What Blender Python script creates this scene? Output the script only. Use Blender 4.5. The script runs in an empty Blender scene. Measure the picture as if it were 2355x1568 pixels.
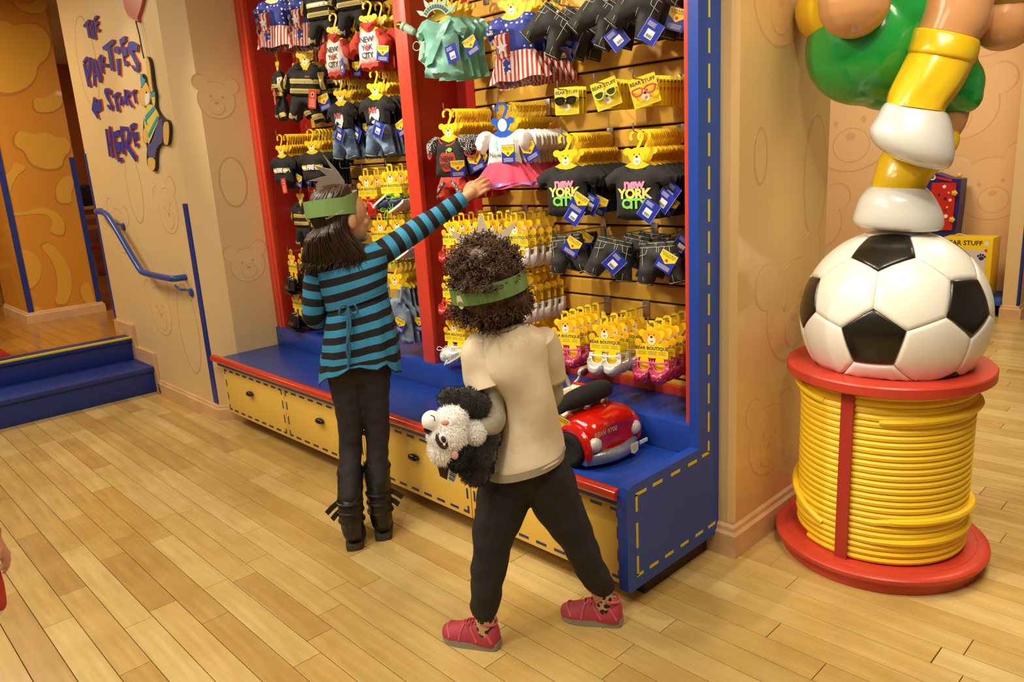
import bpy, bmesh, math, random
from math import sin, cos, pi, radians, sqrt, atan2
from mathutils import Vector, Matrix, noise
from mathutils.geometry import delaunay_2d_cdt
random.seed(7)
S = bpy.context.scene
COL = S.collection
# ---------------------------------------------------------------- camera
RW = ((0.69839962, 0.71324262, -0.05935439), (0.12774624, -0.20582676, -0.97021453), (-0.70421508, 0.67001516, -0.23486339))
FOC = 1750.0
CAM = Vector((0, 0, 1.5))
cd = bpy.data.cameras.new('camera'); cam = bpy.data.objects.new('camera', cd); COL.objects.link(cam)
cd.sensor_fit = 'HORIZONTAL'; cd.sensor_width = 36; cd.lens = FOC * 36 / 2355; cd.clip_start = 0.02; cd.clip_end = 60
rx, ry, rz = [Vector(r) for r in RW]
cam.matrix_world = Matrix(((rx.x, -ry.x, -rz.x, 0), (rx.y, -ry.y, -rz.y, 0), (rx.z, -ry.z, -rz.z, 1.5), (0, 0, 0, 1)))
S.camera = cam
# ---------------------------------------------------------------- world, exposure
S.view_settings.view_transform = 'Standard'; S.view_settings.look = 'None'; S.view_settings.gamma = 1
S.view_settings.use_curve_mapping = False; S.view_settings.exposure = -0.07
W = bpy.data.worlds.new('world'); S.world = W; W.use_nodes = True
W.node_tree.nodes['Background'].inputs[0].default_value = (1.0, 0.88, 0.70, 1)
W.node_tree.nodes['Background'].inputs[1].default_value = 0.20
# ---------------------------------------------------------------- shop lamps under the ceiling (warm) and added fill lamps
def lamp_area(name, loc, size, power, col=(1, .90, .72), target=None):
    l = bpy.data.lights.new(name, 'AREA'); l.shape = 'DISK'; l.size = size; l.energy = power; l.color = col
    o = bpy.data.objects.new(name, l); COL.objects.link(o); o.location = loc
    d = (Vector(target) - Vector(loc)) if target else Vector((0, 0, -1))
    o.rotation_euler = d.to_track_quat('-Z', 'Y').to_euler()
    return o
def lamp_spot(name, loc, target, power, ang=50, blend=.5, size=.05, col=(1, .90, .72)):
    l = bpy.data.lights.new(name, 'SPOT'); l.energy = power; l.color = col; l.spot_size = radians(ang); l.spot_blend = blend; l.shadow_soft_size = size
    o = bpy.data.objects.new(name, l); COL.objects.link(o); o.location = loc
    o.rotation_euler = (Vector(target) - Vector(loc)).to_track_quat('-Z', 'Y').to_euler()
    return o
lamp_area('ceiling_or_fill_light', (-2.6, .2, 2.95), 1.2, 48)
lamp_area('ceiling_or_fill_light', (-1.6, -1.6, 2.95), 1.6, 62)  # added fill behind the camera, lights the drawer fronts; no real fitting
lamp_area('ceiling_or_fill_light', (-.2, 1.6, 2.95), 1.2, 40)
lamp_area('ceiling_or_fill_light', (-.6, 4.4, 2.95), 1.2, 60)
lamp_area('ceiling_or_fill_light', (-2.6, 5.9, 2.95), .8, 48, (1, .86, .66))
lamp_area('ceiling_or_fill_light', (-5.0, .1, 2.95), .8, 26)
lamp_area('ceiling_or_fill_light', (-6.6, .5, 2.95), .7, 44, (1, .80, .5))  # extra lamp added to brighten the orange pillar and the left side
lamp_area('ceiling_or_fill_light', (-9.6, -.6, 2.95), .6, 22, (1, .7, .4))
lamp_area('ceiling_or_fill_light', (-9.6, 3.6, 2.9), .6, 8, (1, .6, .3))
lamp_spot('track_spotlight', (-3.2, .75, 2.9), (-2.2, 2.45, 1.45), 150, 62)
lamp_spot('track_spotlight', (-4.2, .75, 2.9), (-3.6, 2.45, 1.5), 130, 60)
lamp_spot('track_spotlight', (-2.0, .8, 2.9), (-1.8, 2.45, 1.0), 110, 60)
lamp_spot('track_spotlight', (-4.9, .95, 2.9), (-5.1, 1.81, 2.0), 22, 40, .9)
lamp_spot('track_spotlight', (-.3, 1.2, 2.9), (-.95, 2.75, 1.2), 48, 50)
lamp_spot('track_spotlight', (-1.5, .3, 2.9), (-1.4, 1.5, .7), 60, 70)

# ---------------------------------------------------------------- pixel helpers: a point of the photograph on a known plane of the room
def ray(px, py):
    a, b = px - 1177.5, py - 784
    return Vector([RW[0][i] * a + RW[1][i] * b + RW[2][i] * FOC for i in range(3)])
def P(px, py, ax, val):
    r = ray(px, py); i = 'XYZ'.index(ax)
    return CAM + r * ((val - CAM[i]) / r[i])
def PD(px, py, B, off=0.0):                       # on the upright plane through B that faces the camera, `off` metres further back
    n = Vector((B[0], B[1], 0)); L = n.length; n.normalize(); r = ray(px, py)
    return CAM + r * ((L + off) / n.dot(r))
def pix(v):
    d = Vector(v) - CAM
    q = [sum(RW[k][i] * d[i] for i in range(3)) for k in range(3)]
    if q[2] < .05: return None
    return 1177.5 + FOC * q[0] / q[2], 784 + FOC * q[1] / q[2], q[2]
# ---------------------------------------------------------------- materials
def lin(c):
    if isinstance(c, str):
        c = [int(c[i:i + 2], 16) / 255 for i in (0, 2, 4)]
    return tuple(x / 12.92 if x <= .04045 else ((x + .055) / 1.055) ** 2.4 for x in c[:3]) + (1,)
MATS = {}
class NT:
    def __init__(s, m): s.t = m.node_tree; s.n = s.t.nodes; s.l = s.t.links; s.b = s.n['Principled BSDF']
    def node(s, typ, **kw):
        n = s.n.new('ShaderNode' + typ)
        for k, v in kw.items():
            if k.startswith('i_'):
                k = k[2:]; k = int(k) if k.isdigit() else k.replace('_', ' ')
                n.inputs[k].default_value = v
            else: setattr(n, k, v)
        return n
    def link(s, a, b): s.l.new(a, b)
    def coord(s, kind='Object', scale=None):
        t = s.node('TexCoord'); o = t.outputs[kind]
        if scale is not None:
            mp = s.node('Mapping'); mp.inputs['Scale'].default_value = scale if hasattr(scale, '__len__') else (scale,) * 3
            s.link(o, mp.inputs[0]); o = mp.outputs[0]
        return o
    def mix(s, fac, a, b, blend='MIX'):
        m = s.node('Mix', data_type='RGBA', blend_type=blend)
        for i, v in ((0, fac), (6, a), (7, b)):
            if hasattr(v, 'is_linked'): s.link(v, m.inputs[i])
            elif i == 0: m.inputs[0].default_value = v
            else: m.inputs[i].default_value = v
        return m.outputs[2]
    def ramp(s, src, stops, interp='LINEAR'):
        r = s.node('ValToRGB'); r.color_ramp.interpolation = interp; e = r.color_ramp.elements
        while len(e) < len(stops): e.new(.5)
        for x, (p, c) in zip(e, stops): x.position = p; x.color = c if len(c) == 4 else lin(c)
        s.link(src, r.inputs[0]); return r.outputs[0]
    def bump(s, src, dist=.002, strength=.5):
        b = s.node('Bump'); b.inputs['Strength'].default_value = strength; b.inputs['Distance'].default_value = dist
        s.link(src, b.inputs['Height']); s.link(b.outputs[0], s.b.inputs['Normal'])
def mat(name, col, rough=.5, var=0.0, scale=8.0, bump=0.0, bscale=60.0, metal=0.0, coat=0.0, spec=.5, sheen=0.0, rnd=0.0, **kw):
    if name in MATS: return MATS[name]
    m = bpy.data.materials.new(name); m.use_nodes = True; MATS[name] = m
    t = NT(m); b = t.b
    c = lin(col); b.inputs['Base Color'].default_value = c; b.inputs['Roughness'].default_value = rough
    b.inputs['Metallic'].default_value = metal; b.inputs['Coat Weight'].default_value = coat; b.inputs['Specular IOR Level'].default_value = spec
    b.inputs['Sheen Weight'].default_value = sheen
    for k, v in kw.items(): b.inputs[k.replace('_', ' ')].default_value = v
    src = None
    if var:
        nz = t.node('TexNoise', i_Scale=scale, i_Detail=4.0); t.link(t.coord(), nz.inputs['Vector'])
        dk = tuple(x * (1 - var) for x in c[:3]) + (1,); lt = tuple(min(1, x * (1 + var)) for x in c[:3]) + (1,)
        src = t.ramp(nz.outputs['Fac'], [(.3, dk), (.7, lt)])
    if rnd:
        oi = t.node('ObjectInfo'); r = t.ramp(oi.outputs['Random'], [(0, tuple(x * (1 - rnd) for x in c[:3]) + (1,)), (1, tuple(min(1, x * (1 + rnd)) for x in c[:3]) + (1,))])
        src = r if src is None else t.mix(.5, src, r)
    if src is not None: t.link(src, b.inputs['Base Color'])
    if bump:
        n2 = t.node('TexNoise', i_Scale=bscale, i_Detail=3.0); t.link(t.coord(), n2.inputs['Vector']); t.bump(n2.outputs['Fac'], bump, .6)
    return m
# ---------------------------------------------------------------- mesh builder
class MB:
    def __init__(s): s.v = []; s.f = []; s.m = []; s.uv = {}; s.cur = 0
    def add(s, vs, fs, uvs=None):
        o = len(s.v); s.v += [Vector(p) for p in vs]
        for k, f in enumerate(fs):
            if uvs: s.uv[len(s.f)] = uvs[k]
            s.f.append([i + o for i in f]); s.m.append(s.cur)
        return s
    def mat(s, i): s.cur = i; return s
    def box(s, x0, x1, y0, y1, z0, z1, ch=0.0):
        if ch <= 0:
            vs = [(x, y, z) for z in (z0, z1) for y in (y0, y1) for x in (x0, x1)]
            return s.add(vs, [(0, 2, 3, 1), (4, 5, 7, 6), (0, 1, 5, 4), (2, 6, 7, 3), (0, 4, 6, 2), (1, 3, 7, 5)])
        bm = bmesh.new(); bmesh.ops.create_cube(bm, size=1)
        for v in bm.verts: v.co = ((x0 + x1) / 2 + v.co.x * (x1 - x0), (y0 + y1) / 2 + v.co.y * (y1 - y0), (z0 + z1) / 2 + v.co.z * (z1 - z0))
        bmesh.ops.bevel(bm, geom=bm.edges[:], offset=ch, segments=2, profile=.5, affect='EDGES')
        return s.bm(bm)
    def bm(s, bm, M=None):
        bm.verts.index_update()
        s.add([M @ v.co if M else v.co.copy() for v in bm.verts], [[v.index for v in f.verts] for f in bm.faces]); bm.free(); return s
    def prism(s, poly, fn, d0=0.0, d1=1.0):
        """2D outline poly, fn(u, v, d) -> 3D point"""
        n = len(poly)
        if sum(poly[i][0] * poly[(i + 1) % n][1] - poly[(i + 1) % n][0] * poly[i][1] for i in range(n)) < 0: poly = poly[::-1]
        vs = [fn(u, v, d0) for u, v in poly] + [fn(u, v, d1) for u, v in poly]
        r = delaunay_2d_cdt([Vector(p) for p in poly], [], [list(range(n))], 1, 1e-7)
        tris = [[t for t in f] for f in r[2]]
        om = [x[0] if x else 0 for x in r[3]]
        tris = [[om[i] for i in f] for f in tris]
        fs = [tuple(reversed(f)) for f in tris] + [tuple(i + n for i in f) for f in tris]
        fs += [(i, (i + 1) % n, (i + 1) % n + n, i + n) for i in range(n)]
        return s.add(vs, fs)
    def tube(s, pts, r, n=8, caps=True, closed=False):
        pts = [Vector(p) for p in pts]; k = len(pts)
        rs = r if hasattr(r, '__len__') else [r] * k
        up = None; rings = []
        for i, p in enumerate(pts):
            a = pts[i - 1] if (i or closed) else p; b = pts[(i + 1) % k] if (i < k - 1 or closed) else p
            t = (b - a).normalized() if (b - a).length > 1e-9 else Vector((0, 0, 1))
            if up is None:
                up = Vector((0, 0, 1)) if abs(t.z) < .9 else Vector((1, 0, 0))
            up = (up - t * up.dot(t))
            up = up.normalized() if up.length > 1e-6 else t.orthogonal().normalized()
            sd = t.cross(up)
            rings.append([p + (up * cos(2 * pi * j / n) + sd * sin(2 * pi * j / n)) * rs[i] for j in range(n)])
        return s.rings(rings, caps, closed)
    def rings(s, rings, caps=True, closed=False, uvv=None):
        n = len(rings[0]); k = len(rings); vs = [p for r in rings for p in r]; fs = []; uvs = []
        for i in range(k if closed else k - 1):
            a = i * n; b = ((i + 1) % k) * n
            for j in range(n):
                j2 = (j + 1) % n
                fs.append((a + j, a + j2, b + j2, b + j))
                if uvv: uvs.append(((j / n, uvv[i]), ((j + 1) / n, uvv[i]), ((j + 1) / n, uvv[i + 1]), (j / n, uvv[i + 1])))
        if caps and not closed:
            fs.append(tuple(range(n))[::-1]); fs.append(tuple(range((k - 1) * n, k * n)))
            if uvv: uvs += [[(0, uvv[0])] * n, [(0, uvv[-1])] * n]
        return s.add(vs, fs, uvs if uvv else None)
    def lathe(s, prof, c=(0, 0, 0), n=32, M=None):
        c = Vector(c); rings = []
        for r, z in prof:
            ring = [Vector((r * cos(2 * pi * j / n), r * sin(2 * pi * j / n), z)) for j in range(n)]
            rings.append([(M @ p if M else p) + c for p in ring])
        return s.rings(rings)
    def ell(s, c, r, n=16, k=10, M=None, fn=None):
        c = Vector(c); r = (r, r, r) if not hasattr(r, '__len__') else r; rings = []
        for i in range(k + 1):
            t = pi * (.02 + .96 * i / k); ring = []
            for j in range(n):
                u = 2 * pi * j / n; p = Vector((sin(t) * cos(u), sin(t) * sin(u), -cos(t)))
                if fn: p = fn(p)
                p = Vector((p.x * r[0], p.y * r[1], p.z * r[2]))
                ring.append(c + (M @ p if M else p))
            rings.append(ring)
        return s.rings(rings)
    def pillow(s, poly, thick, fn, grid=.012, bulge=1.0, wr=0.0, wscale=30.0, seed=0, edge=.0, hf=None):
        """soft closed shape over a 2D outline: fn(u, v, d) -> 3D, d = + front / - back"""
        n = len(poly); N = []
        if sum(poly[i][0] * poly[(i + 1) % n][1] - poly[(i + 1) % n][0] * poly[i][1] for i in range(n)) < 0: poly = poly[::-1]
        # refine the outline
        out = []
        for i in range(n):
            a = Vector(poly[i]); b = Vector(poly[(i + 1) % n]); k = max(1, int((b - a).length / grid))
            out += [a.lerp(b, j / k) for j in range(k)]
        H = HF(out, thick, bulge, edge)
        us = [p.x for p in out]; vs_ = [p.y for p in out]
        pts = list(out); u = min(us) + grid * .5; row = 0
        while u < max(us):
            v = min(vs_) + grid * (.5 if row % 2 else .25)
            while v < max(vs_):
                q = Vector((u, v))
                if inside(q, out) and dist_poly(q, out) > grid * .45: pts.append(q)
                v += grid
            u += grid * .87; row += 1
        r = delaunay_2d_cdt(pts, [], [list(range(len(out)))], 1, 1e-7)
        V, F = r[0], r[2]; nb = len(out)
        ob = [bool(x) and min(x) < nb for x in r[3]]
        def hh(q): 
            h = H(q)
            if wr: h += wr * noise.noise(Vector((q.x * wscale + seed, q.y * wscale, seed * 1.7))) * min(1, h / thick * 3)
            return h
        front = [fn(q.x, q.y, edge + hh(q)) if not o else fn(q.x, q.y, edge) for q, o in zip(V, ob)]
        back = [fn(q.x, q.y, -edge - hh(q)) if not o else fn(q.x, q.y, -edge) for q, o in zip(V, ob)]
        m = len(V); fs = [tuple(f) for f in F] + [tuple(i + m for i in reversed(f)) for f in F]
        if edge:
            bd = [i for i in range(m) if ob[i]]
            order = {}
            for i, x in enumerate(r[3]):
                for k in x:
                    if k < nb: order[k] = i
            fs += [(order[i], order[(i + 1) % nb], order[(i + 1) % nb] + m, order[i] + m) for i in range(nb) if i in order and (i + 1) % nb in order]
            s.add(front + back, fs)
        else:
            # weld rim
            idx = list(range(m)) + [i if ob[i] else i + m for i in range(m)]
            s.add(front + back, [tuple(idx[i] for i in f) for f in fs])
        s.H = H
        return s
    def decal(s, poly, H, fn, off=.0012, grid=.012, base=0.0):
        """thin piece lying on the front of a pillow whose height function is H"""
        n = len(poly)
        if sum(poly[i][0] * poly[(i + 1) % n][1] - poly[(i + 1) % n][0] * poly[i][1] for i in range(n)) < 0: poly = poly[::-1]
        out = []
        for i in range(n):
            a = Vector(poly[i]); b = Vector(poly[(i + 1) % n]); k = max(1, int((b - a).length / grid))
            out += [a.lerp(b, j / k) for j in range(k)]
        pts = list(out); xs = [p.x for p in out]; ys = [p.y for p in out]; u = min(xs) + grid / 2
        while u < max(xs):
            v = min(ys) + grid / 2
            while v < max(ys):
                q = Vector((u, v))
                if inside(q, out) and dist_poly(q, out) > grid * .4: pts.append(q)
                v += grid
            u += grid
        r = delaunay_2d_cdt(pts, [], [list(range(len(out)))], 1, 1e-7)
        V = r[0]; m = len(V)
        s.add([fn(q.x, q.y, base + H(q) + off) for q in V] + [fn(q.x, q.y, base + H(q) - .0005) for q in V], [tuple(f) for f in r[2]] + [tuple(i + m for i in reversed(f)) for f in r[2]])
        return s
    def mesh(s, name, mats, origin=Vector((0, 0, 0)), smooth=True, ang=35):
        me = bpy.data.meshes.new(name)
        me.from_pydata([tuple(p - origin) for p in s.v], [], s.f)
        for m in (mats if isinstance(mats, (list, tuple)) else [mats]): me.materials.append(m)
        me.polygons.foreach_set('material_index', s.m)
        if s.uv:
            ul = me.uv_layers.new(name='UVMap').data
            for p in me.polygons:
                u = s.uv.get(p.index)
                if u:
                    for k, li in enumerate(p.loop_indices): ul[li].uv = u[k]
        if smooth:
            me.polygons.foreach_set('use_smooth', [True] * len(me.polygons))
            me.set_sharp_from_angle(angle=radians(ang))
        me.update(); return me
    def build(s, name, mats, parent=None, smooth=True, ang=35, local=False):
        return link(name, s.mesh(name, mats, Vector((0, 0, 0)) if (local or not parent) else wloc(parent), smooth, ang), parent)
def inside(q, poly):
    c = False; n = len(poly); j = n - 1
    for i in range(n):
        a, b = poly[i], poly[j]
        if (a[1] > q[1]) != (b[1] > q[1]) and q[0] < (b[0] - a[0]) * (q[1] - a[1]) / (b[1] - a[1]) + a[0]: c = not c
        j = i
    return c
def dist_poly(q, poly):
    d = 1e9; n = len(poly); x, y = q
    for i in range(n):
        ax, ay = poly[i]; bx, by = poly[(i + 1) % n]; dx, dy = bx - ax, by - ay; L = dx * dx + dy * dy
        t = max(0, min(1, ((x - ax) * dx + (y - ay) * dy) / L)) if L else 0
        e = (x - ax - t * dx) ** 2 + (y - ay - t * dy) ** 2
        if e < d: d = e
    return sqrt(d)
def HF(out, thick, bulge=1.0, edge=0.0):
    xs = [p[0] for p in out]; ys = [p[1] for p in out]
    w = min(max(xs) - min(xs), max(ys) - min(ys)) * .28 * bulge
    cache = {}
    def H(q):
        k = (round(q[0], 5), round(q[1], 5))
        if k not in cache:
            if not inside(q, out): cache[k] = 0.0
            else:
                t = min(1, dist_poly(q, out) / w); cache[k] = thick * sqrt(max(0, 1 - (1 - t) ** 2))
        return cache[k]
    return H
def wloc(o):
    v = Vector((0, 0, 0))
    while o: v = v + o.location; o = o.parent
    return v
def link(name, data, parent=None):
    o = bpy.data.objects.new(name, data); COL.objects.link(o)
    if parent: o.parent = parent
    return o
def thing(name, label, cat, loc=(0, 0, 0), rot=(0, 0, 0), group=None):
    o = link(name, None); o.empty_display_size = .05; o.location = loc; o.rotation_euler = rot
    return tag(o, label, cat, group)
def tag(o, label, cat, group=None):
    o['label'] = label; o['category'] = cat
    if group: o['group'] = group
    return o
def struct(o, label=None, cat=None):
    o['kind'] = 'structure'
    if label: o['label'] = label
    if cat: o['category'] = cat
    return o
def dup(root, loc=None, rot=None, label=None, group=None, skip=()):
    r = root.copy(); COL.objects.link(r)
    if loc is not None: r.location = loc
    if rot is not None: r.rotation_euler = rot
    if label: r['label'] = label
    if group: r['group'] = group
    for ch in root.children:
        if ch.name.split('.')[0] in skip: continue
        c = ch.copy(); COL.objects.link(c); c.parent = r
        for g in ch.children:
            d = g.copy(); COL.objects.link(d); d.parent = c
    return r
def text_mesh(body, size, mb, fn, align='CENTER', bold=0.0, shear=0.0, depth=.0006, space=1.0, line=.9):
    """flat lettering: adds filled glyphs to mb through fn(u, v, d)"""
    cu = bpy.data.curves.new('lettering', 'FONT'); cu.body = body; cu.size = size; cu.align_x = align; cu.align_y = 'CENTER'
    cu.offset = bold; cu.shear = shear; cu.space_character = space; cu.space_line = line; cu.resolution_u = 2
    o = bpy.data.objects.new('lettering', cu); COL.objects.link(o)
    dg = bpy.context.evaluated_depsgraph_get(); me = bpy.data.meshes.new_from_object(o.evaluated_get(dg))
    mb.add([fn(v.co.x, v.co.y, depth) for v in me.vertices], [tuple(p.vertices) for p in me.polygons])
    bpy.data.objects.remove(o); bpy.data.curves.remove(cu); bpy.data.meshes.remove(me)
    return mb
def arc(cx, cy, r, a0, a1, n=10, ry=None):
    ry = r if ry is None else ry
    return [(cx + r * cos(radians(a0 + (a1 - a0) * i / n)), cy + ry * sin(radians(a0 + (a1 - a0) * i / n))) for i in range(n + 1)]
def ribbon(pts, w):
    """2D path with a width -> outline"""
    L, Rr = [], []; n = len(pts); ws = w if hasattr(w, '__len__') else [w] * n
    for i, p in enumerate(pts):
        a = Vector(pts[max(0, i - 1)]); b = Vector(pts[min(n - 1, i + 1)]); t = (b - a).normalized(); nn = Vector((-t.y, t.x)) * ws[i] / 2
        L.append(tuple(Vector(p) + nn)); Rr.append(tuple(Vector(p) - nn))
    return L + Rr[::-1]
def smooth_closed(pts, it=2):
    for _ in range(it):
        n = len(pts); q = []
        for i in range(n):
            a = Vector(pts[i]); b = Vector(pts[(i + 1) % n]); q += [tuple(a.lerp(b, .25)), tuple(a.lerp(b, .75))]
        pts = q
    return pts
def smooth_open(pts, it=2):
    for _ in range(it):
        q = [tuple(pts[0])]
        for i in range(len(pts) - 1):
            a = Vector(pts[i]); b = Vector(pts[i + 1]); q += [tuple(a.lerp(b, .25)), tuple(a.lerp(b, .75))]
        pts = q + [tuple(pts[-1])]
    return pts
def catmull(pts, k=6):
    pts = [Vector(p) for p in pts]; out = []
    for i in range(len(pts) - 1):
        p0 = pts[max(0, i - 1)]; p1 = pts[i]; p2 = pts[i + 1]; p3 = pts[min(len(pts) - 1, i + 2)]
        for j in range(k):
            t = j / k
            out.append(.5 * ((2 * p1) + (p2 - p0) * t + (2 * p0 - 5 * p1 + 4 * p2 - p3) * t * t + (3 * p1 - p0 - 3 * p2 + p3) * t ** 3))
    out.append(pts[-1]); return out
XZ = lambda u, v, d: Vector((u, -d, v))            # upright local frame: front faces -Y
# ================================================================= materials of the room
def floor_mat(name, cols, along=0, rough=.22):
    m = bpy.data.materials.new(name); m.use_nodes = True; t = NT(m)
    oi = t.node('ObjectInfo'); base = t.ramp(oi.outputs['Random'], [(i / (len(cols) - 1), c) for i, c in enumerate(cols)])
    sc = (1.2, 14, 14) if along == 0 else (14, 1.2, 14)
    tc = t.node('TexCoord'); mp = t.node('Mapping'); mp.inputs['Scale'].default_value = sc; t.link(tc.outputs['Object'], mp.inputs[0])
    ad = t.node('VectorMath', operation='ADD'); t.link(mp.outputs[0], ad.inputs[0]); t.link(oi.outputs['Location'], ad.inputs[1])
    nz = t.node('TexNoise', i_Scale=2.2, i_Detail=6.0, i_Roughness=.6); t.link(ad.outputs[0], nz.inputs['Vector'])
    g = t.ramp(nz.outputs['Fac'], [(.3, (.80, .76, .66, 1)), (.7, (1.06, 1.05, 1.03, 1))])
    n2 = t.node('TexNoise', i_Scale=5.0, i_Detail=3.0); a2 = t.node('VectorMath', operation='ADD'); t.link(tc.outputs['Object'], a2.inputs[0]); t.link(oi.outputs['Location'], a2.inputs[1]); t.link(a2.outputs[0], n2.inputs['Vector'])
    g2 = t.ramp(n2.outputs['Fac'], [(.35, (.92, .88, .80, 1)), (.65, (1, 1, 1, 1))])
    c = t.mix(1.0, base, g, 'MULTIPLY'); c = t.mix(1.0, c, g2, 'MULTIPLY')
    t.link(c, t.b.inputs['Base Color'])
    t.b.inputs['Roughness'].default_value = rough * 1.2
    t.b.inputs['Coat Weight'].default_value = .25; t.b.inputs['Coat Roughness'].default_value = .12
    t.bump(nz.outputs['Fac'], .0003, .15)
    return m
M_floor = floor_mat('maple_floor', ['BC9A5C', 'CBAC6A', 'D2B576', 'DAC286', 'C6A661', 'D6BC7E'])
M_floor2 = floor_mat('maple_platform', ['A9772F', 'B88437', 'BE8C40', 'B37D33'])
M_seam = mat('floor_seam', '3A2410', .8)
M_wall = mat('wall_beige', 'E0C08A', .5, var=.05, scale=1.2, coat=.08, Coat_Roughness=.35)
M_wallR = mat('wall_laminate', 'D6B074', .22, var=.06, scale=1.6, bump=.01, bscale=1.3, coat=.5, Coat_Roughness=.08)
M_peach = mat('wall_peach', 'EBBE88', .45, var=.04, scale=1.0)
M_orange = mat('wall_orange', 'D28C2A', .35, var=.06, scale=1.5, coat=.2)
M_orangeL = mat('mural_light_orange', 'DCA338', .35, coat=.2)
M_orangeD = mat('mural_dark_orange', 'B97A2A', .4, coat=.2)
M_muralL = mat('mural_light', 'E6C791', .38, coat=.25)
M_muralD = mat('mural_line', 'CFA772', .4, coat=.25)
M_peachL = mat('mural_peach_light', 'EDC28E', .45)
M_peachD = mat('mural_peach_line', 'DDAE7A', .45)
M_base = mat('baseboard_wood', 'D3A878', .45, var=.12, scale=6)
M_blue = mat('paint_blue', '1C3E97', .33, var=.05, scale=3, bump=.0004, bscale=300)
M_blueS = mat('paint_blue_side', '22479C', .55, var=.08, scale=2.5, bump=.0004, bscale=300)
M_bstep = mat('step_blue', '172F80', .45, bump=.0006, bscale=220)
M_strip = mat('strip_blue', '1B2F86', .4)
M_red = mat('paint_red', 'CF3E28', .32, bump=.0002, bscale=300)
M_redD = mat('paint_red_panel', 'A8241A', .35, bump=.0002, bscale=300)
M_rail = mat('rail_red', 'CB3212', .16, coat=.4)
M_yel = mat('laminate_yellow', 'F0C556', .4, var=.02, scale=3)
M_slat = mat('slat_yellow', 'E0AE42', .4, var=.04, scale=4)
M_dash = mat('dash_navy', '2B3468', .45)
M_dashY = mat('dash_yellow', 'D6C21E', .45)
M_black = mat('black_plastic', '15120E', .22)
M_dark = mat('kick_dark', '2E1C10', .6)
M_groove = mat('groove_dark', '2C1808', .7)
M_ceil = mat('ceiling_paint', 'E9DFC8', .8)
M_chrome = mat('zinc_wire', 'B9B2A6', .28, metal=.9)
M_white = mat('white_plastic', 'E8E4DA', .35)
# ================================================================= floor
def plank_rows():
    rng = random.Random(11); w = .0975; out = []
    r0 = .697 - w * 8; k = 0
    while r0 + k * w < 7.3:
        y0 = r0 + k * w; ym = y0 + w / 2
        x0, x1 = (-5.65, .75) if ym < 1.95 else (-1.44, .95)
        if ym > 3.1: x0 = -2.6 - (ym - 3.1) * .3
        x = x0 - rng.uniform(0, .8)
        while x < x1:
            L = rng.choice((.55, .68, .8, .92, 1.05)); a, b = max(x, x0), min(x + L, x1)
            if b - a > .06: out.append((a, b, y0, y0 + w))
            x += L
        k += 1
    return out
floor = struct(MB().box(-13, 4, -3.5, 11, -.06, -.0105).build('floor', M_seam, smooth=False), 'pale maple strip floor with staggered end joints', 'floor')
rows = plank_rows(); sc = []
for a, b, y0, y1 in rows:
    q = [pix((x, y, 0)) for x in (a, (a + b) / 2, b) for y in (y0, y1)]
    q = [p for p in q if p]; vis = [p for p in q if -40 < p[0] < 2395 and -40 < p[1] < 1610]
    ar = (b - a) * (y1 - y0) / (min(p[2] for p in q) ** 2) if q and vis else 0
    sc.append(ar)
order = sorted(range(len(rows)), key=lambda i: -sc[i]); big = set(order[:296]); rest = MB(); cache = {}
for i, (a, b, y0, y1) in enumerate(rows):
    g = .0011
    if i in big and sc[i] > 0:
        L = round(b - a, 2)
        if L not in cache:
            cache[L] = MB().box(-(L / 2 - g), L / 2 - g, -(.0975 / 2 - g), .0975 / 2 - g, -.0104, 0, .0009).mesh('plank', M_floor, smooth=False)
        o = link('plank', cache[L], floor); o.location = ((a + b) / 2, (y0 + y1) / 2, 0)
    else: rest.box(a + g, b - g, y0 + g, y1 - g, -.0104, 0)
o = rest.build('plank_remainder', M_floor, floor, smooth=False); o['kind'] = 'stuff'
# ================================================================= raised floor and steps
ZP = .36
XE = -6.03
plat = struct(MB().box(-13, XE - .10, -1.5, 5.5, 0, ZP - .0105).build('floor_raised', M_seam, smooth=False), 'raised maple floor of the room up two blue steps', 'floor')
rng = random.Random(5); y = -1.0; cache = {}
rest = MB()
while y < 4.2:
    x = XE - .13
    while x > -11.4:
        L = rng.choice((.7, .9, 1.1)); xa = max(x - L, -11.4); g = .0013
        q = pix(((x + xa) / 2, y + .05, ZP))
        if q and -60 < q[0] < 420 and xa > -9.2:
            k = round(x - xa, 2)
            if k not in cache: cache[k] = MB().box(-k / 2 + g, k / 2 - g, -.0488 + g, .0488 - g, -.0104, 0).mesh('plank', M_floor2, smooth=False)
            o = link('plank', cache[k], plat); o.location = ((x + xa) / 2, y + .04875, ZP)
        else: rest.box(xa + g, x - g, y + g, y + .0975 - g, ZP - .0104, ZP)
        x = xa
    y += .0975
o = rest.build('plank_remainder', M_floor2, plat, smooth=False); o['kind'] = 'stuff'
st = thing('stair_steps', 'two blue painted steps with a yellow edge line up to the raised floor', 'steps', (-5.85, 1.0, 0))
st['kind'] = 'structure'
YS0, YS1 = -1.5, 1.80
MB().box(XE, -5.65, YS0, YS1, 0, .155, .004).build('riser', M_bstep, st)
MB().box(XE - .02, -5.625, YS0, YS1, .155, .19, .006).build('tread', M_bstep, st)
MB().box(XE - .10, XE, YS0, YS1, .19, .322, .004).build('riser', M_bstep, st)
MB().box(XE - .12, XE + .025, YS0, YS1, .322, ZP, .006).build('tread', M_bstep, st)
MB().box(XE - .008, XE + .0262, YS0, YS1, ZP - .011, ZP + .0016, .0008).build('edge_line', M_dashY, st)
m = MB()
for i in range(34):
    yy = YS0 + .05 + i * .097
    for j in range(5): m.box(-5.99 + j * .06, -5.955 + j * .06, yy, yy + .05, .1895, .1912)
m.build('grip_pattern', M_bstep, st, smooth=False)
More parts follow.
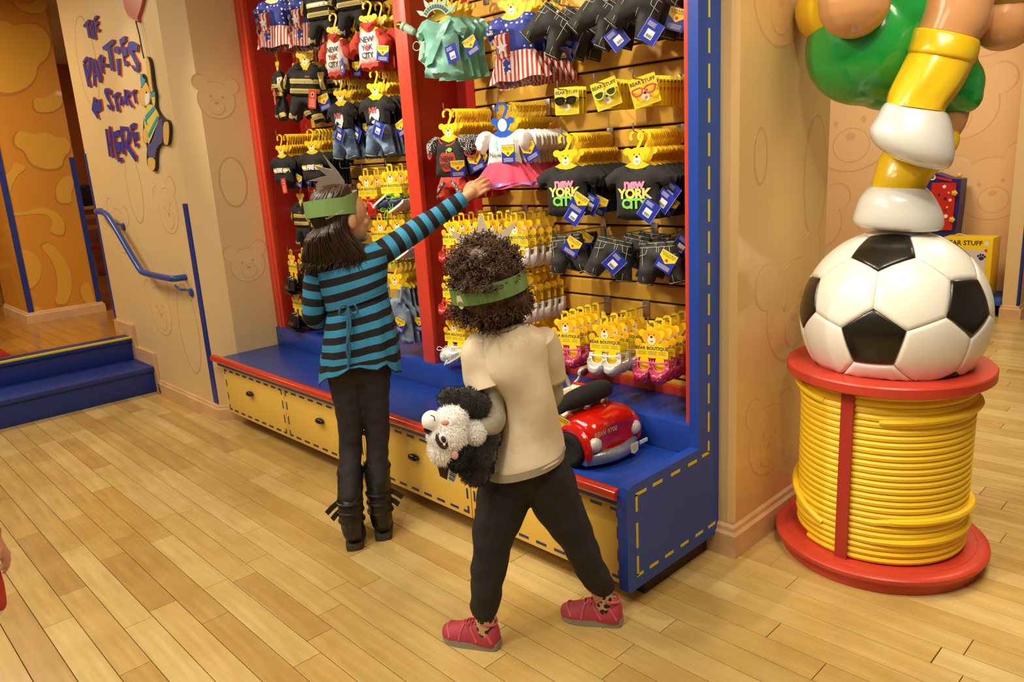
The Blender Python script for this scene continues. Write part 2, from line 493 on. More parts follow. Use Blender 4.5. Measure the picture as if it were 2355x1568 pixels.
# ================================================================= walls
H = 3.0
def wall(name, mb, m, label): return struct(mb.build(name, m, smooth=False), label, 'wall')
PXY = lambda z0, z1: (lambda u, v, d: Vector((u, v, z0 + (z1 - z0) * d)))
wl = wall('wall_left', MB().prism([(-6.37, 1.81), (-4.60, 1.81), (-4.5, 1.93), (-4.5, 2.62), (-4.62, 2.62), (-4.72, 1.96), (-6.37, 1.96)], PXY(0, H)), M_wall, 'pale beige wall carrying the blue and red lettering')
wb = wall('wall_back', MB().box(-4.62, -1.45, 2.60, 2.75, 0, H), M_wall, 'wall behind the merchandise display')
wr = wall('wall_right', MB().prism([(-1.44, 2.338), (-1.352, 2.338), (-1.337, 2.343), (-1.33, 2.356), (-1.33, 3.04), (-1.44, 3.04)], PXY(0, H)), M_wallR, 'glossy beige wall end beside the blue display')
wf = wall('wall_far', MB().box(-9, -1.5, 7.42, 7.55, 0, H), M_peach, 'peach mural wall far behind the soccer ball')
wc = wall('wall_pillar', MB().box(-1.60, -1.49, 6.99, 9.0, 0, H), M_wall, 'beige wall end with a blue corner strip at the right edge')
wq = wall('wall_end', MB().box(-1.49, 4, 9.0, 9.2, 0, H), M_peach, 'far end wall at the right edge')
wo = wall('wall_orange', MB().box(-8.35, -7.49, 1.455, 2.035, ZP, H), M_orange, 'orange mural pillar on the raised floor')
wp = wall('wall_party_room', MB().box(-11.6, -11.4, -1.5, 6, ZP, H), mat('wall_brown_orange', 'A8601F', .6, var=.1, scale=1.5), 'dark orange wall of the room behind the pillar')
wall('wall_party_side', MB().box(-11.5, -6.37, 4.4, 4.6, 0, H), mat('wall_brown_orange', 'A8601F', .6), 'dark orange side wall of the room behind the pillar')
struct(MB().box(-13, 4, -3.5, 11, H, H + .1).build('ceiling', M_ceil, smooth=False), 'plain pale ceiling', 'ceiling')
# ---------------------------------------------------------------- mural shapes printed on the walls
def bear_shapes(mb_l, mb_d, fn, cx, cy, s, tilt=0, face=True):
    def T(p): 
        c, q = cos(tilt), sin(tilt); return (cx + s * (p[0] * c - p[1] * q), cy + s * (p[0] * q + p[1] * c))
    blobs = [arc(0, 0, .5, 0, 360, 28, .46)[:-1], arc(-.42, .40, .2, 0, 360, 16)[:-1], arc(.42, .40, .2, 0, 360, 16)[:-1]]
    for k, b in enumerate(blobs):
        mb_d.prism([T((x * 1.045, y * 1.045)) for x, y in b], fn, 0, .0004 + .0001 * k)
        mb_l.prism([T(p) for p in b], fn, 0, .0009 + .0001 * k)
    if face:
        mb_d.prism([T(p) for p in arc(0, -.17, .22, 0, 360, 20, .2)[:-1]], fn, 0, .0014)
        mb_l.prism([T(p) for p in arc(0, -.17, .205, 0, 360, 20, .185)[:-1]], fn, 0, .0018)
        for p in (arc(0, -.07, .06, 0, 360, 10, .045), arc(-.16, .1, .03, 0, 360, 8, .04), arc(.16, .1, .03, 0, 360, 8, .04)):
            mb_d.prism([T(q) for q in p[:-1]], fn, 0, .0021)
def mural(parent, fn, bears, ml, md, rings=()):
    a, b = MB(), MB()
    for x in bears: bear_shapes(a, b, fn, *x)
    for cx, cy, r, ry in rings:
        b.prism(arc(cx, cy, r, 0, 360, 30, ry)[:-1], fn, 0, .0005); a.prism(arc(cx, cy, r - .012, 0, 360, 30, ry - .012)[:-1], fn, 0, .0008)
    a.build('mural_shape', ml, parent, smooth=False); b.build('mural_line', md, parent, smooth=False)
fY = lambda y: (lambda u, v, d: Vector((u, y - d, v)))
fX = lambda x: (lambda u, v, d: Vector((x + d, u, v)))
mural(wl, fY(1.81), [(-4.92, 1.30, .30, .2), (-5.9, 1.15, .34, -.2), (-5.35, .62, .36, .1)], M_wall, M_muralD, [(-4.9, .55, .16, .3), (-5.45, 1.45, .14, .24), (-5.95, 2.3, .2, .3)])
mural(wl, fX(-4.5), [(2.03, 1.92, .22, -.1), (2.08, .95, .22, .1)], M_muralL, M_muralD, [(2.06, 1.45, .09, .15)])
mural(wr, fX(-1.33), [(2.62, 1.98, .36, .1), (2.78, .86, .42, .25), (2.6, .38, .3, -.1)], M_wallR, mat('mural_line_gloss', 'CDA068', .22, coat=.5, Coat_Roughness=.08), [(2.93, 1.35, .1, .24), (2.5, 1.45, .05, .1)])
mural(wf, fY(7.42), [(-3.05, 1.55, .8, .1), (-2.15, 1.7, .6, -.2), (-1.85, 1.0, .55, .2), (-3.4, .7, .6, 0), (-2.6, .55, .5, .2), (-2.0, 2.35, .6, 0)], M_peachL, M_peachD)
# orange pillar: bold blobs and arcs with printed dark rims, on its right face
def px_poly(pts, ax, val, sc=.2935, ox=0, oy=380):
    r = []
    for x, y in pts:
        v = P(ox + x * sc, oy + y * sc, ax, val); r.append((v.y, v.z) if ax == 'X' else (v.x, v.z))
    return r
mo_l, mo_d = MB(), MB(); XO = -7.49; f = fX(XO)
def oshape(pts, k, sc=.2935, ox=0, oy=380):
    q = px_poly(smooth_closed(pts, 1), 'X', XO, sc, ox, oy)
    cx = sum(p[0] for p in q) / len(q); cy = sum(p[1] for p in q) / len(q)
    mo_d.prism([(cx + (p[0] - cx) * 1.08 - .006, cy + (p[1] - cy) * 1.06 - .006) for p in q], f, 0, .0006 + .0001 * k); mo_l.prism(q, f, 0, .0016 + .0001 * k)
oshape([(145, 655), (220, 665), (290, 710), (330, 800), (315, 890), (270, 950), (215, 975), (180, 850)], 0)
oshape([(310, 635), (390, 600), (480, 690), (550, 820), (568, 930), (550, 1030), (520, 1092), (425, 1085), (450, 990), (445, 850), (400, 730)], 1)
oshape([(95, 365), (180, 372), (280, 335), (360, 330), (450, 370), (505, 440), (510, 500), (490, 555), (390, 525), (415, 470), (400, 410), (340, 378), (240, 385), (100, 398)], 2)
oshape([(455, 298), (435, 220), (450, 140), (490, 95), (535, 78), (570, 90), (580, 160), (555, 220), (570, 295)], 3)
oshape([(640, 930), (700, 905), (740, 1060), (745, 1095), (690, 1100), (640, 1030), (628, 980)], 4)
oshape([(240, 1105), (310, 1105), (340, 1150), (350, 1165), (250, 1170)], 5)
oshape([(25, 95), (90, 30), (110, -30), (220, 15), (130, 80), (85, 180), (75, 260), (45, 220)], 6)
Z3 = dict(sc=.3061, oy=0)
oshape([(-60, 200), (0, 150), (60, 165), (110, 195), (200, 175), (300, 190), (370, 270), (380, 360), (350, 440), (280, 495), (275, 560), (230, 640), (120, 695), (0, 700), (-60, 650)], 7, **Z3)
oshape([(105, 1050), (130, 990), (190, 985), (245, 1010), (320, 990), (390, 1010), (425, 1035), (480, 1030), (525, 1060), (530, 1130), (475, 1185), (470, 1240), (420, 1268), (330, 1270), (230, 1230), (185, 1130), (120, 1100)], 8, **Z3)
oshape([(248, 735), (320, 740), (390, 710), (425, 665), (475, 740), (460, 800), (400, 840), (330, 845), (262, 835)], 9, **Z3)
oshape([(90, 0), (170, 30), (240, 30), (265, 0), (350, -20), (355, 70), (290, 105), (200, 95), (130, 60)], 10, **Z3)
mo_l.build('mural_shape', M_orangeL, wo, smooth=False); mo_d.build('mural_line', M_orangeD, wo, smooth=False)
# ---------------------------------------------------------------- corner strips and baseboards
def trim(n, mb, m=None, lab=None, cat='trim'): return struct(mb.build('trim_%d' % n, m or M_strip, smooth=False), lab, cat)
trim(1, MB().box(-4.665, -4.604, 1.803, 1.8098, .105, 1.345), lab='dark blue corner strip beside the drawer bench')
trim(2, MB().box(-6.374, -6.345, 1.803, 1.815, .47, 1.71), lab='thin blue strip on the far edge of the lettered wall')
trim(3, MB().box(-7.493, -7.482, 1.455, 1.50, ZP + .095, 1.9), lab='blue strip on the near corner of the orange pillar')
trim(4, MB().box(-7.493, -7.482, 1.995, 2.037, ZP + .095, 1.72), lab='blue strip on the far corner of the orange pillar')
trim(5, MB().box(-1.5, -1.484, 6.983, 7.03, .11, 2.0), lab='blue strip on the wall end at the right edge')
def bb_prof(t=.018, h=.095): return [(0, 0), (-t, 0), (-t, h * .72), (-t * .55, h * .8), (-t * .45, h * .92), (0, h)]
def baseboard(name, pts, t=.018, h=.095, z=0, lab=None):
    """runs along floor points (x, y); outward side is to the right of travel"""
    pr = bb_prof(t, h); n = len(pts); rings = []
    for i in range(n):
        p = Vector(pts[i]); d1 = (p - Vector(pts[i - 1])).normalized() if i else None; d2 = (Vector(pts[i + 1]) - p).normalized() if i < n - 1 else None
        a = d1 or d2; b = d2 or d1; n1 = Vector((a.y, -a.x)); n2 = Vector((b.y, -b.x)); mm = (n1 + n2).normalized(); mm /= max(.3, mm.dot(n1))
        rings.append([Vector((p.x + mm.x * -u, p.y + mm.y * -u, z + v)) for u, v in pr])
    return struct(MB().rings(rings).build(name, M_base, smooth=False), lab, 'baseboard')
baseboard('baseboard_left', [(-5.60, 1.809), (-4.60, 1.809), (-4.499, 1.931), (-4.499, 1.99)], lab='wooden baseboard under the lettered wall')
baseboard('baseboard_right', [(-1.428, 2.337), (-1.329, 2.337), (-1.329, 3.04)], .022, .125, lab='wooden baseboard round the wall end beside the spool')
baseboard('baseboard_pillar', [(-8.35, 1.454), (-7.489, 1.454), (-7.489, 2.036), (-8.3, 2.036)], .022, .095, ZP, 'wooden baseboard round the orange pillar')
baseboard('baseboard_far', [(-1.61, 6.989), (-1.489, 6.989), (-1.489, 9)], .03, .11, lab='wooden baseboard at the wall end on the right')
# skirting that climbs beside the steps
m = MB(); f = lambda u, v, d: Vector((u, 1.809 - .018 * d, v))
m.prism([(-5.67, 0), (-5.575, 0), (-5.60, .095), (-5.60, .29), (-5.955, .29), (-5.955, .455), (-6.36, .455), (-6.36, .36), (-6.05, .36), (-6.05, .19), (-5.67, .19)], f)
struct(m.build('baseboard_steps', M_base, smooth=False), 'stepped wooden skirting beside the blue steps', 'baseboard')
# ================================================================= handrail
YR = 1.735
hp = [P(x, y, 'Y', YR) for x, y in ((218, 486), (238, 487), (252, 500), (322, 622), (332, 628), (386, 640), (398, 641))]
hr = thing('handrail', 'bent blue tubular handrail on the wall beside the steps', 'handrail', (hp[3].x, 1.81, hp[3].z))
path = [hp[0] + Vector((-.06, .06, 0)), hp[0]] + hp[1:] + [hp[-1] + Vector((.012, .02, 0)), hp[-1] + Vector((.014, .074, 0))]
MB().tube(smooth_open([tuple(p) for p in path], 2), .020, 12).build('rail', mat('rail_blue', '24459A', .3), hr)
for px, py in ((250, 505), (402, 655)):
    a = P(px, py, 'Y', YR); b = MB(); b.tube(catmull([a + Vector((0, 0, .0)), a + Vector((.02, .02, -.03)), a + Vector((.05, .05, -.035)), a + Vector((.06, .073, -.05))], 5), .007, 8)
    b.lathe([(.0, 0), (.026, 0), (.028, .006), (.02, .012), (0, .014)], a + Vector((.06, .074, -.055)), 14, Matrix.Rotation(pi / 2, 3, 'X'))
    b.build('bracket', MATS['rail_blue'], hr)
# ================================================================= lettered sign
YL = 1.795; ZS = .3061
def zpx(x, y, yy=YL):
    v = P(x * ZS, y * ZS, 'Y', yy); return (v.x, v.z)
def zA(p): return (170 + p[0] * .2009, 20 + p[1] * .2009)
def zB(p): return (170 + p[0] * .2344, 190 + p[1] * .2344)
def el_(cx, cy, a, b): return arc(cx, cy, a, 0, 360, 16, b)[:-1]
LET = [(zA, [
 [[(103, 190), (160, 122), (182, 128), (162, 185), (192, 325), (165, 335), (140, 208), (112, 215)]],
 [[(180, 172), (194, 175), (228, 352), (214, 352)], [(197, 128), (213, 135), (246, 345), (231, 350)], [(200, 260), (232, 250), (234, 272), (204, 282)]],
 [[(222, 110), (248, 75), (268, 80), (262, 105), (241, 120), (247, 148), (272, 142), (272, 175), (252, 190), (260, 238), (285, 232), (288, 255), (255, 270)]],
 [ribbon([(112, 625), (174, 892)], [26, 34]), ribbon([(107, 618), (145, 557), (174, 565), (174, 650), (164, 750), (150, 790)], 26)],
 [[(205, 570), (226, 572), (240, 885), (220, 885)], [(224, 572), (252, 590), (314, 790), (300, 850), (282, 835)], [(228, 735), (276, 727), (280, 752), (230, 768)]],
 [ribbon([(288, 552), (324, 738)], 22), ribbon([(277, 588), (304, 533), (326, 556), (318, 625)], 22), ribbon([(318, 640), (388, 650)], 36)],
 [[(322, 440), (435, 350), (456, 357), (455, 385), (413, 435), (458, 700), (420, 710), (380, 460), (335, 475)]],
 [el_(485, 470, 33, 42), [(480, 575), (516, 570), (524, 765), (505, 765)]],
 [[(517, 355), (572, 312), (590, 318), (588, 362), (548, 405), (556, 445), (598, 437), (608, 528), (566, 550), (570, 592), (605, 598), (620, 628), (578, 658)]],
 [[(612, 430), (625, 380), (660, 373), (730, 412), (722, 498), (700, 478), (665, 480), (690, 540), (738, 620), (742, 690), (718, 726), (690, 715), (645, 645), (660, 645), (690, 680), (710, 680), (704, 640), (655, 540), (620, 490)]]]),
 (zB, [
 [[(293, 90), (300, 58), (330, 52), (360, 75), (357, 118), (345, 125), (340, 100), (325, 90), (322, 105), (345, 170), (378, 230), (374, 268), (350, 270), (318, 220), (330, 215), (350, 240), (361, 225), (320, 160)]],
 [[(368, 135), (425, 90), (441, 97), (438, 115), (412, 150), (446, 275), (420, 285), (393, 150), (375, 152)]],
 [[(449, 133), (460, 133), (466, 226), (453, 226)], [(456, 130), (467, 134), (497, 205), (487, 215)], [(458, 190), (485, 182), (488, 194), (460, 203)]],
 [[(486, 65), (503, 68), (514, 215), (500, 215)], ribbon([(494, 76), (524, 80), (535, 118), (508, 146)], 15), [(506, 152), (522, 142), (578, 236), (565, 246)]],
 [[(548, 105), (590, 65), (606, 72), (598, 95), (588, 105), (609, 195), (597, 204), (577, 112), (556, 118)]],
 None,
 [[(303, 452), (320, 458), (356, 728), (342, 722)], [(337, 425), (356, 435), (394, 738), (378, 735)], [(325, 592), (362, 577), (365, 600), (330, 615)]],
 [[(375, 490), (435, 462), (446, 468), (444, 515), (402, 532), (410, 585), (454, 580), (464, 668), (422, 690), (430, 738), (463, 735), (474, 765), (430, 780)]],
 [[(449, 428), (472, 430), (500, 700), (478, 705)], ribbon([(460, 442), (518, 447), (537, 490), (532, 558), (504, 618)], 30), [(500, 622), (527, 602), (608, 715), (602, 775)]],
 [[(547, 420), (585, 392), (601, 400), (597, 440), (568, 455), (575, 490), (617, 482), (625, 545), (590, 565), (595, 595), (624, 595), (628, 620), (598, 632)]]])]
sg = thing('wall_lettering', 'blue and red cut-out letters reading THE PARTIES START HERE with an arrow', 'sign', (-5.4, 1.81, 1.4))
M_let = mat('letter_blue', '2A3598', .35); M_letR = mat('letter_red', 'C8543C', .45)
for zf, letters in LET:
    for polys in letters:
        arrow = polys is None
        if arrow: polys = [[(190, 140), (218, 165), (217, 195), (255, 160), (270, 258), (222, 290), (240, 352), (230, 356), (172, 265)]]
        a, b = MB(), MB()
        for i, q in enumerate(polys):
            q = [P(*zf(p), 'Y', YL) for p in q]; q = [(v.x, v.z) for v in q]; e = .0004 * i
            a.prism(q, lambda u, v, d: Vector((u, YL + .004 * d - (1 - d) * e, v))); b.prism(q, lambda u, v, d: Vector((u, YL + .004 + .0105 * d, v)))
        o = a.build('arrow' if arrow else 'letter', M_let, sg, smooth=False); b.build('red_edge', M_letR, o, smooth=False)
# ---------------------------------------------------------------- flat wall figure: a small party bear on a balloon string
YB = 1.79
def fl(px, off=0): return [zpx(x, y, YB - off) for x, y in px]
def flat(name, pts, m, parent, layer=0, sm=1):
    q = smooth_closed(pts, sm) if sm else pts
    o = .0025 * layer
    return MB().prism(fl(q, o), lambda u, v, d: Vector((u, YB - o + (.018 if layer == 0 else .003) * d, v))).build(name, m, parent, smooth=False)
bt = thing('wall_cutout', 'flat cut-out of a small bear in a striped shirt hanging from a balloon string', 'wall decoration', (-5.1, 1.81, 1.35))
M_tan = mat('cutout_tan', 'E2B45C', .4); M_teal = mat('cutout_teal', '2F9AB0', .4); M_yl = mat('cutout_yellow', 'DDC95A', .4); M_ind = mat('cutout_indigo', '555486', .4); M_ln = mat('cutout_edge', '2A231C', .5)
outl = [(1088, 430), (1110, 425), (1130, 470), (1150, 640), (1165, 690), (1165, 800), (1195, 860), (1230, 895), (1262, 905), (1275, 960), (1268, 1060), (1255, 1095), (1222, 1078), (1198, 1085), (1170, 1130), (1170, 1285), (1140, 1285), (1108, 1245), (1100, 1190), (1106, 1090), (1072, 1060), (1075, 960), (1078, 900), (1092, 860), (1096, 800), (1062, 790), (1045, 750), (1045, 690), (1062, 660), (1050, 560), (1066, 552), (1090, 600), (1105, 610), (1112, 600)]
flat('backing', outl, M_ln, bt, 0)
flat('arm', [(1088, 432), (1106, 428), (1124, 480), (1140, 640), (1150, 690), (1128, 690), (1105, 560)], M_tan, bt, 1)
h = flat('head', [(1060, 660), (1090, 612), (1108, 640), (1128, 680), (1130, 760), (1110, 800), (1062, 788), (1046, 750), (1046, 695)], M_tan, bt, 1)
flat('muzzle', [(1090, 700), (1110, 690), (1122, 720), (1120, 770), (1100, 795), (1088, 760)], M_white, h, 2); flat('nose', [(1094, 690), (1102, 688), (1102, 700), (1094, 702)], M_black, h, 3)
flat('party_hat', [(1052, 556), (1066, 553), (1070, 580), (1092, 606), (1062, 662)], M_teal, bt, 2, 0)
flat('sweater', [(1096, 800), (1128, 780), (1160, 800), (1196, 868), (1190, 900), (1140, 1070), (1108, 1085), (1092, 1000), (1080, 900)], M_yl, bt, 1)
for q in ([(1090, 870), (1150, 800), (1166, 815), (1095, 910)], [(1110, 1010), (1180, 870), (1192, 880), (1118, 1035)], [(1128, 700), (1162, 690), (1164, 720), (1132, 728)], [(1084, 900), (1092, 890), (1106, 930), (1100, 940)]): flat('stripe', q, M_teal, bt, 2, 0)
flat('sleeve', [(1128, 700), (1160, 690), (1165, 790), (1150, 800)], M_yl, bt, 1)
flat('paw', [(1074, 970), (1098, 960), (1108, 1050), (1100, 1082), (1076, 1060)], M_tan, bt, 2)
flat('trousers', [(1120, 1080), (1180, 930), (1200, 890), (1222, 895), (1222, 1075), (1196, 1082), (1168, 1130), (1165, 1200), (1108, 1175), (1108, 1090)], M_ind, bt, 1)
for q in ([(1224, 920), (1262, 910), (1270, 980), (1262, 1085), (1240, 1090), (1226, 1060)], [(1108, 1180), (1160, 1190), (1166, 1240), (1155, 1282), (1130, 1278), (1110, 1240)]): flat('foot', q, M_tan, bt, 2)
bl = thing('wall_cutout', 'flat red balloon cut-out with its string, above the small bear cut-out', 'wall decoration', (-5.15, 1.81, 2.4))
flat('balloon', [(915, -20), (900, -150), (930, -260), (1010, -290), (1080, -230), (1090, -100), (1070, 0), (1050, 80), (1030, 130), (1038, 165), (1018, 168), (1022, 135), (985, 145), (945, 95)], mat('balloon_red', 'C25348', .3), bl, 0)
MB().tube([Vector((zpx(*p)[0], YB - .004, zpx(*p)[1])) for p in ((1032, 160), (1058, 260), (1080, 380), (1094, 440))], .004, 6).build('string', M_ln, bl)
# ================================================================= drawer bench
YD, XL, XR = 1.81, -4.46, -1.427
bn = thing('drawer_bench', 'low blue bench with yellow drawers, black knobs and a red front rail', 'bench', (-2.95, 2.0, 0))
MB().box(-4.44, XR, 1.92, 2.46, 0, .083).build('plinth', M_dark, bn, smooth=False)
MB().box(XL - .035, XR, YD + .012, 2.215, .083, .40).build('carcass', M_yel, bn, smooth=False)
MB().box(-4.499, XR, 1.795, 2.215, .375, .42, .003).build('top', M_blue, bn)
m = MB(); pr = [(1.797, .402), (1.785, .398), (1.772, .404), (1.764, .416), (1.764, .428), (1.772, .437), (1.786, .441), (1.8, .438), (1.806, .43), (1.806, .419)]
m.rings([[Vector((x, y, z)) for y, z in pr] for x in (-4.52, XR)]); m.build('red_rail', M_rail, bn, ang=60)
xs = [XL, -3.712, -2.955, -2.197, XR]
kx = [-4.137, -3.363, -2.583, -1.823]
def mark(par, m_, q, fn, t):
    MB().prism(q, fn, 0, t).build('stitch_mark', m_, par, smooth=False)
def dashes(par, x0, x1, z0, z1, fn, n, nv, L, w, ins, LV=None):
    """dashed stitch frame: corners are L shaped"""
    LV = LV or L; X0, X1, Z0, Z1 = x0 + ins, x1 - ins, z0 + ins, z1 - ins
    for i in range(n + 1):
        c = X0 + (X1 - X0) * i / n
        for z in (Z0, Z1):
            a, b = (c - L / 2, c + L / 2) if 0 < i < n else ((c - w / 2, c + L * .6) if i == 0 else (c - L * .6, c + w / 2))
            mark(par, M_dash, [(a, z - w / 2), (b, z - w / 2), (b, z + w / 2), (a, z + w / 2)], fn, .0008)
    for i in range(nv + 1):
        c = Z0 + (Z1 - Z0) * i / nv
        for x in (X0, X1):
            a, b = (c - LV / 2, c + LV / 2) if 0 < i < nv else ((c - w / 2, c + LV * .6) if i == 0 else (c - LV * .6, c + w / 2))
            mark(par, M_dash, [(x - w / 2, a), (x + w / 2, a), (x + w / 2, b), (x - w / 2, b)], fn, .0009)
for i in range(4):
    d = MB().box(xs[i] + .003, xs[i + 1] - .003, YD, YD + .012, .083, .374, .0015).build('drawer', M_yel, bn)
    dashes(d, xs[i], xs[i + 1], .083, .374, fY(YD), 8, 3, .052, .011, .022, .045)
    k = MB(); z = .262; x = kx[i] + .03
    k.ell((x, YD - .012, z), (.036, .017, .017), 14, 8, fn=lambda p: Vector((p.x, p.y, max(p.z, -.55)))); k.build('knob', M_black, d)
# ================================================================= wall display unit
ds = thing('display_unit', 'tall red and blue slatwall display unit full of hanging toy clothes', 'display unit', (-2.95, 2.4, 0))
YF, YW = 2.215, 2.49
MB().box(-4.499, XR, YF - .012, YW + .1, .42, .535, .003).build('riser_shelf', M_blue, ds)
def post(x0, x1, z1=H):
    MB().box(x0, x1, YF, YF + .03, .535, z1, .002).build('post', M_red, ds)
post(-4.499, -4.395); post(-2.975, -2.884); post(-1.45, XR)
MB().box(-4.46, -4.43, YF - .004, YF, .535, H).build('post_bead', M_red, ds, smooth=False)
MB().box(-2.97, -2.89, YF + .03, YW, .535, H).build('divider', M_redD, ds, smooth=False)
MB().box(-4.499, -4.39, YF + .03, YW, .535, H).build('side_panel', M_redD, ds, smooth=False)
MB().box(-1.455, XR, YF + .03, YW, .535, H).build('side_panel', M_redD, ds, smooth=False)
MB().box(-4.5, -1.43, YW + .014, YW + .1, .535, H).build('back_board', M_groove, ds, smooth=False)
for a, b in ((-4.26, -2.97), (-2.765, -1.45)):
    sl = MB(); n0 = 0; p = .076; z = .897 - 4 * p
    prof = [(YW + .014, .006), (YW + .003, .006), (YW, .009), (YW, p - .009), (YW + .003, p - .006), (YW + .006, p - .003), (YW + .014, p - .003)]
    me = MB().rings([[Vector((x, y, z_)) for y, z_ in prof] for x in (a, b)]).mesh('slat', M_slat, Vector((0, 0, 0)), smooth=False)
    while z < 2.9:
        o = link('slat', me, ds); o.location = Vector((0, 0, z)) - wloc(ds); z += p
for a, b in ((-4.39, -4.26), (-2.89, -2.765)): MB().box(a, b, YW - .002, YW + .013, .535, H).build('red_back_strip', M_redD, ds, smooth=False)
for a, b in ((-4.39, -2.97), (-2.884, -1.45)):
    MB().box(a, b, YW - .03, YW + .012, .535, .572, .002).build('base_trim', M_red, ds)
    MB().box(a, b, YW - .012, YW + .012, .572, .589, .002).build('base_ledge', M_slat, ds)
# blue end panel
pan = [(1.783, .083), (1.79, .078), (2.338, .078), (2.338, H), (2.205, H), (2.205, .452), (1.82, .452), (1.795, .444), (1.783, .42)]
ep = MB().prism(pan, lambda u, v, d: Vector((-1.427 + .037 * d, u, v))).build('end_panel', M_blueS, ds, smooth=False)
MB().prism([(1.783, .083), (1.7835, .083), (1.79, .0785), (2.2, .0785), (2.2, .08), (1.786, .09)][:0] or [(1.7815, .09), (1.783, .09), (1.783, .42), (1.795, .444), (1.82, .452), (2.205, .452), (2.205, H), (2.2035, H), (2.2035, .4535), (1.8195, .4535), (1.794, .4455), (1.7815, .4205)], lambda u, v, d: Vector((-1.4275 + .038 * d, u, v))).build('edge_band', M_blue, ep, smooth=False)
f = fX(-1.39); w = .011
def dash(y0, z0, y1, z1):
    d = (Vector((y1, z1)) - Vector((y0, z0))).normalized(); n = Vector((-d.y, d.x)) * w / 2
    mark(ep, M_dashY, [(y0 + n.x, z0 + n.y), (y1 + n.x, z1 + n.y), (y1 - n.x, z1 - n.y), (y0 - n.x, z0 - n.y)], f, .0008)
ya, yb_, za, zb = 1.835, 2.30, .125, .415
for y in (1.90, 1.99, 2.085, 2.18, 2.265):
    dash(y, za, y + .05, za)
for y in (1.925, 2.03, 2.135): dash(y, zb, y + .055, zb)
dash(ya - w / 2, za, ya + .03, za); dash(ya, za, ya, za + .07); dash(ya, .225, ya, .315); dash(ya, zb, ya, zb - .06); dash(ya - w / 2, zb, ya + .055, zb)
yv = 2.268
dash(2.225, zb + .005, yv + w / 2, zb + .005); dash(yv, zb + .005, yv, zb + .05)
z = .50
while z < 2.1:
    dash(yv, z, yv, z + .075); z += .107
# ================================================================= cable spool with ball and statue
SC = Vector((-.96, 2.74, 0))
sp = thing('rope_spool', 'red spool pedestal wound with thick yellow rope', 'pedestal', SC)
M_spool = mat('spool_red', 'C43E2A', .35, var=.08, scale=5, bump=.0003, bscale=200)
MB().lathe([(0, 0), (.335, 0), (.338, .004), (.338, .035), (.345, .04), (.357, .045), (.361, .053), (.36, .062), (.352, .069), (.34, .071), (.322, .0712), (.321, .0695), (.318, .0695), (.317, .0712), (0, .0712)], SC, 96).build('base', M_spool, sp)
MB().lathe([(0, .683), (.330, .683), (.335, .688), (.335, .716), (.331, .721), (0, .7212)], SC, 96).build('top_disc', M_spool, sp)
MB().lathe([(.262, .0713), (.262, .6828)], SC, 48).build('core', mat('rope_core', 'C98A10', .7), sp)
M_rope = mat('rope_yellow', 'F6CA24', .45, bump=.0012, bscale=90)
SANG = atan2(P(1948, 1100, 'Y', 2.47).y - SC.y, P(1948, 1100, 'Y', 2.47).x - SC.x)
rope = MB(); rr = .0122; pts = []; turns = 25.3; N = int(turns * 56); 
for i in range(N + 1):
    t = i / N; a = -2.2 + 2 * pi * turns * t; z = .0713 + rr + t * (.683 - .0713 - 2 * rr); R = .272
    k = (t * turns) % 1
    w = 0; da = (a - SANG + pi) % (2 * pi) - pi
    for c, sp_, amp in ((3.4, .5, .012), (22.6, .5, .014), (6.3, .4, .010)):
        w += amp * math.exp(-((t * turns - c) / sp_) ** 2) * (1 - math.exp(-(da / .45) ** 2))
    pts.append(SC + Vector(((R + w) * cos(a), (R + w) * sin(a), z + .006 * sin(a * .37) * (w > .004))))
rope.tube(pts, rr * 1.04, 8); rope.build('rope', M_rope, sp)
# two loose crossings lying over the coils
for z0, z1, a0, a1 in ((.585, .60, SANG + .35, .9), (.235, .225, SANG + .5, .9), (.64, .62, SANG - 1.6, SANG - .35), (.30, .17, SANG - 1.9, SANG - .3)):
    q = []
    for i in range(41):
        t = i / 40; a = a0 + (a1 - a0) * t; lift = .015 * sin(pi * t) ** .7
        q.append(SC + Vector(((.277 + lift) * cos(a), (.277 + lift) * sin(a), z0 + (z1 - z0) * t + .012 * sin(t * pi))))
    MB().tube(q, rr * 1.05, 8).build('loose_rope', M_rope, sp)
a = P(1948, 1100, 'Y', 2.47); ang = atan2(a.y - SC.y, a.x - SC.x); c = Vector((cos(ang), sin(ang), 0)); s_ = Vector((-sin(ang), cos(ang), 0)); m = MB()
vs = []
for z in (.0714, .682):
    for r, w in ((.288, -.021), (.288, .021), (.296, .021), (.296, -.021)): vs.append(SC + c * r + s_ * w + Vector((0, 0, z)))
m.add(vs, [(0, 3, 2, 1), (4, 5, 6, 7), (0, 1, 5, 4), (1, 2, 6, 5), (2, 3, 7, 6), (3, 0, 4, 7)]); m.build('strap', mat('strap_red', 'A83022', .45), sp, smooth=False)
# soccer ball: 12 pentagons and 20 hexagons, each a raised panel
BC = Vector((-.955, 2.745, .885)); BR = .300
ball = thing('soccer_ball', 'giant black and white soccer ball resting on the rope spool', 'ball', BC - Vector((0, 0, BR)))
def icos():
    a = Vector((.152, -.985, -.076)).normalized(); b = Vector((.062, -.571, .818)); b = (b - a * a.dot(b)).normalized(); c = a.cross(b)
    V = [a, -a]; t = atan2(2, 1)
    for i in range(5):
        f = 2 * pi * i / 5; d = b * cos(f) + c * sin(f); V.append(a * cos(t) + d * sin(t))
        g = f + pi / 5; d = b * cos(g) + c * sin(g); V.append(-a * cos(t) + d * sin(t))
    return V
IV = icos(); EL = min((IV[0] - v).length for v in IV[2:]); nb = {i: [j for j in range(12) if j != i and (IV[i] - IV[j]).length < EL * 1.1] for i in range(12)}
def around(c, L):
    u = c.orthogonal().normalized(); w = c.cross(u); return sorted(L, key=lambda p: atan2((p - c).dot(w), (p - c).dot(u)))
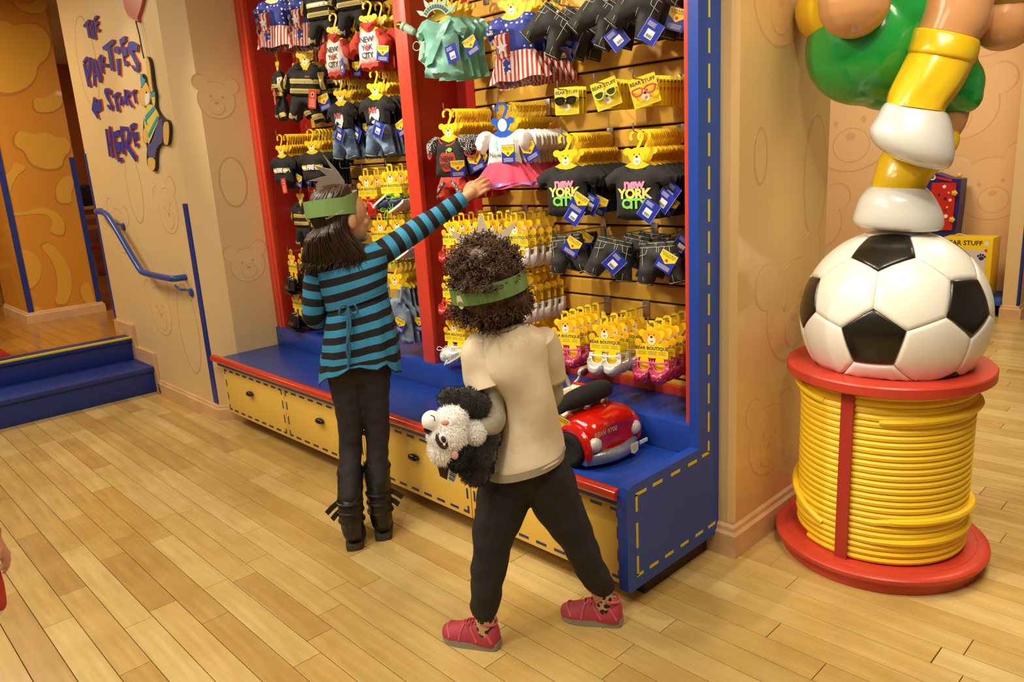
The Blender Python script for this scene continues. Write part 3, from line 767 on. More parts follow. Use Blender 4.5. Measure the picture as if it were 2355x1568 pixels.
def panel(poly, mtl):
    ctr = sum(poly, Vector()) / len(poly); m = MB(); n = len(poly); rings = []
    out = []
    for i in range(n):
        for k in range(6): out.append(poly[i].lerp(poly[(i + 1) % n], k / 6))
    for s, h in ((.0, .0035), (.3, .0035), (.6, .0032), (.85, .0028), (.95, .0018), (.988, -.002)):
        if s == 0: continue
        rings.append([ctr.lerp(p, s).normalized() * (BR + h) for p in out])
    vs = [BC + ctr.normalized() * (BR + .0035)] + [BC + p for r in rings for p in r]; N = len(out)
    vs = [Vector((p.x, p.y, max(p.z, .7215))) for p in vs]
    if all(p.z <= .7216 for p in vs): return
    fs = [(0, 1 + i, 1 + (i + 1) % N) for i in range(N)]
    for r in range(len(rings) - 1): fs += [(1 + r * N + i, 1 + (r + 1) * N + i, 1 + (r + 1) * N + (i + 1) % N, 1 + r * N + (i + 1) % N) for i in range(N)]
    m.add(vs, fs); m.build('panel', mtl, ball, ang=60)
M_bw = mat('ball_white', 'EDE7DA', .28, var=.03, scale=3, coat=.2); M_bb = mat('ball_black', '1A140C', .3, coat=.2)
for i in range(12): panel(around(IV[i], [IV[i].lerp(IV[j], 1 / 3) for j in nb[i]]), M_bb)
done = set()
for i in range(12):
    for j in nb[i]:
        for k in nb[i]:
            if j < k and k in nb[j]:
                key = tuple(sorted((i, j, k)))
                if key in done: continue
                done.add(key); T = [IV[q] for q in key]; c = (T[0] + T[1] + T[2]) / 3
                panel(around(c, [T[x].lerp(T[y], 1 / 3) for x in range(3) for y in range(3) if x != y]), M_bw)
m = MB(); m.ell(BC, BR - .0015, 40, 24, fn=None); m.v = [Vector((p.x, p.y, max(p.z, .722))) for p in m.v]; m.build('core', mat('ball_seam', 'B9B09A', .5), ball)
# ================================================================= merchandise: prototypes (copied below, then removed)
M_hang = mat('hanger_yellow', 'F2CB22', .35, rnd=.05); M_cream = mat('print_cream', 'F4E8C4', .5); M_ink = mat('print_ink', '2B2520', .5)
M_tagB = mat('tag_blue', '27339A', .3); M_tagY = mat('tag_yellow', 'F3CE1F', .35); M_paper = mat('tag_white', 'E9E6E0', .5); M_btn = mat('tag_red', 'C8321E', .4)
M_lett = mat('print_navy', '20275A', .5); M_tagR = mat('tag_fire_red', 'D8361F', .35); M_lgt = mat('print_pale', 'CFC9B6', .5)
M_blk = mat('cloth_black', '1D1B1C', .85, var=.15, scale=25, bump=.002, bscale=60); M_wht = mat('cloth_white', 'EFE9E4', .8, bump=.002, bscale=50)
M_rcl = mat('cloth_red', 'C23A26', .8, bump=.002, bscale=50); M_pinkT = mat('tulle_pink', 'D8405E', .7, bump=.003, bscale=70); M_rib = mat('ribbon_purple', '9B6FB8', .3)
M_teal2 = mat('satin_teal', '86C8B6', .28, var=.16, scale=14, bump=.006, bscale=22, sheen=.3); M_foam = mat('foam_mint', 'A9CDB8', .6); M_gold = mat('foil_gold', 'C79A3A', .2, metal=.9)
M_bandY = mat('band_yellow', 'E3BE1E', .45); M_silver = mat('band_silver', 'C9C7C2', .25, metal=.5)
def denim(name, c, c2):
    m = mat(name, c, .8); t = NT(m); nz = t.node('TexNoise', i_Scale=16.0, i_Detail=5.0); t.link(t.coord(), nz.inputs['Vector'])
    wv = t.node('TexWave', i_Scale=150.0, i_Distortion=1.0); t.link(t.coord(), wv.inputs['Vector'])
    t.link(t.mix(.12, t.ramp(nz.outputs['Fac'], [(.35, c), (.68, c2)]), wv.outputs['Color'], 'SOFT_LIGHT'), t.b.inputs['Base Color']); t.bump(nz.outputs['Fac'], .004, .7); return m
M_dnB = denim('denim_black', '1E1C1C', '34322F'); M_dn = denim('denim_blue', '32486B', '7E98B8'); M_dnL = denim('denim_pale', '5A6F86', '9BAFC0')
M_stW = mat('stitch_white', 'D9D2BE', .6)
def dots(name, base, dot, scale, thr, rn=.25):
    m = mat(name, base, .7); t = NT(m); v = t.node('TexVoronoi', i_Scale=scale, i_Randomness=rn); t.link(t.coord(), v.inputs['Vector'])
    t.link(t.ramp(v.outputs['Distance'], [(0, dot), (thr, base)], 'CONSTANT'), t.b.inputs['Base Color']); return m
M_star = dots('cloth_stars', '26348F', 'E9E7EE', 46, .27); M_dotB = dots('cloth_dots', '1B1718', 'E4DED6', 150, .38)
m = mat('cloth_stripes', 'C8392B', .7); t = NT(m); wv = t.node('TexWave', i_Scale=18.0, wave_profile='SIN'); t.link(t.coord(), wv.inputs['Vector']); t.link(t.ramp(wv.outputs['Fac'], [(0, 'C8392B'), (.5, 'EAE2DA')], 'CONSTANT'), t.b.inputs['Base Color']); M_strp = m
M_bag = mat('clear_bag', 'FFFFFF', .06, bump=.006, bscale=28, Transmission_Weight=1.0, IOR=1.12)
def glit(name, c, c2, c3, sc=260):
    m = mat(name, c, .25, coat=.5); t = NT(m); v = t.node('TexVoronoi', i_Scale=float(sc)); t.link(t.coord(), v.inputs['Vector'])
    t.link(t.ramp(v.outputs['Color'], [(0, c), (.62, c2), (.86, c3)], 'CONSTANT'), t.b.inputs['Base Color']); t.bump(v.outputs['Distance'], .002, .6); return m
M_ruby = glit('glitter_ruby', 'A81418', 'C82A26', 'E87A66'); M_pnk = glit('glitter_pink', '9C1648', 'B4225A', 'F0B8C8'); M_iri = glit('glitter_pearl', 'CFC6C0', 'E0D2DC', 'BFE0C8'); M_slv = mat('foil_silver', 'CFCCC8', .25, metal=.35, bump=.002, bscale=70)
M_pinkr = mat('rim_pink', 'DE5F92', .35); M_sole = mat('sole_white', 'E6E1D8', .5); M_navy = mat('shoe_navy', '23264E', .5); M_lime = mat('lace_lime', '7FDB3C', .5); M_redG = mat('clog_red', 'C51A12', .12, coat=.5); M_bkG = mat('boot_black', '171310', .18, coat=.3); M_snk = mat('sneaker_white', 'E4E2E0', .45)
M_card = mat('card_yellow', 'F5D31C', .35, rnd=.04); M_paw = mat('card_orange', 'F0B020', .4); M_hblue = mat('hanger_blue', '2A5AC8', .3)
PROTO = []
def proto(name, cat='toy clothes'):
    o = thing(name, '', cat); PROTO.append(o); return o
def sym(h): return h + [(-x, z) for x, z in reversed(h) if abs(x) > 1e-6]
def prz(mb, poly, t=.0015, y0=0.0): return mb.prism(poly, lambda u, v, d: Vector((u, y0 - t + 2 * t * d, v)))
def el2(cx, cz, rx_, rz_=None, n=14): return arc(cx, cz, rx_, 0, 360, n, rz_)[:-1]
def face(parent, cz, s=1.0, y=-.002, name='face'):
    m = MB()
    f = lambda k: (lambda u, v, d: Vector((u, y - .0004 * k * d, v)))
    m.prism(el2(0, cz - .014 * s, .0165 * s, .0185 * s, 16), f(1))
    m.mat(1).prism(el2(0, cz - .001 * s, .0052 * s, .0046 * s, 10), f(2))
    for x in (-.0105, .0105): m.prism(el2(x * s, cz + .008 * s, .0017 * s, .0034 * s, 8), f(1.5))
    m.prism(ribbon([(-.006 * s, cz - .0165 * s), (.001 * s, cz - .0185 * s), (.007 * s, cz - .0165 * s)], .0016 * s), f(2))
    m.prism(ribbon([(-.003 * s, cz - .022 * s), (.004 * s, cz - .0215 * s)], .0014 * s), f(2))
    return m.build(name, [M_cream, M_ink], parent, smooth=False, local=True)
HOOKP = smooth_open(arc(0, -.0185, .0225, 218, -28, 12) + [(.012, -.048), (.003, -.066), (0, -.080)], 1)
HEADP = smooth_closed([(-.036, -.082), (-.026, -.069), (0, -.067), (.026, -.069), (.036, -.082), (.031, -.104), (.02, -.122), (0, -.130), (-.02, -.122), (-.031, -.104)], 2)
SHLD = [(-.016, -.118), (.016, -.118), (.052, -.138), (.058, -.150), (.054, -.160), (.046, -.156), (.044, -.164), (.02, -.158), (0, -.154), (-.02, -.158), (-.044, -.164), (-.046, -.156), (-.054, -.160), (-.058, -.150), (-.052, -.138)]
def hanger_mesh(mt, name='hanger'):
    m = MB(); prz(m, ribbon(HOOKP, [.011 + .001 * sin(i) * 0 for i in range(len(HOOKP))]))
    prz(m, HEADP, .0016); prz(m, el2(-.036, -.078, .0155), .0014); prz(m, el2(.036, -.078, .0155), .0014); prz(m, SHLD, .0013)
    m.v = [Vector((p.x, p.y, -.15 + (p.z + .15) * .84)) for p in m.v]
    return m.mesh(name, mt, smooth=False)
HM, HMB = hanger_mesh(M_hang), hanger_mesh(M_hblue)
def hanger(p, fc=True, me=None):
    o = link('hanger', me or HM, p)
    if fc: face(o, -.107, .92)
    return o
# --- paper tags
def tag_meshes():
    R = {}
    b = MB(); prz(b, [(-.033, 0), (.033, 0), (.033, -.072), (-.033, -.072)], .0007)
    R['tag'] = b.mesh('tag', M_tagB, smooth=False)
    y = lambda k: (lambda u, v, d: Vector((u, -.0008 - .0003 * k * d, v)))
    p = MB(); p.prism([(-.031, -.002), (.031, -.002), (.031, -.026), (0, -.046), (-.031, -.026)], y(1))
    p.mat(1).prism(el2(0, -.033, .0055, .0055, 12), y(2)); p.mat(2); text_mesh('BUILD-A-BEAR\nWORKSHOP', .0085, p, lambda u, v, d: Vector((u, -.0016, v - .014)))
    p.mat(3)
    for i in range(4): p.prism([(-.024, -.052 - .004 * i), (.024, -.052 - .004 * i), (.024, -.0535 - .004 * i), (-.024, -.0535 - .004 * i)], y(1))
    R['front'] = p.mesh('tag_print', [M_tagY, M_btn, M_lett, M_lgt], smooth=False)
    q = MB(); q.prism([(-.014, -.030), (.014, -.030), (.014, -.058), (-.014, -.058)], y(1))
    q.mat(1)
    for i in range(9): q.prism([(-.011 + .0025 * i, -.045), (-.011 + .0025 * i + (.0008 + .0006 * (i % 3)), -.045), (-.011 + .0025 * i + (.0008 + .0006 * (i % 3)), -.055), (-.011 + .0025 * i, -.055)], y(2))
    q.mat(0)
    for i in range(11):
        for x in (-.031, .0302): q.prism([(x, -.002 - .0064 * i), (x + .0010, -.002 - .0064 * i), (x + .0010, -.006 - .0064 * i), (x, -.006 - .0064 * i)], y(1))
    for i in range(5): q.prism([(-.024, -.008 - .003 * i), (.006 - .003 * (i % 2), -.008 - .003 * i), (.006 - .003 * (i % 2), -.0088 - .003 * i), (-.024, -.0088 - .003 * i)], y(1))
    R['back'] = q.mesh('tag_print', [M_paper, M_ink], smooth=False)
    r = MB(); prz(r, [(-.022, 0), (.022, 0), (.022, -.085), (-.022, -.085)], .0007); R['firetag'] = r.mesh('tag', M_tagR, smooth=False)
    q = MB(); q.prism(el2(0, -.022, .010, .012, 14), y(1)); q.mat(1).prism(el2(0, -.022, .006, .0075, 10), y(2)); q.mat(0)
    for i in range(9): q.prism([(-.016, -.042 - .0042 * i), (.015, -.042 - .0042 * i), (.015, -.0432 - .0042 * i), (-.016, -.0432 - .0042 * i)], y(1))
    R['fireprint'] = q.mesh('tag_print', [M_lgt, M_lett], smooth=False)
    return R
TG = tag_meshes()
def add_tag(p, loc, rot=(0, 0, 0), kind='front', s=1.0):
    t = link('tag', TG['firetag' if kind == 'fire' else 'tag'], p); t.location = loc; t.rotation_euler = rot; t.scale = (s, s, s)
    link('tag_print', TG[{'fire': 'fireprint'}.get(kind, kind)], t); return t
def onH(H, base=0.0, off=.002): return lambda u, v, d: Vector((u, -(base + H((u, v)) + off + d), v))
def shifted(fn, cx, cz): return lambda u, v, d: fn(u + cx, v + cz, d)
TEE = sym([(.0, -.150), (.026, -.146), (.048, -.136), (.085, -.146), (.128, -.178), (.112, -.222), (.084, -.206), (.080, -.26), (.084, -.318), (.05, -.326), (.0, -.328)])
def garment(p, poly, thick, m, name, wr=.006, seed=0, bulge=1.0, grid=.014, edge=.001):
    b = MB().pillow(poly, thick, XZ, grid, bulge, wr, 28, seed, edge); o = b.build(name, m, p, local=True); return o, b.H
def flatg(p, poly, thick, m, name):                              # garment squeezed flat between its neighbours
    return MB().pillow(poly, thick, XZ, .05, .6, 0, 1, 0, .001).build(name, m, p, local=True)
# --- black city tee
def p_tee():
    p = proto('hanging_tee'); hanger(p); o, H = garment(p, TEE, .026, M_blk, 'tee', .010, 3)
    for s_, z, mt, c in (('new', -.200, 'print_pink', 'E58AAE'), ('YORK', -.234, 'print_gold', 'E8D36A'), ('CITY', -.268, 'print_green', '7FCF5A')):
        m = MB(); text_mesh(s_, .047, m, shifted(onH(H, .001, .004), 0, z), bold=.0022, space=.92); m.build('lettering', mat(mt, c, .5), o, smooth=False, local=True)
    m = MB().tube([XZ(u, v, .012) for u, v in arc(0, -.146, .034, 180, 360, 10, .016)], .003, 6); m.build('collar', M_blk, o, local=True)
    return p
def back_of(name, poly, m, th=.0055, me=None):
    p = proto(name); hanger(p, False, me); flatg(p, poly, th, m, name.split('_')[-1]); return p
P_tee = p_tee(); P_teeB = back_of('hanging_tee', TEE, M_blk)
# --- black apple tee with dotted sleeves and red ruffle trousers
SLV = lambda s_: [(s_ * .046, -.136), (s_ * .075, -.128), (s_ * .115, -.150), (s_ * .128, -.192), (s_ * .105, -.222), (s_ * .082, -.205), (s_ * .060, -.170)]
BODY = sym([(0, -.160), (.030, -.148), (.052, -.136), (.072, -.18), (.078, -.24), (.088, -.30), (.05, -.308), (0, -.310)])
def p_apple():
    p = proto('hanging_outfit'); hanger(p); o, H = garment(p, BODY, .020, M_blk, 'tee', .006, 5)
    for s_ in (-1, 1):
        a, _ = garment(p, SLV(s_), .026, M_dotB, 'sleeve', .006, s_); MB().tube([XZ(s_ * u, v, .0) + Vector((0, .016 * cos(k * pi / 5), 0)) for k, (u, v) in enumerate(arc(.112, -.205, .022, 0, 324, 9, .02))], .0045, 6, closed=True).build('cuff', M_rcl, a, local=True)
    MB().tube([XZ(u, v, .012) for u, v in arc(0, -.140, .045, 180, 360, 12, .032)], .004, 6).build('collar', M_rcl, o, local=True)
    m = MB(); m.decal(smooth_closed([(0, -.205), (.03, -.198), (.045, -.225), (.04, -.262), (.02, -.285), (0, -.280), (-.02, -.285), (-.04, -.262), (-.045, -.225), (-.03, -.198)], 2), H, XZ, .004, .012)
    a = m.build('apple', mat('sequin_red', 'B83A2C', .35, bump=.003, bscale=160), o, local=True)
    m = MB(); text_mesh('NEW\nYORK', .030, m, shifted(onH(H, .001, .0085), 0, -.242), bold=.001, line=1.0); m.build('lettering', M_ink, o, smooth=False, local=True)
    m = MB(); prz(m, el2(.014, -.190, .013, .009), .0012, -.022); prz(m, ribbon([(-.004, -.205), (-.002, -.188)], .005), .0012, -.022); m.build('leaf', mat('print_green', '7FCF5A', .5), o, smooth=False, local=True)
    q, H2 = garment(p, sym([(0, -.305), (.06, -.305), (.085, -.36), (.075, -.405), (.03, -.41), (.012, -.36), (0, -.36)]), .030, M_rcl, 'trousers', .012, 9)
    for s_ in (-1, 1): MB().tube(catmull([XZ(s_ * .02, -.325, .03), XZ(s_ * .045, -.35, .034), XZ(s_ * .07, -.40, .022)], 5), [.008] * 11, 6).build('ruffle', M_dotB, q, local=True)
    return p
P_apple = p_apple()
def p_appleB():
    p = proto('hanging_outfit'); hanger(p, False); flatg(p, BODY, .006, M_blk, 'tee')
    for s_ in (-1, 1): flatg(p, SLV(s_), .006, M_dotB, 'sleeve')
    flatg(p, sym([(0, -.305), (.06, -.305), (.085, -.36), (.075, -.405), (.03, -.41), (0, -.36)]), .006, M_rcl, 'trousers'); return p
P_appleB = p_appleB()
# --- white top with pink tulle skirt
def skirt_rings(b, z0, z1, r0, r1, th=.5, n=72, w=.010, k=9, ph=0.0, steps=9, grow=0.0):
    R = []
    for i in range(steps + 1):
        t = i / steps; r = r0 + (r1 - r0) * (t ** .8); R.append([Vector(((r + grow + w * t * sin(k * 2 * pi * j / n + ph + t)) * cos(2 * pi * j / n), (r + grow + w * t * sin(k * 2 * pi * j / n + ph + t)) * th * sin(2 * pi * j / n), z0 + (z1 - z0) * t + .006 * t * sin(5 * 2 * pi * j / n + ph))) for j in range(n)])
    return b.rings(R, caps=False)
def p_tutu():
    p = proto('hanging_dress'); hanger(p, True); o, H = garment(p, sym([(0, -.160), (.030, -.148), (.050, -.136), (.066, -.17), (.068, -.22), (.078, -.262), (.04, -.272), (0, -.270)]), .024, M_wht, 'top', .006, 2)
    for s_ in (-1, 1): garment(p, smooth_closed([(s_ * .046, -.134), (s_ * .080, -.122), (s_ * .118, -.140), (s_ * .126, -.180), (s_ * .105, -.222), (s_ * .076, -.205), (s_ * .058, -.165)], 1), .034, M_wht, 'puff_sleeve', .012, 4 + s_)
    b = skirt_rings(MB(), -.252, -.352, .064, .148, .5, w=.016); k = b.build('skirt', M_pinkT, p, local=True)
    b = skirt_rings(MB(), -.334, -.344, .141, .149, .5, w=.016, grow=.004, steps=2, ph=.75); b.build('ribbon', M_rib, k, local=True)
    m = MB(); text_mesh('New', .028, m, shifted(onH(H, .001, .004), -.028, -.222)); m.build('lettering', M_ink, o, smooth=False, local=True); m = MB(); text_mesh('York', .028, m, shifted(onH(H, .001, .004), .032, -.226)); m.build('lettering', M_ink, o, smooth=False, local=True)
    m = MB(); text_mesh('I', .045, m, shifted(onH(H, .001, .004), -.02, -.185), bold=.002); m.build('print', mat('print_cyan', '7FD0DC', .5), o, smooth=False, local=True)
    return p
P_tutu = p_tutu()
def p_tutuB():
    p = proto('hanging_dress'); hanger(p, False); flatg(p, sym([(0, -.160), (.05, -.136), (.085, -.128), (.12, -.15), (.122, -.19), (.1, -.215), (.070, -.20), (.078, -.262), (0, -.270)]), .009, M_wht, 'top')
    skirt_rings(MB(), -.252, -.350, .062, .13, .10, w=.012, k=7, n=42, steps=5).build('skirt', M_pinkT, p, local=True); return p
P_tutuB = p_tutuB()
# --- shorts hung straight on the peg
SHO = [(-.066, -.004), (.066, -.004), (.080, -.09), (.094, -.150), (.036, -.162), (.004, -.098), (-.036, -.162), (-.094, -.150), (-.080, -.09)]
def p_shorts(nm, mt, st=M_stW, wash=False):
    p = proto(nm); o, H = garment(p, SHO, .034, mt, 'shorts', .012, 6, grid=.013)
    f = onH(H, .001, .0015); m = MB()
    def sti(pts, r=.0007):
        q = []
        for i in range(len(pts) - 1):
            a, b = Vector(pts[i]), Vector(pts[i + 1]); n = max(1, int((b - a).length / .008)); q += [a.lerp(b, j / n) for j in range(n)]
        m.tube([f(u, v, 0) for u, v in q + [Vector(pts[-1])]], r, 5)
    for pts in ([(-.064, -.020), (.064, -.020)], [(-.062, -.007), (.062, -.007)], [(.004, -.02), (.004, -.095)], [(.012, -.02), (.012, -.055), (.004, -.066)], [(.03, -.02), (.036, -.042), (.068, -.05)], [(-.03, -.02), (-.036, -.042), (-.068, -.05)],
                [(.034, -.03 + -.124), (.090, -.144)], [(-.034, -.154), (-.090, -.144)], [(.05, -.022), (.056, -.148)], [(-.05, -.022), (-.056, -.148)]): sti(pts)
    m.build('stitching', st, o, local=True)
    b = MB().lathe([(0, 0), (.006, 0), (.0065, .002), (.004, .003), (0, .0025)], f(0.0, -.013, .0), 12, Matrix.Rotation(pi / 2, 3, 'X')); b.build('button', mat('button_brass', '8E8470', .35, metal=.7), o, local=True)
    for x in (-.035, .035):
        MB().box(x - .003, x + .003, f(x, -.012, 0).y - .003, f(x, -.012, 0).y + .001, -.024, -.002).build('belt_loop', mt, o, local=True)
    return p
P_shoB = p_shorts('denim_shorts', M_dnB)
# --- liberty costume
def p_lib():
    p = proto('hanging_costume'); hanger(p, False)
    o, H = garment(p, sym([(0, -.165), (.03, -.150), (.052, -.138), (.085, -.150), (.125, -.195), (.102, -.235), (.080, -.215), (.080, -.30), (.094, -.375), (.04, -.385), (0, -.380)]), .036, M_teal2, 'robe', .020, 8)
    m = MB().decal([(.05, -.15), (.066, -.165), (-.03, -.325), (-.075, -.335), (-.07, -.315), (-.02, -.25)], H, XZ, .010, .02); m.build('sash', M_teal2, o, local=True)
    c = MB(); f = lambda u, v, d: Vector((u, -.028 - .006 * d + .18 * u * u * 10 * .3, v))
    band = arc(0, -.165, .075, 28, 152, 12) + arc(0, -.165, .050, 152, 28, 12); c.prism(band, f)
    for a in (32, 61, 90, 119, 148):
        x, z = .072 * cos(radians(a)), -.165 + .072 * sin(radians(a)); dx, dz = cos(radians(a)), sin(radians(a)); c.prism(smooth_closed([(x - dz * .013, z + dx * .013), (x + dx * .036 - dz * .003, z + dz * .036), (x + dx * .036 + dz * .003, z + dz * .036), (x + dz * .013, z - dx * .013)], 1), f)
    k = c.build('foam_crown', M_foam, p, local=True); w = MB()
    for i in range(11):
        a = radians(38 + 104 * i / 10); u = Vector((cos(a), sin(a))); n = Vector((-u.y, u.x)) * .0042; q = [u * .055 + n, u * .070 + n, u * .070 - n, u * .055 - n]; w.prism([(x.x, x.y - .165) for x in q], lambda u_, v, d: f(u_, v, 1) + Vector((0, -.001 * d, 0)))
    w.build('crown_windows', mat('print_slate', '2C4650', .5), k, smooth=False, local=True)
    t = MB().lathe([(0, 0), (.014, 0), (.018, .02), (.016, .045), (.02, .05), (.02, .062), (.012, .066), (0, .066)], (-.118, -.02, -.190), 14, Matrix.Rotation(-1.0, 3, 'Y')); t.build('torch', M_foam, p, local=True)
    MB().ell((-.182, -.02, -.155), (.020, .014, .016), 12, 8).build('torch_flame', M_gold, p, local=True)
    b, _ = garment(p, [(-.10, -.23), (-.068, -.222), (-.065, -.27), (-.088, -.325), (-.118, -.30)], .018, M_foam, 'foam_book', .0, 1)
    MB().tube(arc_xz(-.115, -.245, .018, .01), .002, 5, closed=True).build('book_strap', M_foam, b, local=True)
    return p
def arc_xz(cx, cz, r, d): return [XZ(u, v, d) for u, v in arc(cx, cz, r, 0, 342, 19)]
P_lib = p_lib()
P_libB = back_of('hanging_costume', sym([(0, -.165), (.052, -.138), (.085, -.150), (.125, -.195), (.102, -.235), (.080, -.215), (.08, -.30), (.098, -.385), (0, -.39)]), M_teal2, .011)
# --- star and stripe dress in a clear bag
def p_star():
    p = proto('bagged_dress'); hanger(p); o, H = garment(p, sym([(0, -.158), (.03, -.148), (.052, -.134), (.09, -.142), (.122, -.185), (.105, -.218), (.074, -.204), (.078, -.29), (0, -.30)]), .028, M_star, 'bodice', .012, 4)
    skirt_rings(MB(), -.27, -.378, .074, .125, .40, w=.010).build('skirt', M_strp, p, local=True)
    a, _ = garment(p, [(-.075, -.20), (-.005, -.195), (.0, -.30), (-.072, -.31)], .05, M_strp, 'folded_hat', .01, 2); m = MB(); f = lambda u, v, d: Vector((u, -.052 - .002 * d, v))
    m.prism([(-.037 + .026 * (1 if k % 2 == 0 else .42) * sin(k * pi / 5), -.255 + .026 * (1 if k % 2 == 0 else .42) * cos(k * pi / 5)) for k in range(10)], f); m.build('star', M_wht, a, smooth=False, local=True)
    garment(p, [(-.06, -.30), (-.015, -.28), (0, -.37), (-.05, -.39)], .045, M_star, 'leggings', .01, 7)
    garment(p, [(-.098, -.17), (.02, -.185), (.03, -.40), (-.095, -.41)], .066, M_bag, 'clear_bag', .016, 5, bulge=.8); return p
P_star = p_star()
def p_starB():
    p = proto('bagged_dress'); hanger(p, False); flatg(p, sym([(0, -.158), (.052, -.134), (.09, -.142), (.122, -.185), (.105, -.218), (.078, -.21), (.078, -.28), (0, -.29)]), .014, M_star, 'bodice')
    skirt_rings(MB(), -.27, -.378, .074, .12, .16, w=.010, n=48).build('skirt', M_strp, p, local=True); return p
P_starB = p_starB()
# --- firefighter suit
JAC = sym([(0, -.158), (.03, -.150), (.055, -.132), (.088, -.148), (.118, -.200), (.122, -.245), (.088, -.250), (.082, -.20), (.085, -.275), (.04, -.282), (0, -.282)])
def bands(o, H, rows, parent):
    for x0, x1, z0, z1, w in rows:
        a, b = MB(), MB()
        d = Vector((x1 - x0, z1 - z0)).normalized(); n = Vector((-d.y, d.x)); q = lambda ww: [(x0 + n.x * ww, z0 + n.y * ww), (x1 + n.x * ww, z1 + n.y * ww), (x1 - n.x * ww, z1 - n.y * ww), (x0 - n.x * ww, z0 - n.y * ww)]
        a.decal(q(w), H, XZ, .0035, .012, .001); b.decal(q(w * .42), H, XZ, .0052, .012, .001)
        a.build('yellow_band', M_bandY, o, local=True); b.build('silver_band', M_silver, o, local=True)
def p_fire():
    p = proto('firefighter_outfit'); hanger(p); j, H = garment(p, JAC, .030, M_blk, 'jacket', .010, 3, grid=.012)
    bands(j, H, [(-.082, .082, -.208, -.208, .0105), (-.084, .084, -.252, -.252, .0105), (.094, .112, -.165, -.243, .009), (-.094, -.112, -.165, -.243, .009)], p)
    for s_ in (-1, 1): garment(p, [(s_ * .012, -.150), (s_ * .035, -.120), (s_ * .072, -.135), (s_ * .060, -.165), (s_ * .025, -.172)], .016, M_blk, 'collar', 0, s_)
    m = MB(); text_mesh('FDNY', .011, m, shifted(onH(H, .001, .004), .035, -.188)); m.build('lettering', mat('print_rose', 'D88A86', .5), j, smooth=False, local=True)
    t, H = garment(p, [(-.078, -.272), (.078, -.272), (.092, -.335), (.098, -.385), (.050, -.400), (.012, -.318), (-.012, -.318), (-.050, -.400), (-.100, -.385), (-.092, -.335)], .028, M_blk, 'trousers', .008, 2, grid=.012)
    bands(t, H, [(.045, .096, -.375, -.360, .012), (-.045, -.097, -.375, -.360, .012)], p); return p
P_fire = p_fire()
# --- red and white hoodie
def p_hood():
    p = proto('hanging_hoodie'); hanger(p); o, H = garment(p, sym([(0, -.152), (.034, -.148), (.046, -.14), (.066, -.22), (.072, -.290), (.03, -.296), (0, -.297)]), .028, M_wht, 'front_panel', .004, 2)
    for s_ in (-1, 1): garment(p, [(s_ * .030, -.136), (s_ * .07, -.146), (s_ * .122, -.200), (s_ * .108, -.250), (s_ * .074, -.236), (s_ * .066, -.30), (s_ * .056, -.23)], .028, M_rcl, 'sleeve', .008, 3 + s_)
    garment(p, sym([(0, -.168), (.02, -.150), (.05, -.120), (.044, -.106), (0, -.112)]), .020, M_rcl, 'hood', .005, 1); garment(p, sym([(0, -.290), (.066, -.284), (.062, -.320), (.03, -.328), (0, -.330)]), .026, M_rcl, 'waistband', 0, 1)
    m = MB(); text_mesh('NEW', .036, m, shifted(onH(H, .001, .004), 0, -.190), bold=.0006, space=.85); text_mesh('Y', .036, m, shifted(onH(H, .001, .004), -.020, -.225), bold=.0006); text_mesh('K', .036, m, shifted(onH(H, .001, .004), .022, -.225), bold=.0006); text_mesh('CITY', .036, m, shifted(onH(H, .001, .004), 0, -.260), bold=.0006, space=.8); m.build('lettering', M_ink, o, smooth=False, local=True)
    m = MB(); m.decal(el2(0, -.227, .0125, .012), H, XZ, .0045, .01); m.decal(ribbon([(0, -.216), (.003, -.208)], .004), H, XZ, .0045, .01); m.build('apple_print', mat('print_apple', 'D2382C', .5), o, smooth=False, local=True); return p
P_hood = p_hood()
P_hoodB = back_of('hanging_hoodie', TEE, M_rcl, .012)
# --- black tee with blue denim shorts
def p_set():
    p = proto('hanging_outfit'); hanger(p); o, H = garment(p, sym([(0, -.165), (.028, -.150), (.048, -.136), (.085, -.150), (.118, -.195), (.1, -.228), (.078, -.21), (.075, -.275), (0, -.28)]), .026, M_blk, 'tee', .010, 5)
    m = MB(); m.decal(smooth_closed([(.0, -.205), (.03, -.195), (.04, -.225), (.02, -.262), (-.012, -.27), (-.03, -.24), (-.018, -.21)], 1), H, XZ, .004, .015); q = m.build('print', M_wht, o, local=True)
    m = MB(); text_mesh('NY', .034, m, shifted(onH(H, .001, .0065), .0, -.205), bold=.002); m.build('lettering', mat('print_rose2', 'C24A52', .5), o, smooth=False, local=True)
    s_, H2 = garment(p, [(x, z - .262) for x, z in SHO], .036, M_dn, 'shorts', .012, 7)
    f = onH(H2, .001, .001); m = MB()
    for pts in ([(-.03, -.415), (-.09, -.405)], [(.03, -.415), (.09, -.405)], [(.0, -.285), (.002, -.355)], [(-.062, -.282), (.062, -.282)], [(.03, -.284), (.04, -.305), (.07, -.312)], [(-.03, -.284), (-.04, -.305), (-.07, -.312)]): m.tube([f(*Vector(pts[i]).lerp(Vector(pts[min(len(pts) - 1, i + 1)]), k / 5), 0) for i in range(len(pts) - 1) for k in range(6)], .0012, 5)
    m.build('stitching', M_stW, s_, local=True); return p
P_set = p_set()
def p_setB():
    p = proto('hanging_outfit'); hanger(p, False); flatg(p, TEE[:0] or sym([(0, -.165), (.048, -.136), (.085, -.150), (.118, -.195), (.1, -.228), (.078, -.21), (.075, -.275), (0, -.28)]), .008, M_blk, 'tee'); flatg(p, [(x, z - .262) for x, z in SHO], .0085, M_dn, 'shorts'); return p
P_setB = p_setB()
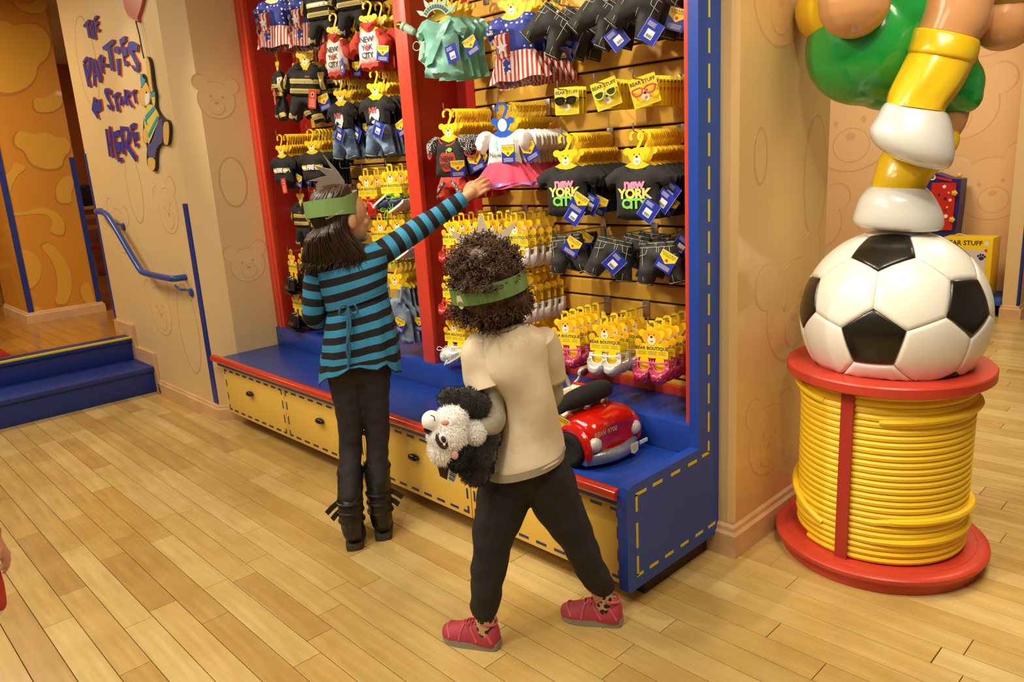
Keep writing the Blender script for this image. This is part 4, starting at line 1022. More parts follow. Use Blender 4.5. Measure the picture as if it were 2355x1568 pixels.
# --- black FIRE tee
def p_firetee():
    p = proto('hanging_tee'); hanger(p); o, H = garment(p, [(x, z if z > -.25 else z + .03) for x, z in TEE], .024, M_blk, 'tee', .008, 9)
    for x0, x1 in ((-.078, -.030), (.034, .078)):
        a, b = MB(), MB(); a.decal([(x0, -.206), (x1, -.206), (x1, -.233), (x0, -.233)], H, XZ, .003, .012); b.decal([(x0, -.213), (x1, -.213), (x1, -.226), (x0, -.226)], H, XZ, .0045, .012)
        a.build('yellow_band', M_bandY, o, local=True); b.build('white_band', M_wht, o, local=True)
    m = MB(); text_mesh('FIRE', .034, m, shifted(onH(H, .001, .0055), .002, -.219), bold=.002, shear=.2, space=.85); m.build('lettering', M_wht, o, smooth=False, local=True); return p
P_ftee = p_firetee()
# --- denim overalls
def p_over():
    p = proto('hanging_overalls'); hanger(p); o, H = garment(p, [(-.045, -.20), (.045, -.20), (.055, -.245), (.078, -.26), (.088, -.35), (.092, -.435), (.02, -.442), (.004, -.36), (-.02, -.442), (-.092, -.435), (-.088, -.35), (-.078, -.26), (-.055, -.245)], .030, M_dnL, 'bib', .012, 4)
    for s_ in (-1, 1):
        MB().tube(catmull([XZ(s_ * .035, -.225, .016), XZ(s_ * .042, -.185, .012), XZ(s_ * .046, -.145, .004), XZ(s_ * .046, -.15, -.008)], 4), [.008] * 13, 6).build('strap', M_dnL, o, local=True)
        MB().ell(XZ(s_ * .035, -.222, .026), (.006, .003, .006), 10, 6).build('button', mat('button_copper', '8A5A2C', .35, metal=.7), o, local=True)
    m = MB().decal([(-.028, -.215), (.028, -.215), (.028, -.245), (-.028, -.245)], H, XZ, .003, .012); m.build('pocket', M_dnL, o, local=True); return p
P_over = p_over()
P_overB = back_of('hanging_overalls', [(-.045, -.15), (.045, -.15), (.055, -.245), (.078, -.26), (.092, -.435), (.02, -.442), (.004, -.36), (-.02, -.442), (-.092, -.435), (-.078, -.26), (-.055, -.245)], M_dnL, .010)
# ================================================================= shoes on cards
def card_meshes():
    m = MB(); K = 1.0
    loop = smooth_closed([(-.017, -.028), (-.017, .004), (-.012, .010), (.012, .010), (.017, .004), (.017, -.028)], 1); hole = None
    prz(m, ribbon([(-.013, -.028), (-.013, .0), (-.009, .006), (.009, .006), (.013, .0), (.013, -.028)], .009), .0011)
    prz(m, smooth_closed([(-.040, -.045), (-.028, -.028), (0, -.024), (.028, -.028), (.040, -.045), (.030, -.068), (.012, -.082), (-.012, -.082), (-.030, -.068)], 2), .0013)
    for x in (-.036, .036): prz(m, el2(x, -.038, .014), .0012)
    prz(m, [(-.062, -.076), (.062, -.076), (.062, -.130), (-.062, -.130)], .0010)
    for x in (-.030, .030): prz(m, smooth_closed([(x - .014, -.125), (x + .014, -.125), (x + .022, -.165), (x + .018, -.195), (x - .018, -.195), (x - .022, -.165)], 1), .0009)
    for x in (-.052, .052): prz(m, el2(x, -.074, .0135), .0016)
    A = m.mesh('card', M_card, smooth=False)
    q = MB(); f = lambda u, v, d: Vector((u, -.0016, v)); text_mesh('BEAR BOUTIQUE', .0165, q, shifted(f, 0, -.094), bold=.0003)
    for i, (a, b) in enumerate(((-.055, -.02), (-.014, .02), (.026, .055))):
        for k in range(3): q.prism([(a, -.106 - .005 * k), (b - .004 * (k % 2), -.106 - .005 * k), (b - .004 * (k % 2), -.1068 - .005 * k), (a, -.1068 - .005 * k)], lambda u, v, d: Vector((u, -.0012 - .0003 * d, v)))
    B = q.mesh('lettering', M_lett, smooth=False)
    p = MB()
    for x in (-.052, .052): p.prism(el2(x, -.074, .0115), lambda u, v, d: Vector((u, -.0017 - .0006 * d, v)))
    p.prism(smooth_closed([(-.037, -.046), (-.026, -.031), (0, -.027), (.026, -.031), (.037, -.046), (.028, -.067), (.011, -.079), (-.011, -.079), (-.028, -.067)], 2), lambda u, v, d: Vector((u, -.0010 - .0004 * d, v)))
    Cc = p.mesh('paw', M_paw, smooth=False)
    return A, B, Cc
CARD, CLET, CPAW = card_meshes()
def mj(p, x, body, rim, bow=None, rot=0.0, z=-.178, tilt=.30, s=1.0):
    """mary-jane hanging toe down: upper, sole, rim, strap, bow"""
    R = Matrix.Rotation(rot, 3, 'Y') @ Matrix.Rotation(-tilt, 3, 'X'); T = Vector((x, -.004, z))
    F = lambda u, v, d: T + R @ (Vector((u, -d, v)) * s)
    out = [(-.036, .040)] + [(.037 * cos(radians(a)), -.004 + .044 * sin(radians(a))) for a in range(180, 361, 15)] + [(.036, .040)]
    inn = [(.024, .040)] + [(.0235 * cos(radians(a)), .018 + .022 * sin(radians(a))) for a in range(0, -181, -20)] + [(-.024, .040)]
    b = MB().pillow(out + inn, .016, lambda u, v, d: F(u, v, d * (1.9 if d > 0 else .6) + .004), .011, .7, 0, 1, 0, .004); o = b.build('shoe', body, p, local=True, ang=70)
    k = MB(); k.prism([(u * .96, v * .97 + .001) for u, v in out[1:-1]] + [(.030, .042), (-.030, .042)], lambda u, v, d: F(u, v, -.010 + .006 * d)); k.build('sole', rim if rim is not M_pinkr else body, o, local=True, smooth=False)
    r = MB(); r.tube([F(u, v, .011) for u, v in inn], .0026 * s, 6); r.build('rim', rim, o, local=True)
    t = MB().tube(catmull([F(-.034, .028, .002), F(-.018, .029, .018), F(0, .028, .021), F(.018, .029, .018), F(.034, .028, .002)], 4), [.0038 * s] * 17, 6); t.build('strap', rim, o, local=True)
    if bow:
        w = MB()
        for sg_ in (-1, 1): w.ell(F(sg_ * .012, -.022, .026), (.012 * s, .006 * s, .008 * s), 10, 6, Matrix.Rotation(sg_ * .4, 3, 'Y'))
        w.ell(F(0, -.022, .030), (.004 * s, .004 * s, .005 * s), 8, 6); w.build('bow', bow, o, local=True)
    return o
def card(nm, text=True):
    p = proto(nm, 'toy shoes'); c = link('card', CARD, p); link('lettering', CLET, c); link('paw', CPAW, c); face(c, -.050, .95, -.0016); return p
def p_mj(nm, body, rim, bow=None, rots=(.06, -.06)):
    p = card(nm); mj(p, -.031, body, rim, bow, rots[0]); mj(p, .033, body, rim, bow, rots[1]); return p
P_ruby = p_mj('shoe_card', M_ruby, mat('rim_red', 'C23A30', .3), M_ruby); P_pink = p_mj('shoe_card', M_pnk, M_pinkr); P_pearl = p_mj('shoe_card', M_iri, M_sole); P_silv = p_mj('shoe_card', M_slv, M_sole, M_slv)
def side_shoe(p, x, z, body, sole, lace, rot, hi=False, s=1.0, y=-.012, laceknot=True):
    F = lambda u, v, d: Vector((x, y, z)) + Matrix.Rotation(rot, 3, 'Y') @ (Vector((u, -d, v)) * s)
    prof = [(-.05, -.018), (.04, -.018), (.052, -.010), (.050, .004), (.030, .014), (.008, .022), (-.004, .034), (-.046, .034), (-.052, .01)] if not hi else [(-.045, -.02), (.045, -.02), (.056, -.010), (.050, .006), (.022, .016), (.010, .03), (.012, .068), (-.044, .070), (-.048, .02)]
    o = MB().pillow(smooth_closed(prof, 1), .024, F, .012, 1.1, .002, 40, 3, .002).build('shoe', body, p, local=True, ang=60)
    MB().prism(smooth_closed([(-.054, -.026), (.045, -.026), (.058, -.016), (.054, -.008), (.038, -.016), (-.05, -.016)], 1), lambda u, v, d: F(u, v, -.026 + .052 * d)).build('sole', sole, o, local=True, smooth=False)
    if lace:
        m = MB()
        for i in range(4):
            u = .036 - .012 * i; v = .012 + .005 * i
            m.tube([F(u, v - .002, -.02), F(u + .002, v + .006, 0), F(u, v - .002, .022)], .0018, 5)
        if laceknot:
            c = F(.0, .034, .008)
            for sg_ in (-1, 1):
                m.tube(catmull([c, c + Vector((sg_ * .018, -.012, .012)), c + Vector((sg_ * .030, -.014, -.002)), c + Vector((sg_ * .014, -.012, -.006)), c], 4), .0019, 5)
                m.tube(catmull([c, c + Vector((sg_ * .010, -.016, -.025)), c + Vector((sg_ * .004, -.016, -.055))], 4), .0019, 5)
        m.build('lace', lace, o, local=True)
    return o
def p_snk():
    p = card('shoe_card'); side_shoe(p, -.032, -.185, M_snk, M_sole, M_snk, -.9); side_shoe(p, .020, -.180, M_snk, M_sole, M_snk, -.5, y=-.03); return p
P_snk = p_snk()
def p_boat():
    p = card('shoe_card'); side_shoe(p, -.034, -.178, M_navy, M_sole, M_lime, 2.6, y=-.02); side_shoe(p, .040, -.176, M_navy, M_sole, M_lime, -.5, y=-.02); return p
P_boat = p_boat()
def p_clog():
    p = card('shoe_card')
    for x, r in ((-.03, .25), (.036, -.25)):
        R = Matrix.Rotation(r, 3, 'Y')
        o = MB().ell((x, -.014, -.188), (.040, .030, .052), 18, 12, R, fn=lambda q: Vector((q.x * (1 - .25 * max(0, q.z)), q.y, q.z))).build('shoe', M_redG, p, local=True)
        MB().tube([Vector((x, -.014, -.150)) + R @ Vector((.030 * cos(a), .022 * sin(a), .0)) for a in [k * pi / 8 for k in range(16)]], .004, 6, closed=True).build('rim', M_redG, o, local=True)
    return p
P_clog = p_clog()
def p_boot():
    p = card('shoe_card'); side_shoe(p, -.034, -.20, M_bkG, M_bkG, M_bkG, 3.5, True, .95, laceknot=False); side_shoe(p, .030, -.20, M_bkG, M_bkG, M_bkG, 3.3, True, .95, -.03, laceknot=False)
    for o in p.children:
        if o.name.startswith('shoe'): pass
    return p
def p_boot2():
    p = card('shoe_card')
    for x, y, r in ((-.04, -.012, .0), (.026, -.03, .12)):
        F = lambda u, v, d: Vector((x, y, -.222)) + Matrix.Rotation(r, 3, 'Y') @ Vector((u, -d, v))
        o = MB().pillow(smooth_closed([(-.060, -.022), (.030, -.022), (.034, .01), (.034, .075), (-.012, .075), (-.014, .03), (-.040, .018), (-.060, .004)], 1), .026, F, .011, 1.1, .004, 40, 2, .002).build('shoe', M_bkG, p, local=True, ang=60)
        MB().prism(smooth_closed([(-.064, -.032), (.032, -.032), (.036, -.018), (-.062, -.018)], 1), lambda u, v, d: F(u, v, -.026 + .052 * d)).build('sole', M_black, o, local=True, smooth=False)
        m = MB()
        for i in range(4): m.tube([F(-.024 + .004 * i, .024 + .011 * i, -.022), F(-.020 + .004 * i, .026 + .011 * i, .0), F(-.024 + .004 * i, .024 + .011 * i, .024)], .0022, 5)
        m.build('lace', M_bkG, o, local=True)
    return p
P_boot = p_boot2()
def p_hi():
    p = card('shoe_card')
    for x, y, r in ((-.046, -.012, -.2), (.0, -.034, .0), (.05, -.02, .3)):
        c = Vector((x, y, -.205)); R = Matrix.Rotation(r, 3, 'Y'); o = MB().ell(c, (.026, .020, .034), 14, 10, R).build('toe_cap', M_snk, p, local=True)
        MB().ell(c + R @ Vector((0, .004, .042)), (.028, .022, .034), 12, 8, R).build('upper', M_blk, o, local=True); m = MB()
        for i in range(3): m.tube([c + R @ Vector((-.02, -.016, .026 + .014 * i)), c + R @ Vector((0, -.024, .03 + .014 * i)), c + R @ Vector((.02, -.016, .026 + .014 * i))], .0022, 5)
        m.build('lace', M_snk, o, local=True)
    return p
P_hi = p_hi()
# --- eyewear cards
def p_shades(fr, lens):
    p = proto('sunglasses_card', 'toy sunglasses'); m = MB(); prz(m, smooth_closed([(-.058, .012), (.058, .012), (.060, .008), (.060, -.108), (.056, -.112), (-.056, -.112), (-.060, -.108), (-.060, .008)], 1), .0012); c = m.build('card', M_card, p, smooth=False, local=True)
    m = MB(); text_mesh('BEAR STUFF', .021, m, lambda u, v, d: Vector((u, -.0018, v - .012)), bold=.0004)
    for k in range(4): m.prism([(-.05, -.092 - .004 * k), (.05, -.092 - .004 * k), (.05, -.0926 - .004 * k), (-.05, -.0926 - .004 * k)], lambda u, v, d: Vector((u, -.0013 - .0004 * d, v)))
    m.build('lettering', M_lett, c, smooth=False, local=True); face(c, -.058, 1.1, -.0016)
    g = MB()
    for s_ in (-1, 1):
        g.tube([Vector((s_ * .028 + .023 * u, -.020, -.050 + .018 * v)) for u, v in smooth_closed([(-.9, .8), (.9, .9), (1, .1), (.5, -.9), (-.5, -.9), (-1, 0)], 2)], .0036, 6, closed=True)
        g.tube([Vector((s_ * .050, -.020, -.038)), Vector((s_ * .053, .0, -.040)), Vector((s_ * .050, .012, -.044))], .0028, 6)
    g.tube([Vector((-.008, -.020, -.044)), Vector((0, -.021, -.041)), Vector((.008, -.020, -.044))], .0032, 6)
    f = g.build('glasses_frame', fr, p, local=True)
    if lens:
        l = MB()
        for s_ in (-1, 1): l.prism([(s_ * .028 + .021 * u, -.050 + .016 * v) for u, v in smooth_closed([(-.9, .8), (.9, .9), (1, .1), (.5, -.9), (-.5, -.9), (-1, 0)], 2)], lambda u, v, d: Vector((u, -.0195 - .001 * d, v)))
        l.build('lens', lens, f, smooth=False, local=True)
    return p
M_lens = mat('lens_dark', '2A2412', .08); P_shB = p_shades(M_black, M_lens); P_shG = p_shades(mat('frame_lime', 'C3DC7A', .3), mat('lens_olive', '4A4416', .08)); P_shP = p_shades(mat('frame_pink', 'DC3C74', .3), None)
# ================================================================= pegs and rows of goods
YT = 2.20
pegs = 0
PEG = MB().tube(smooth_open([(0, -.004, .030), (0, -.004, .006), (0, .002, 0), (0, .03, 0), (0, .15, .0), (0, .289, .0)], 1), .0027, 8).mesh('rod', M_chrome)
PEGB = MB().box(-.016, .016, .284, .2895, -.045, .022, .0012).mesh('bracket', M_chrome)
def peg(px, py, where, y=YT):
    v = P(px, py, 'Y', y); o = thing('peg_hook', 'chrome wire peg hook ' + where, 'hook', v, group='chrome peg hooks on the slatwall')
    link('rod', PEG, o); link('bracket', PEGB, o); return v
rg = random.Random(3)
def row(px, py, front, back, n, dy, where, lab, rest, grp, yaw=12, yawb=4, roll=0, y0=.014, tags=(), y=YT, drop=0.0, gap=0.0, s=1.0):
    v = peg(px, py, where, y); out = []
    for i in range(n):
        p = front if (i == 0 or back is None) else back
        yy = y0 + i * dy + (gap if i else 0)
        if yy > .262: break
        j = rg.uniform(-1, 1)
        o = dup(p, v + Vector((0, yy, (.024 * s if any(c.name.startswith('hanger') for c in p.children) else 0) - drop)), (0, radians(roll if i == 0 else rg.uniform(-1.5, 1.5)), radians(yaw if i == 0 else yawb + 3 * j)), lab if i == 0 else rest, grp)
        o.scale = (s, s, s); out.append(o)
    for (i, loc, rot, kind) in tags:
        if i < len(out): add_tag(out[i], loc, [radians(a) for a in rot], kind)
    return out
LD, LU = (.09, -.024, -.232), (0, 38, 0)
# ---- right bay, top
row(1000, -30, P_lib, P_libB, 4, .045, 'over the green robe costumes', 'shiny green robe costume with foam crown and torch, front of its peg', 'shiny green robe costume behind the front one', 'green robe costumes', 24, 10, 0, gap=.02, tags=[(0, (.062, -.05, -.262), (0, -14, -10), 'back'), (1, (.10, -.03, -.235), (0, -25, 10), 'front')])
row(1162, -38, P_star, P_starB, 6, .036, 'over the star and stripe dresses in the right bay', 'bagged star and stripe dress between green robe and black shorts', 'star and stripe dress behind the front bagged one, right bay', 'star and stripe dresses right bay', 24, 14, -4, gap=.05)
def shorts(px, py, where, specs, grp):
    v = peg(px, py, where)
    for (lab, dy, yaw, roll, dx, dz, tags) in specs:
        o = dup(P_shoB, v + Vector((dx, dy, dz)), (0, radians(roll), radians(yaw)), lab, grp)
        for loc, rot, kind in tags: add_tag(o, loc, [radians(a) for a in rot], kind)
G_ = 'black denim toy shorts'
shorts(1286, 11, 'leftmost of the top black shorts pegs', [('black denim toy shorts tilted on the top row beside the star dress', .03, 26, 38, -.015, -.012, [((.072, -.02, -.110), (60, -38, 0), 'back')]), ('black denim toy shorts behind the leftmost top pair', .13, 20, 34, .0, -.012, [((.03, -.045, -.10), (0, -10, 0), 'back')]), ('black denim toy shorts at the back of the leftmost top peg', .21, 16, 30, 0, -.012, [])], G_)
shorts(1392, -22, 'middle of the top black shorts pegs', [('black denim toy shorts in the middle of the top row', .03, 24, 36, 0, -.02, [((.07, -.042, -.085), (0, -72, 0), 'back')]), ('black denim toy shorts behind the middle top pair', .13, 18, 30, 0, -.012, [((.0, -.045, -.115), (0, 10, 0), 'front')])], G_)
shorts(1482, -48, 'rightmost of the top black shorts pegs', [('black denim toy shorts on the top row nearest the right post', .03, 24, 32, 0, -.025, [((.085, -.045, -.078), (0, 4, 0), 'back')]), ('black denim toy shorts behind the pair nearest the right post', .12, 18, 28, .02, -.012, [((.075, -.045, -.05), (0, -8, 0), 'front')]), ('black denim toy shorts at the back nearest the right post', .2, 14, 24, .02, -.012, [((.09, -.045, -.04), (0, -8, 0), 'front')])], G_)
for px, py, pr, c, n, yaw, roll in ((1284, 206, P_shB, 'black', 3, 22, 0), (1368, 190, P_shG, 'lime framed', 9, 26, -16), (1457, 181, P_shP, 'pink framed', 12, 26, -14)):
    row(px, py, pr, None, n, .021, 'holding %s toy glasses' % c, '%s toy glasses on a yellow card, front of its peg' % c, '%s toy glasses on a yellow card behind the front one' % c, 'yellow cards of %s glasses' % c, yaw, 8, roll, gap=.012, s=.8, y0=.045)
row(1022, 254, P_apple, P_appleB, 15, .0165, 'over the red apple outfits', 'black apple tee with dotted sleeves and red ruffle trousers, front of row', 'black and red dotted outfit behind the front apple tee', 'black and red apple outfits', 14, 4, gap=.02, tags=[(0, (.06, -.035, -.235), (0, 0, 50), 'front'), (2, (.098, -.02, -.215), (0, -22, 20), 'front'), (5, (.10, -.02, -.215), (0, -30, 20), 'front')])
r6 = row(1147, 239, P_tutu, P_tutuB, 13, .0185, 'over the white and pink tutu dresses', 'white top with pink tulle skirt on a blue hanger, reached by the girl', 'white and pink tutu dress behind the front one', 'white and pink tutu dresses', 22, 8, gap=.035, tags=[(0, (.036, -.042, -.185), (0, 0, -14), 'front'), (1, (.092, -.03, -.185), (0, -25, 10), 'front')])
for ch in r6[0].children:
    if ch.name.startswith('hanger'):
        ch.data = HMB
        for g in list(ch.children): bpy.data.objects.remove(g)
        m = MB(); m.prism(el2(0, -.106, .020, .025, 18), lambda u, v, d: Vector((u, -.0018 - .0006 * d, v))); m.build('oval_label', M_paper, ch, smooth=False, local=True)
TL = 'black NEW YORK CITY tee with pink yellow and green letters, '
row(1293, 311, P_tee, P_teeB, 17, .0135, 'over the left city tees', TL + 'left of the pair', 'black tee packed behind the left city tee', 'black city tees left row', 18, 5, 0, gap=.03, tags=[(0, (.082, -.036, -.245), (0, 34, 0), 'front'), (0, (.062, -.034, -.288), (0, 36, 0), 'back'), (2, (.095, -.03, -.255), (0, 30, 0), 'back'), (5, (.10, -.03, -.26), (0, 25, 0), 'front')])
row(1458, 303, P_tee, P_teeB, 18, .0135, 'over the right city tees', TL + 'beside the right post', 'black tee packed behind the right city tee', 'black city tees right row', 12, 5, 0, gap=.03, tags=[(0, (.078, -.038, -.262), (0, 36, 0), 'back'), (1, (.11, -.03, -.235), (0, 38, 0), 'back'), (3, (.12, -.03, -.21), (0, 40, 0), 'back'), (4, (.11, -.03, -.25), (0, 40, 0), 'front')])
# ---- right bay, shoes and lower shorts
def shoes(px, py, pr, n, dy, nm, where, grp=None, yaw=12, y0=.016, wide=0, y=YT):
    return row(px, py, pr, None, n, dy, 'holding ' + nm + ' ' + where, 'front ' + nm + ' ' + where, nm + ' behind the front pair ' + where, (grp or nm) + ' ' + where, yaw, 8, y0=y0, y=y)
shoes(1031, 498, P_ruby, 4, .06, 'red glitter toy shoes', 'on the upper shoe row', yaw=8)
shoes(1100, 497, P_ruby, 4, .055, 'red glitter toy shoes', 'behind the curly haired child', yaw=8)
shoes(1175, 495, P_pearl, 5, .05, 'pearly toy shoes', 'on the upper shoe row', yaw=14)
S2 = 'black denim toy shorts on the lower row '
shorts(1281, 538, 'left of the lower black shorts', [(S2 + 'nearest the pearly shoes', .055, 16, -6, .0, -.006, [((.060, -.042, -.020), (0, 38, 0), 'front')]), (S2 + 'behind the left pair', .15, 12, -4, 0, -.006, [((.05, -.042, -.005), (0, 36, 0), 'front')])], G_)
shorts(1399, 543, 'in the middle of the lower black shorts', [(S2 + 'in the middle', .03, 34, 14, .012, -.008, [((.036, -.052, -.055), (0, 34, 0), 'back')]), (S2 + 'behind the middle pair', .14, 22, 12, .05, -.006, [((.062, -.045, -.090), (0, 14, 0), 'back')]), (S2 + 'at the back of the middle peg', .22, 10, 6, .05, -.006, [])], G_)
shorts(1499, 547, 'right of the lower black shorts', [(S2 + 'nearest the right post', .045, 14, -4, -.005, -.014, [((.062, -.048, -.04), (0, 34, 0), 'front')]), (S2 + 'behind the pair nearest the right post', .14, 10, -2, -.02, -.008, [((.085, -.045, -.005), (0, 38, 0), 'back')])], G_)
shoes(1030, 623, P_ruby, 3, .075, 'red glitter toy shoes', 'on the middle shoe row', yaw=6)
pw = P(1287, 604, 'Y', YW); pt = pix((pw.x, YT, pw.z)); shoes(pt[0], pt[1], P_pearl, 6, .043, 'pearly toy shoes', 'on the middle shoe row', yaw=10)
shoes(1036, 726, P_snk, 3, .075, 'white lace-up toy sneakers', 'at the foot of the red divider', yaw=10)
shoes(1116, 731, P_snk, 3, .075, 'white lace-up toy sneakers', 'hidden by the curly haired child', yaw=10)
pw = P(1291, 716, 'Y', YW); pt = pix((pw.x, YT, pw.z)); shoes(pt[0], pt[1], P_snk, 4, .06, 'white lace-up toy sneakers', 'behind the left pink shoes', yaw=10)
shoes(1293, 722, P_pink, 5, .048, 'pink glitter toy shoes', 'left of the silver shoes', yaw=16)
shoes(1383, 734, P_silv, 4, .062, 'silver bow toy shoes', 'between the pink shoes', yaw=16)
shoes(1492, 745, P_pink, 5, .05, 'pink glitter toy shoes', 'right of the silver shoes', yaw=14)
# ---- left bay
row(690, -66, P_star, P_starB, 6, .038, 'over the star and stripe dresses in the left bay', 'bagged star and stripe dress right of another in the top left corner', 'star and stripe dress behind the front bagged one, left bay', 'star and stripe dresses left bay', 26, 14, 0, gap=.05)
row(614, -52, P_star, P_starB, 4, .05, 'in the top left corner', 'bagged star and stripe dress against the left red post', 'star and stripe dress behind the one against the left post', 'star and stripe dresses left bay', 26, 14, 0, gap=.05)
FT = lambda x, z, ry=0: [(0, (x, -.045, z), (0, ry, 0), 'fire')]
row(722, -80, P_fire, None, 2, .09, 'above the frame over firefighter suits', 'black firefighter suit cut off by the top edge, left of the hoodies', 'black firefighter suit behind the cut-off one', 'toy firefighter suits', 20, 12)
row(792, -110, P_fire, None, 2, .09, 'above the hoodies over a firefighter suit', 'black firefighter suit cut off by the top edge above the hoodies', 'black firefighter suit behind the one above the hoodies', 'toy firefighter suits', 20, 12)
row(619, 117, P_fire, None, 2, .12, 'left of the upper firefighter suits', 'black firefighter suit nearest the left red post, upper row', 'black firefighter suit behind the one nearest the left post', 'toy firefighter suits', -18, 0, 4, y0=.04, tags=FT(.06, -.225, 2))
row(689, 92, P_fire, None, 2, .13, 'right of the upper firefighter suits', 'black firefighter suit with red tag beside the red and white hoodies', 'black firefighter suit behind the red tagged one', 'toy firefighter suits', 24, 6, 6, y0=.03, s=1.12, tags=FT(.07, -.245, 4) + [(0, (.11, -.03, -.265), (0, -20, 0), 'front')])
row(759, 33, P_hood, P_hoodB, 5, .045, 'over the left hoodies', 'red and white NEW YORK CITY hoodie with blue tag turned, left one', 'red and white hoodie behind the left one', 'red and white hoodies left', 14, 6, gap=.02, tags=[(0, (.066, -.045, -.245), (0, -12, -30), 'back'), (1, (.10, -.03, -.25), (0, 0, 0), 'front')])
row(837, 5, P_hood, P_hoodB, 5, .045, 'over the right hoodies', 'red and white NEW YORK CITY hoodie beside the middle red post', 'red and white hoodie behind the right one', 'red and white hoodies right', 20, 6, gap=.02, tags=[(0, (.098, -.04, -.225), (0, 10, 0), 'front')])
row(773, 181, P_set, P_setB, 13, .0185, 'over the left tee and jean shorts sets', 'black tee with blue jean shorts and blue tag, left of two', 'black tee and jean shorts set behind the left one', 'tee and jean shorts sets left', 8, 4, gap=.03, tags=[(0, (.045, -.055, -.268), (0, 30, 0), 'back'), (1, (.095, -.03, -.27), (0, 34, 0), 'back'), (3, (.11, -.03, -.25), (0, 4, 0), 'front')])
row(853, 163, P_set, P_setB, 12, .0195, 'over the right tee and jean shorts sets', 'black tee with blue jean shorts beside the middle red post', 'black tee and jean shorts set behind the right one', 'tee and jean shorts sets right', 14, 4, gap=.03, tags=[(0, (.06, -.055, -.262), (0, 28, 0), 'back'), (2, (.10, -.03, -.262), (0, -20, 0), 'front')])
row(637, 312, P_ftee, P_teeB, 15, .0155, 'over the left FIRE tees', 'black FIRE tee with yellow bands nearest the left red post', 'black tee packed behind the left FIRE tee', 'black FIRE tees left', 6, 3, gap=.025, tags=[(0, (.05, -.045, -.262), (0, -4, 0), 'fire'), (2, (.10, -.02, -.25), (0, 20, 0), 'front'), (5, (.11, -.02, -.25), (0, 20, 0), 'back')])
row(707, 300, P_ftee, P_teeB, 8, .02, 'over the right FIRE tees', 'black FIRE tee with yellow bands above the crowned girl', 'black tee packed behind the right FIRE tee', 'black FIRE tees right', 14, 5, gap=.025)
row(648, 426, P_fire, None, 2, .11, 'left of the lower firefighter suits', 'black firefighter suit on the lower row nearest the left post', 'black firefighter suit behind the lower left one', 'toy firefighter suits', -4, 4, y0=.11)
row(712, 440, P_fire, None, 2, .11, 'behind the girl', 'black firefighter suit just left of the girl and her hair', 'black firefighter suit behind the one left of the girl', 'toy firefighter suits', -22, -4, y0=.03)
peg(784, 387, 'left empty above the green paper crown')
shoes(834, 392, P_clog, 4, .065, 'shiny red toy clogs', 'beside the girl', yaw=14)
shoes(889, 382, P_boat, 4, .065, 'navy toy shoes with lime laces', 'beside the girl', yaw=18)
shoes(866, 496, P_boat, 4, .065, 'navy toy shoes with lime laces', 'below the red clogs', yaw=14)
shoes(905, 493, P_boat, 4, .065, 'navy toy shoes with lime laces', 'above the overalls', yaw=14)
shoes(663, 578, P_boot, 3, .08, 'black toy boots', 'left of the girl', yaw=-6)
shoes(701, 581, P_boot, 3, .08, 'black toy boots', 'half behind the girl', yaw=-6)
shoes(673, 663, P_boot, 3, .08, 'black toy boots', 'standing near the blue shelf', yaw=-4)
shoes(706, 655, P_hi, 3, .08, 'black and white toy sneakers', 'beside the striped sleeve', yaw=0)
row(899, 606, P_over, P_overB, 8, .028, 'over the denim overalls', 'pale denim toy overalls with yellow and blue tag, front of row', 'pale denim toy overalls behind the front pair', 'pale denim overalls', 14, 6, gap=.02, tags=[(0, (.055, -.045, -.295), (0, 22, 0), 'front'), (0, (.0, -.042, -.305), (0, -20, 0), 'front'), (2, (.10, -.03, -.30), (0, 4, 0), 'front')])
def remove_tree(o):
    for c in list(o.children): remove_tree(c)
    bpy.data.objects.remove(o)
for o in PROTO: remove_tree(o)
# ================================================================= people
def solid(mb, voxel=.006, it=3, fac=.5):
    """melt overlapping closed pieces into one continuous surface"""
    me = mb.mesh('melt', []); o = bpy.data.objects.new('melt', me); COL.objects.link(o)
    r = o.modifiers.new('r', 'REMESH'); r.mode = 'VOXEL'; r.voxel_size = voxel
    if it: s = o.modifiers.new('s', 'SMOOTH'); s.factor = fac; s.iterations = it
    dg = bpy.context.evaluated_depsgraph_get(); m2 = bpy.data.meshes.new_from_object(o.evaluated_get(dg))
    out = MB(); out.add([v.co.copy() for v in m2.vertices], [tuple(p.vertices) for p in m2.polygons])
    bpy.data.objects.remove(o); bpy.data.meshes.remove(me); bpy.data.meshes.remove(m2)
    return out
def limb(mb, pts, rs, n=14, k=3):
    P_ = catmull(pts, k); R_ = [rs[min(len(rs) - 1, i // k)] * (1 - (i % k) / k) + rs[min(len(rs) - 1, i // k + 1)] * ((i % k) / k) for i in range(len(P_))]
    mb.tube(P_, R_, n); mb.ell(P_[0], R_[0], n, 8); mb.ell(P_[-1], R_[-1], n, 8); return mb
class Body:
    def __init__(s, B): s.B = B; s.F = Vector((B[0], B[1], 0)).normalized(); s.R = Vector((s.F.y, -s.F.x, 0)); s.U = Vector((0, 0, 1))
    def __call__(s, px, py, off=0.0): return PD(px, py, s.B, off)
    def ring(s, l, r, dep, off=0.0, n=40, sq=2.3, zf=None):
        a, b = s(*l, off), s(*r, off); c = (a + b) / 2; h = (b - a) / 2; out = []
        for j in range(n):
            t = 2 * pi * j / n; cs, sn = cos(t), sin(t); e = 2 / sq
            x = math.copysign(abs(cs) ** e, cs); y = math.copysign(abs(sn) ** e, sn)
            p = c + h * x + s.F * dep * y
            if zf: p = p + zf(cs, sn)
            out.append(p)
        return out
M_skin = mat('skin_warm', 'C08A62', .5, Subsurface_Weight=.08); M_skin2 = mat('skin_light', 'C98F6E', .5, Subsurface_Weight=.08)
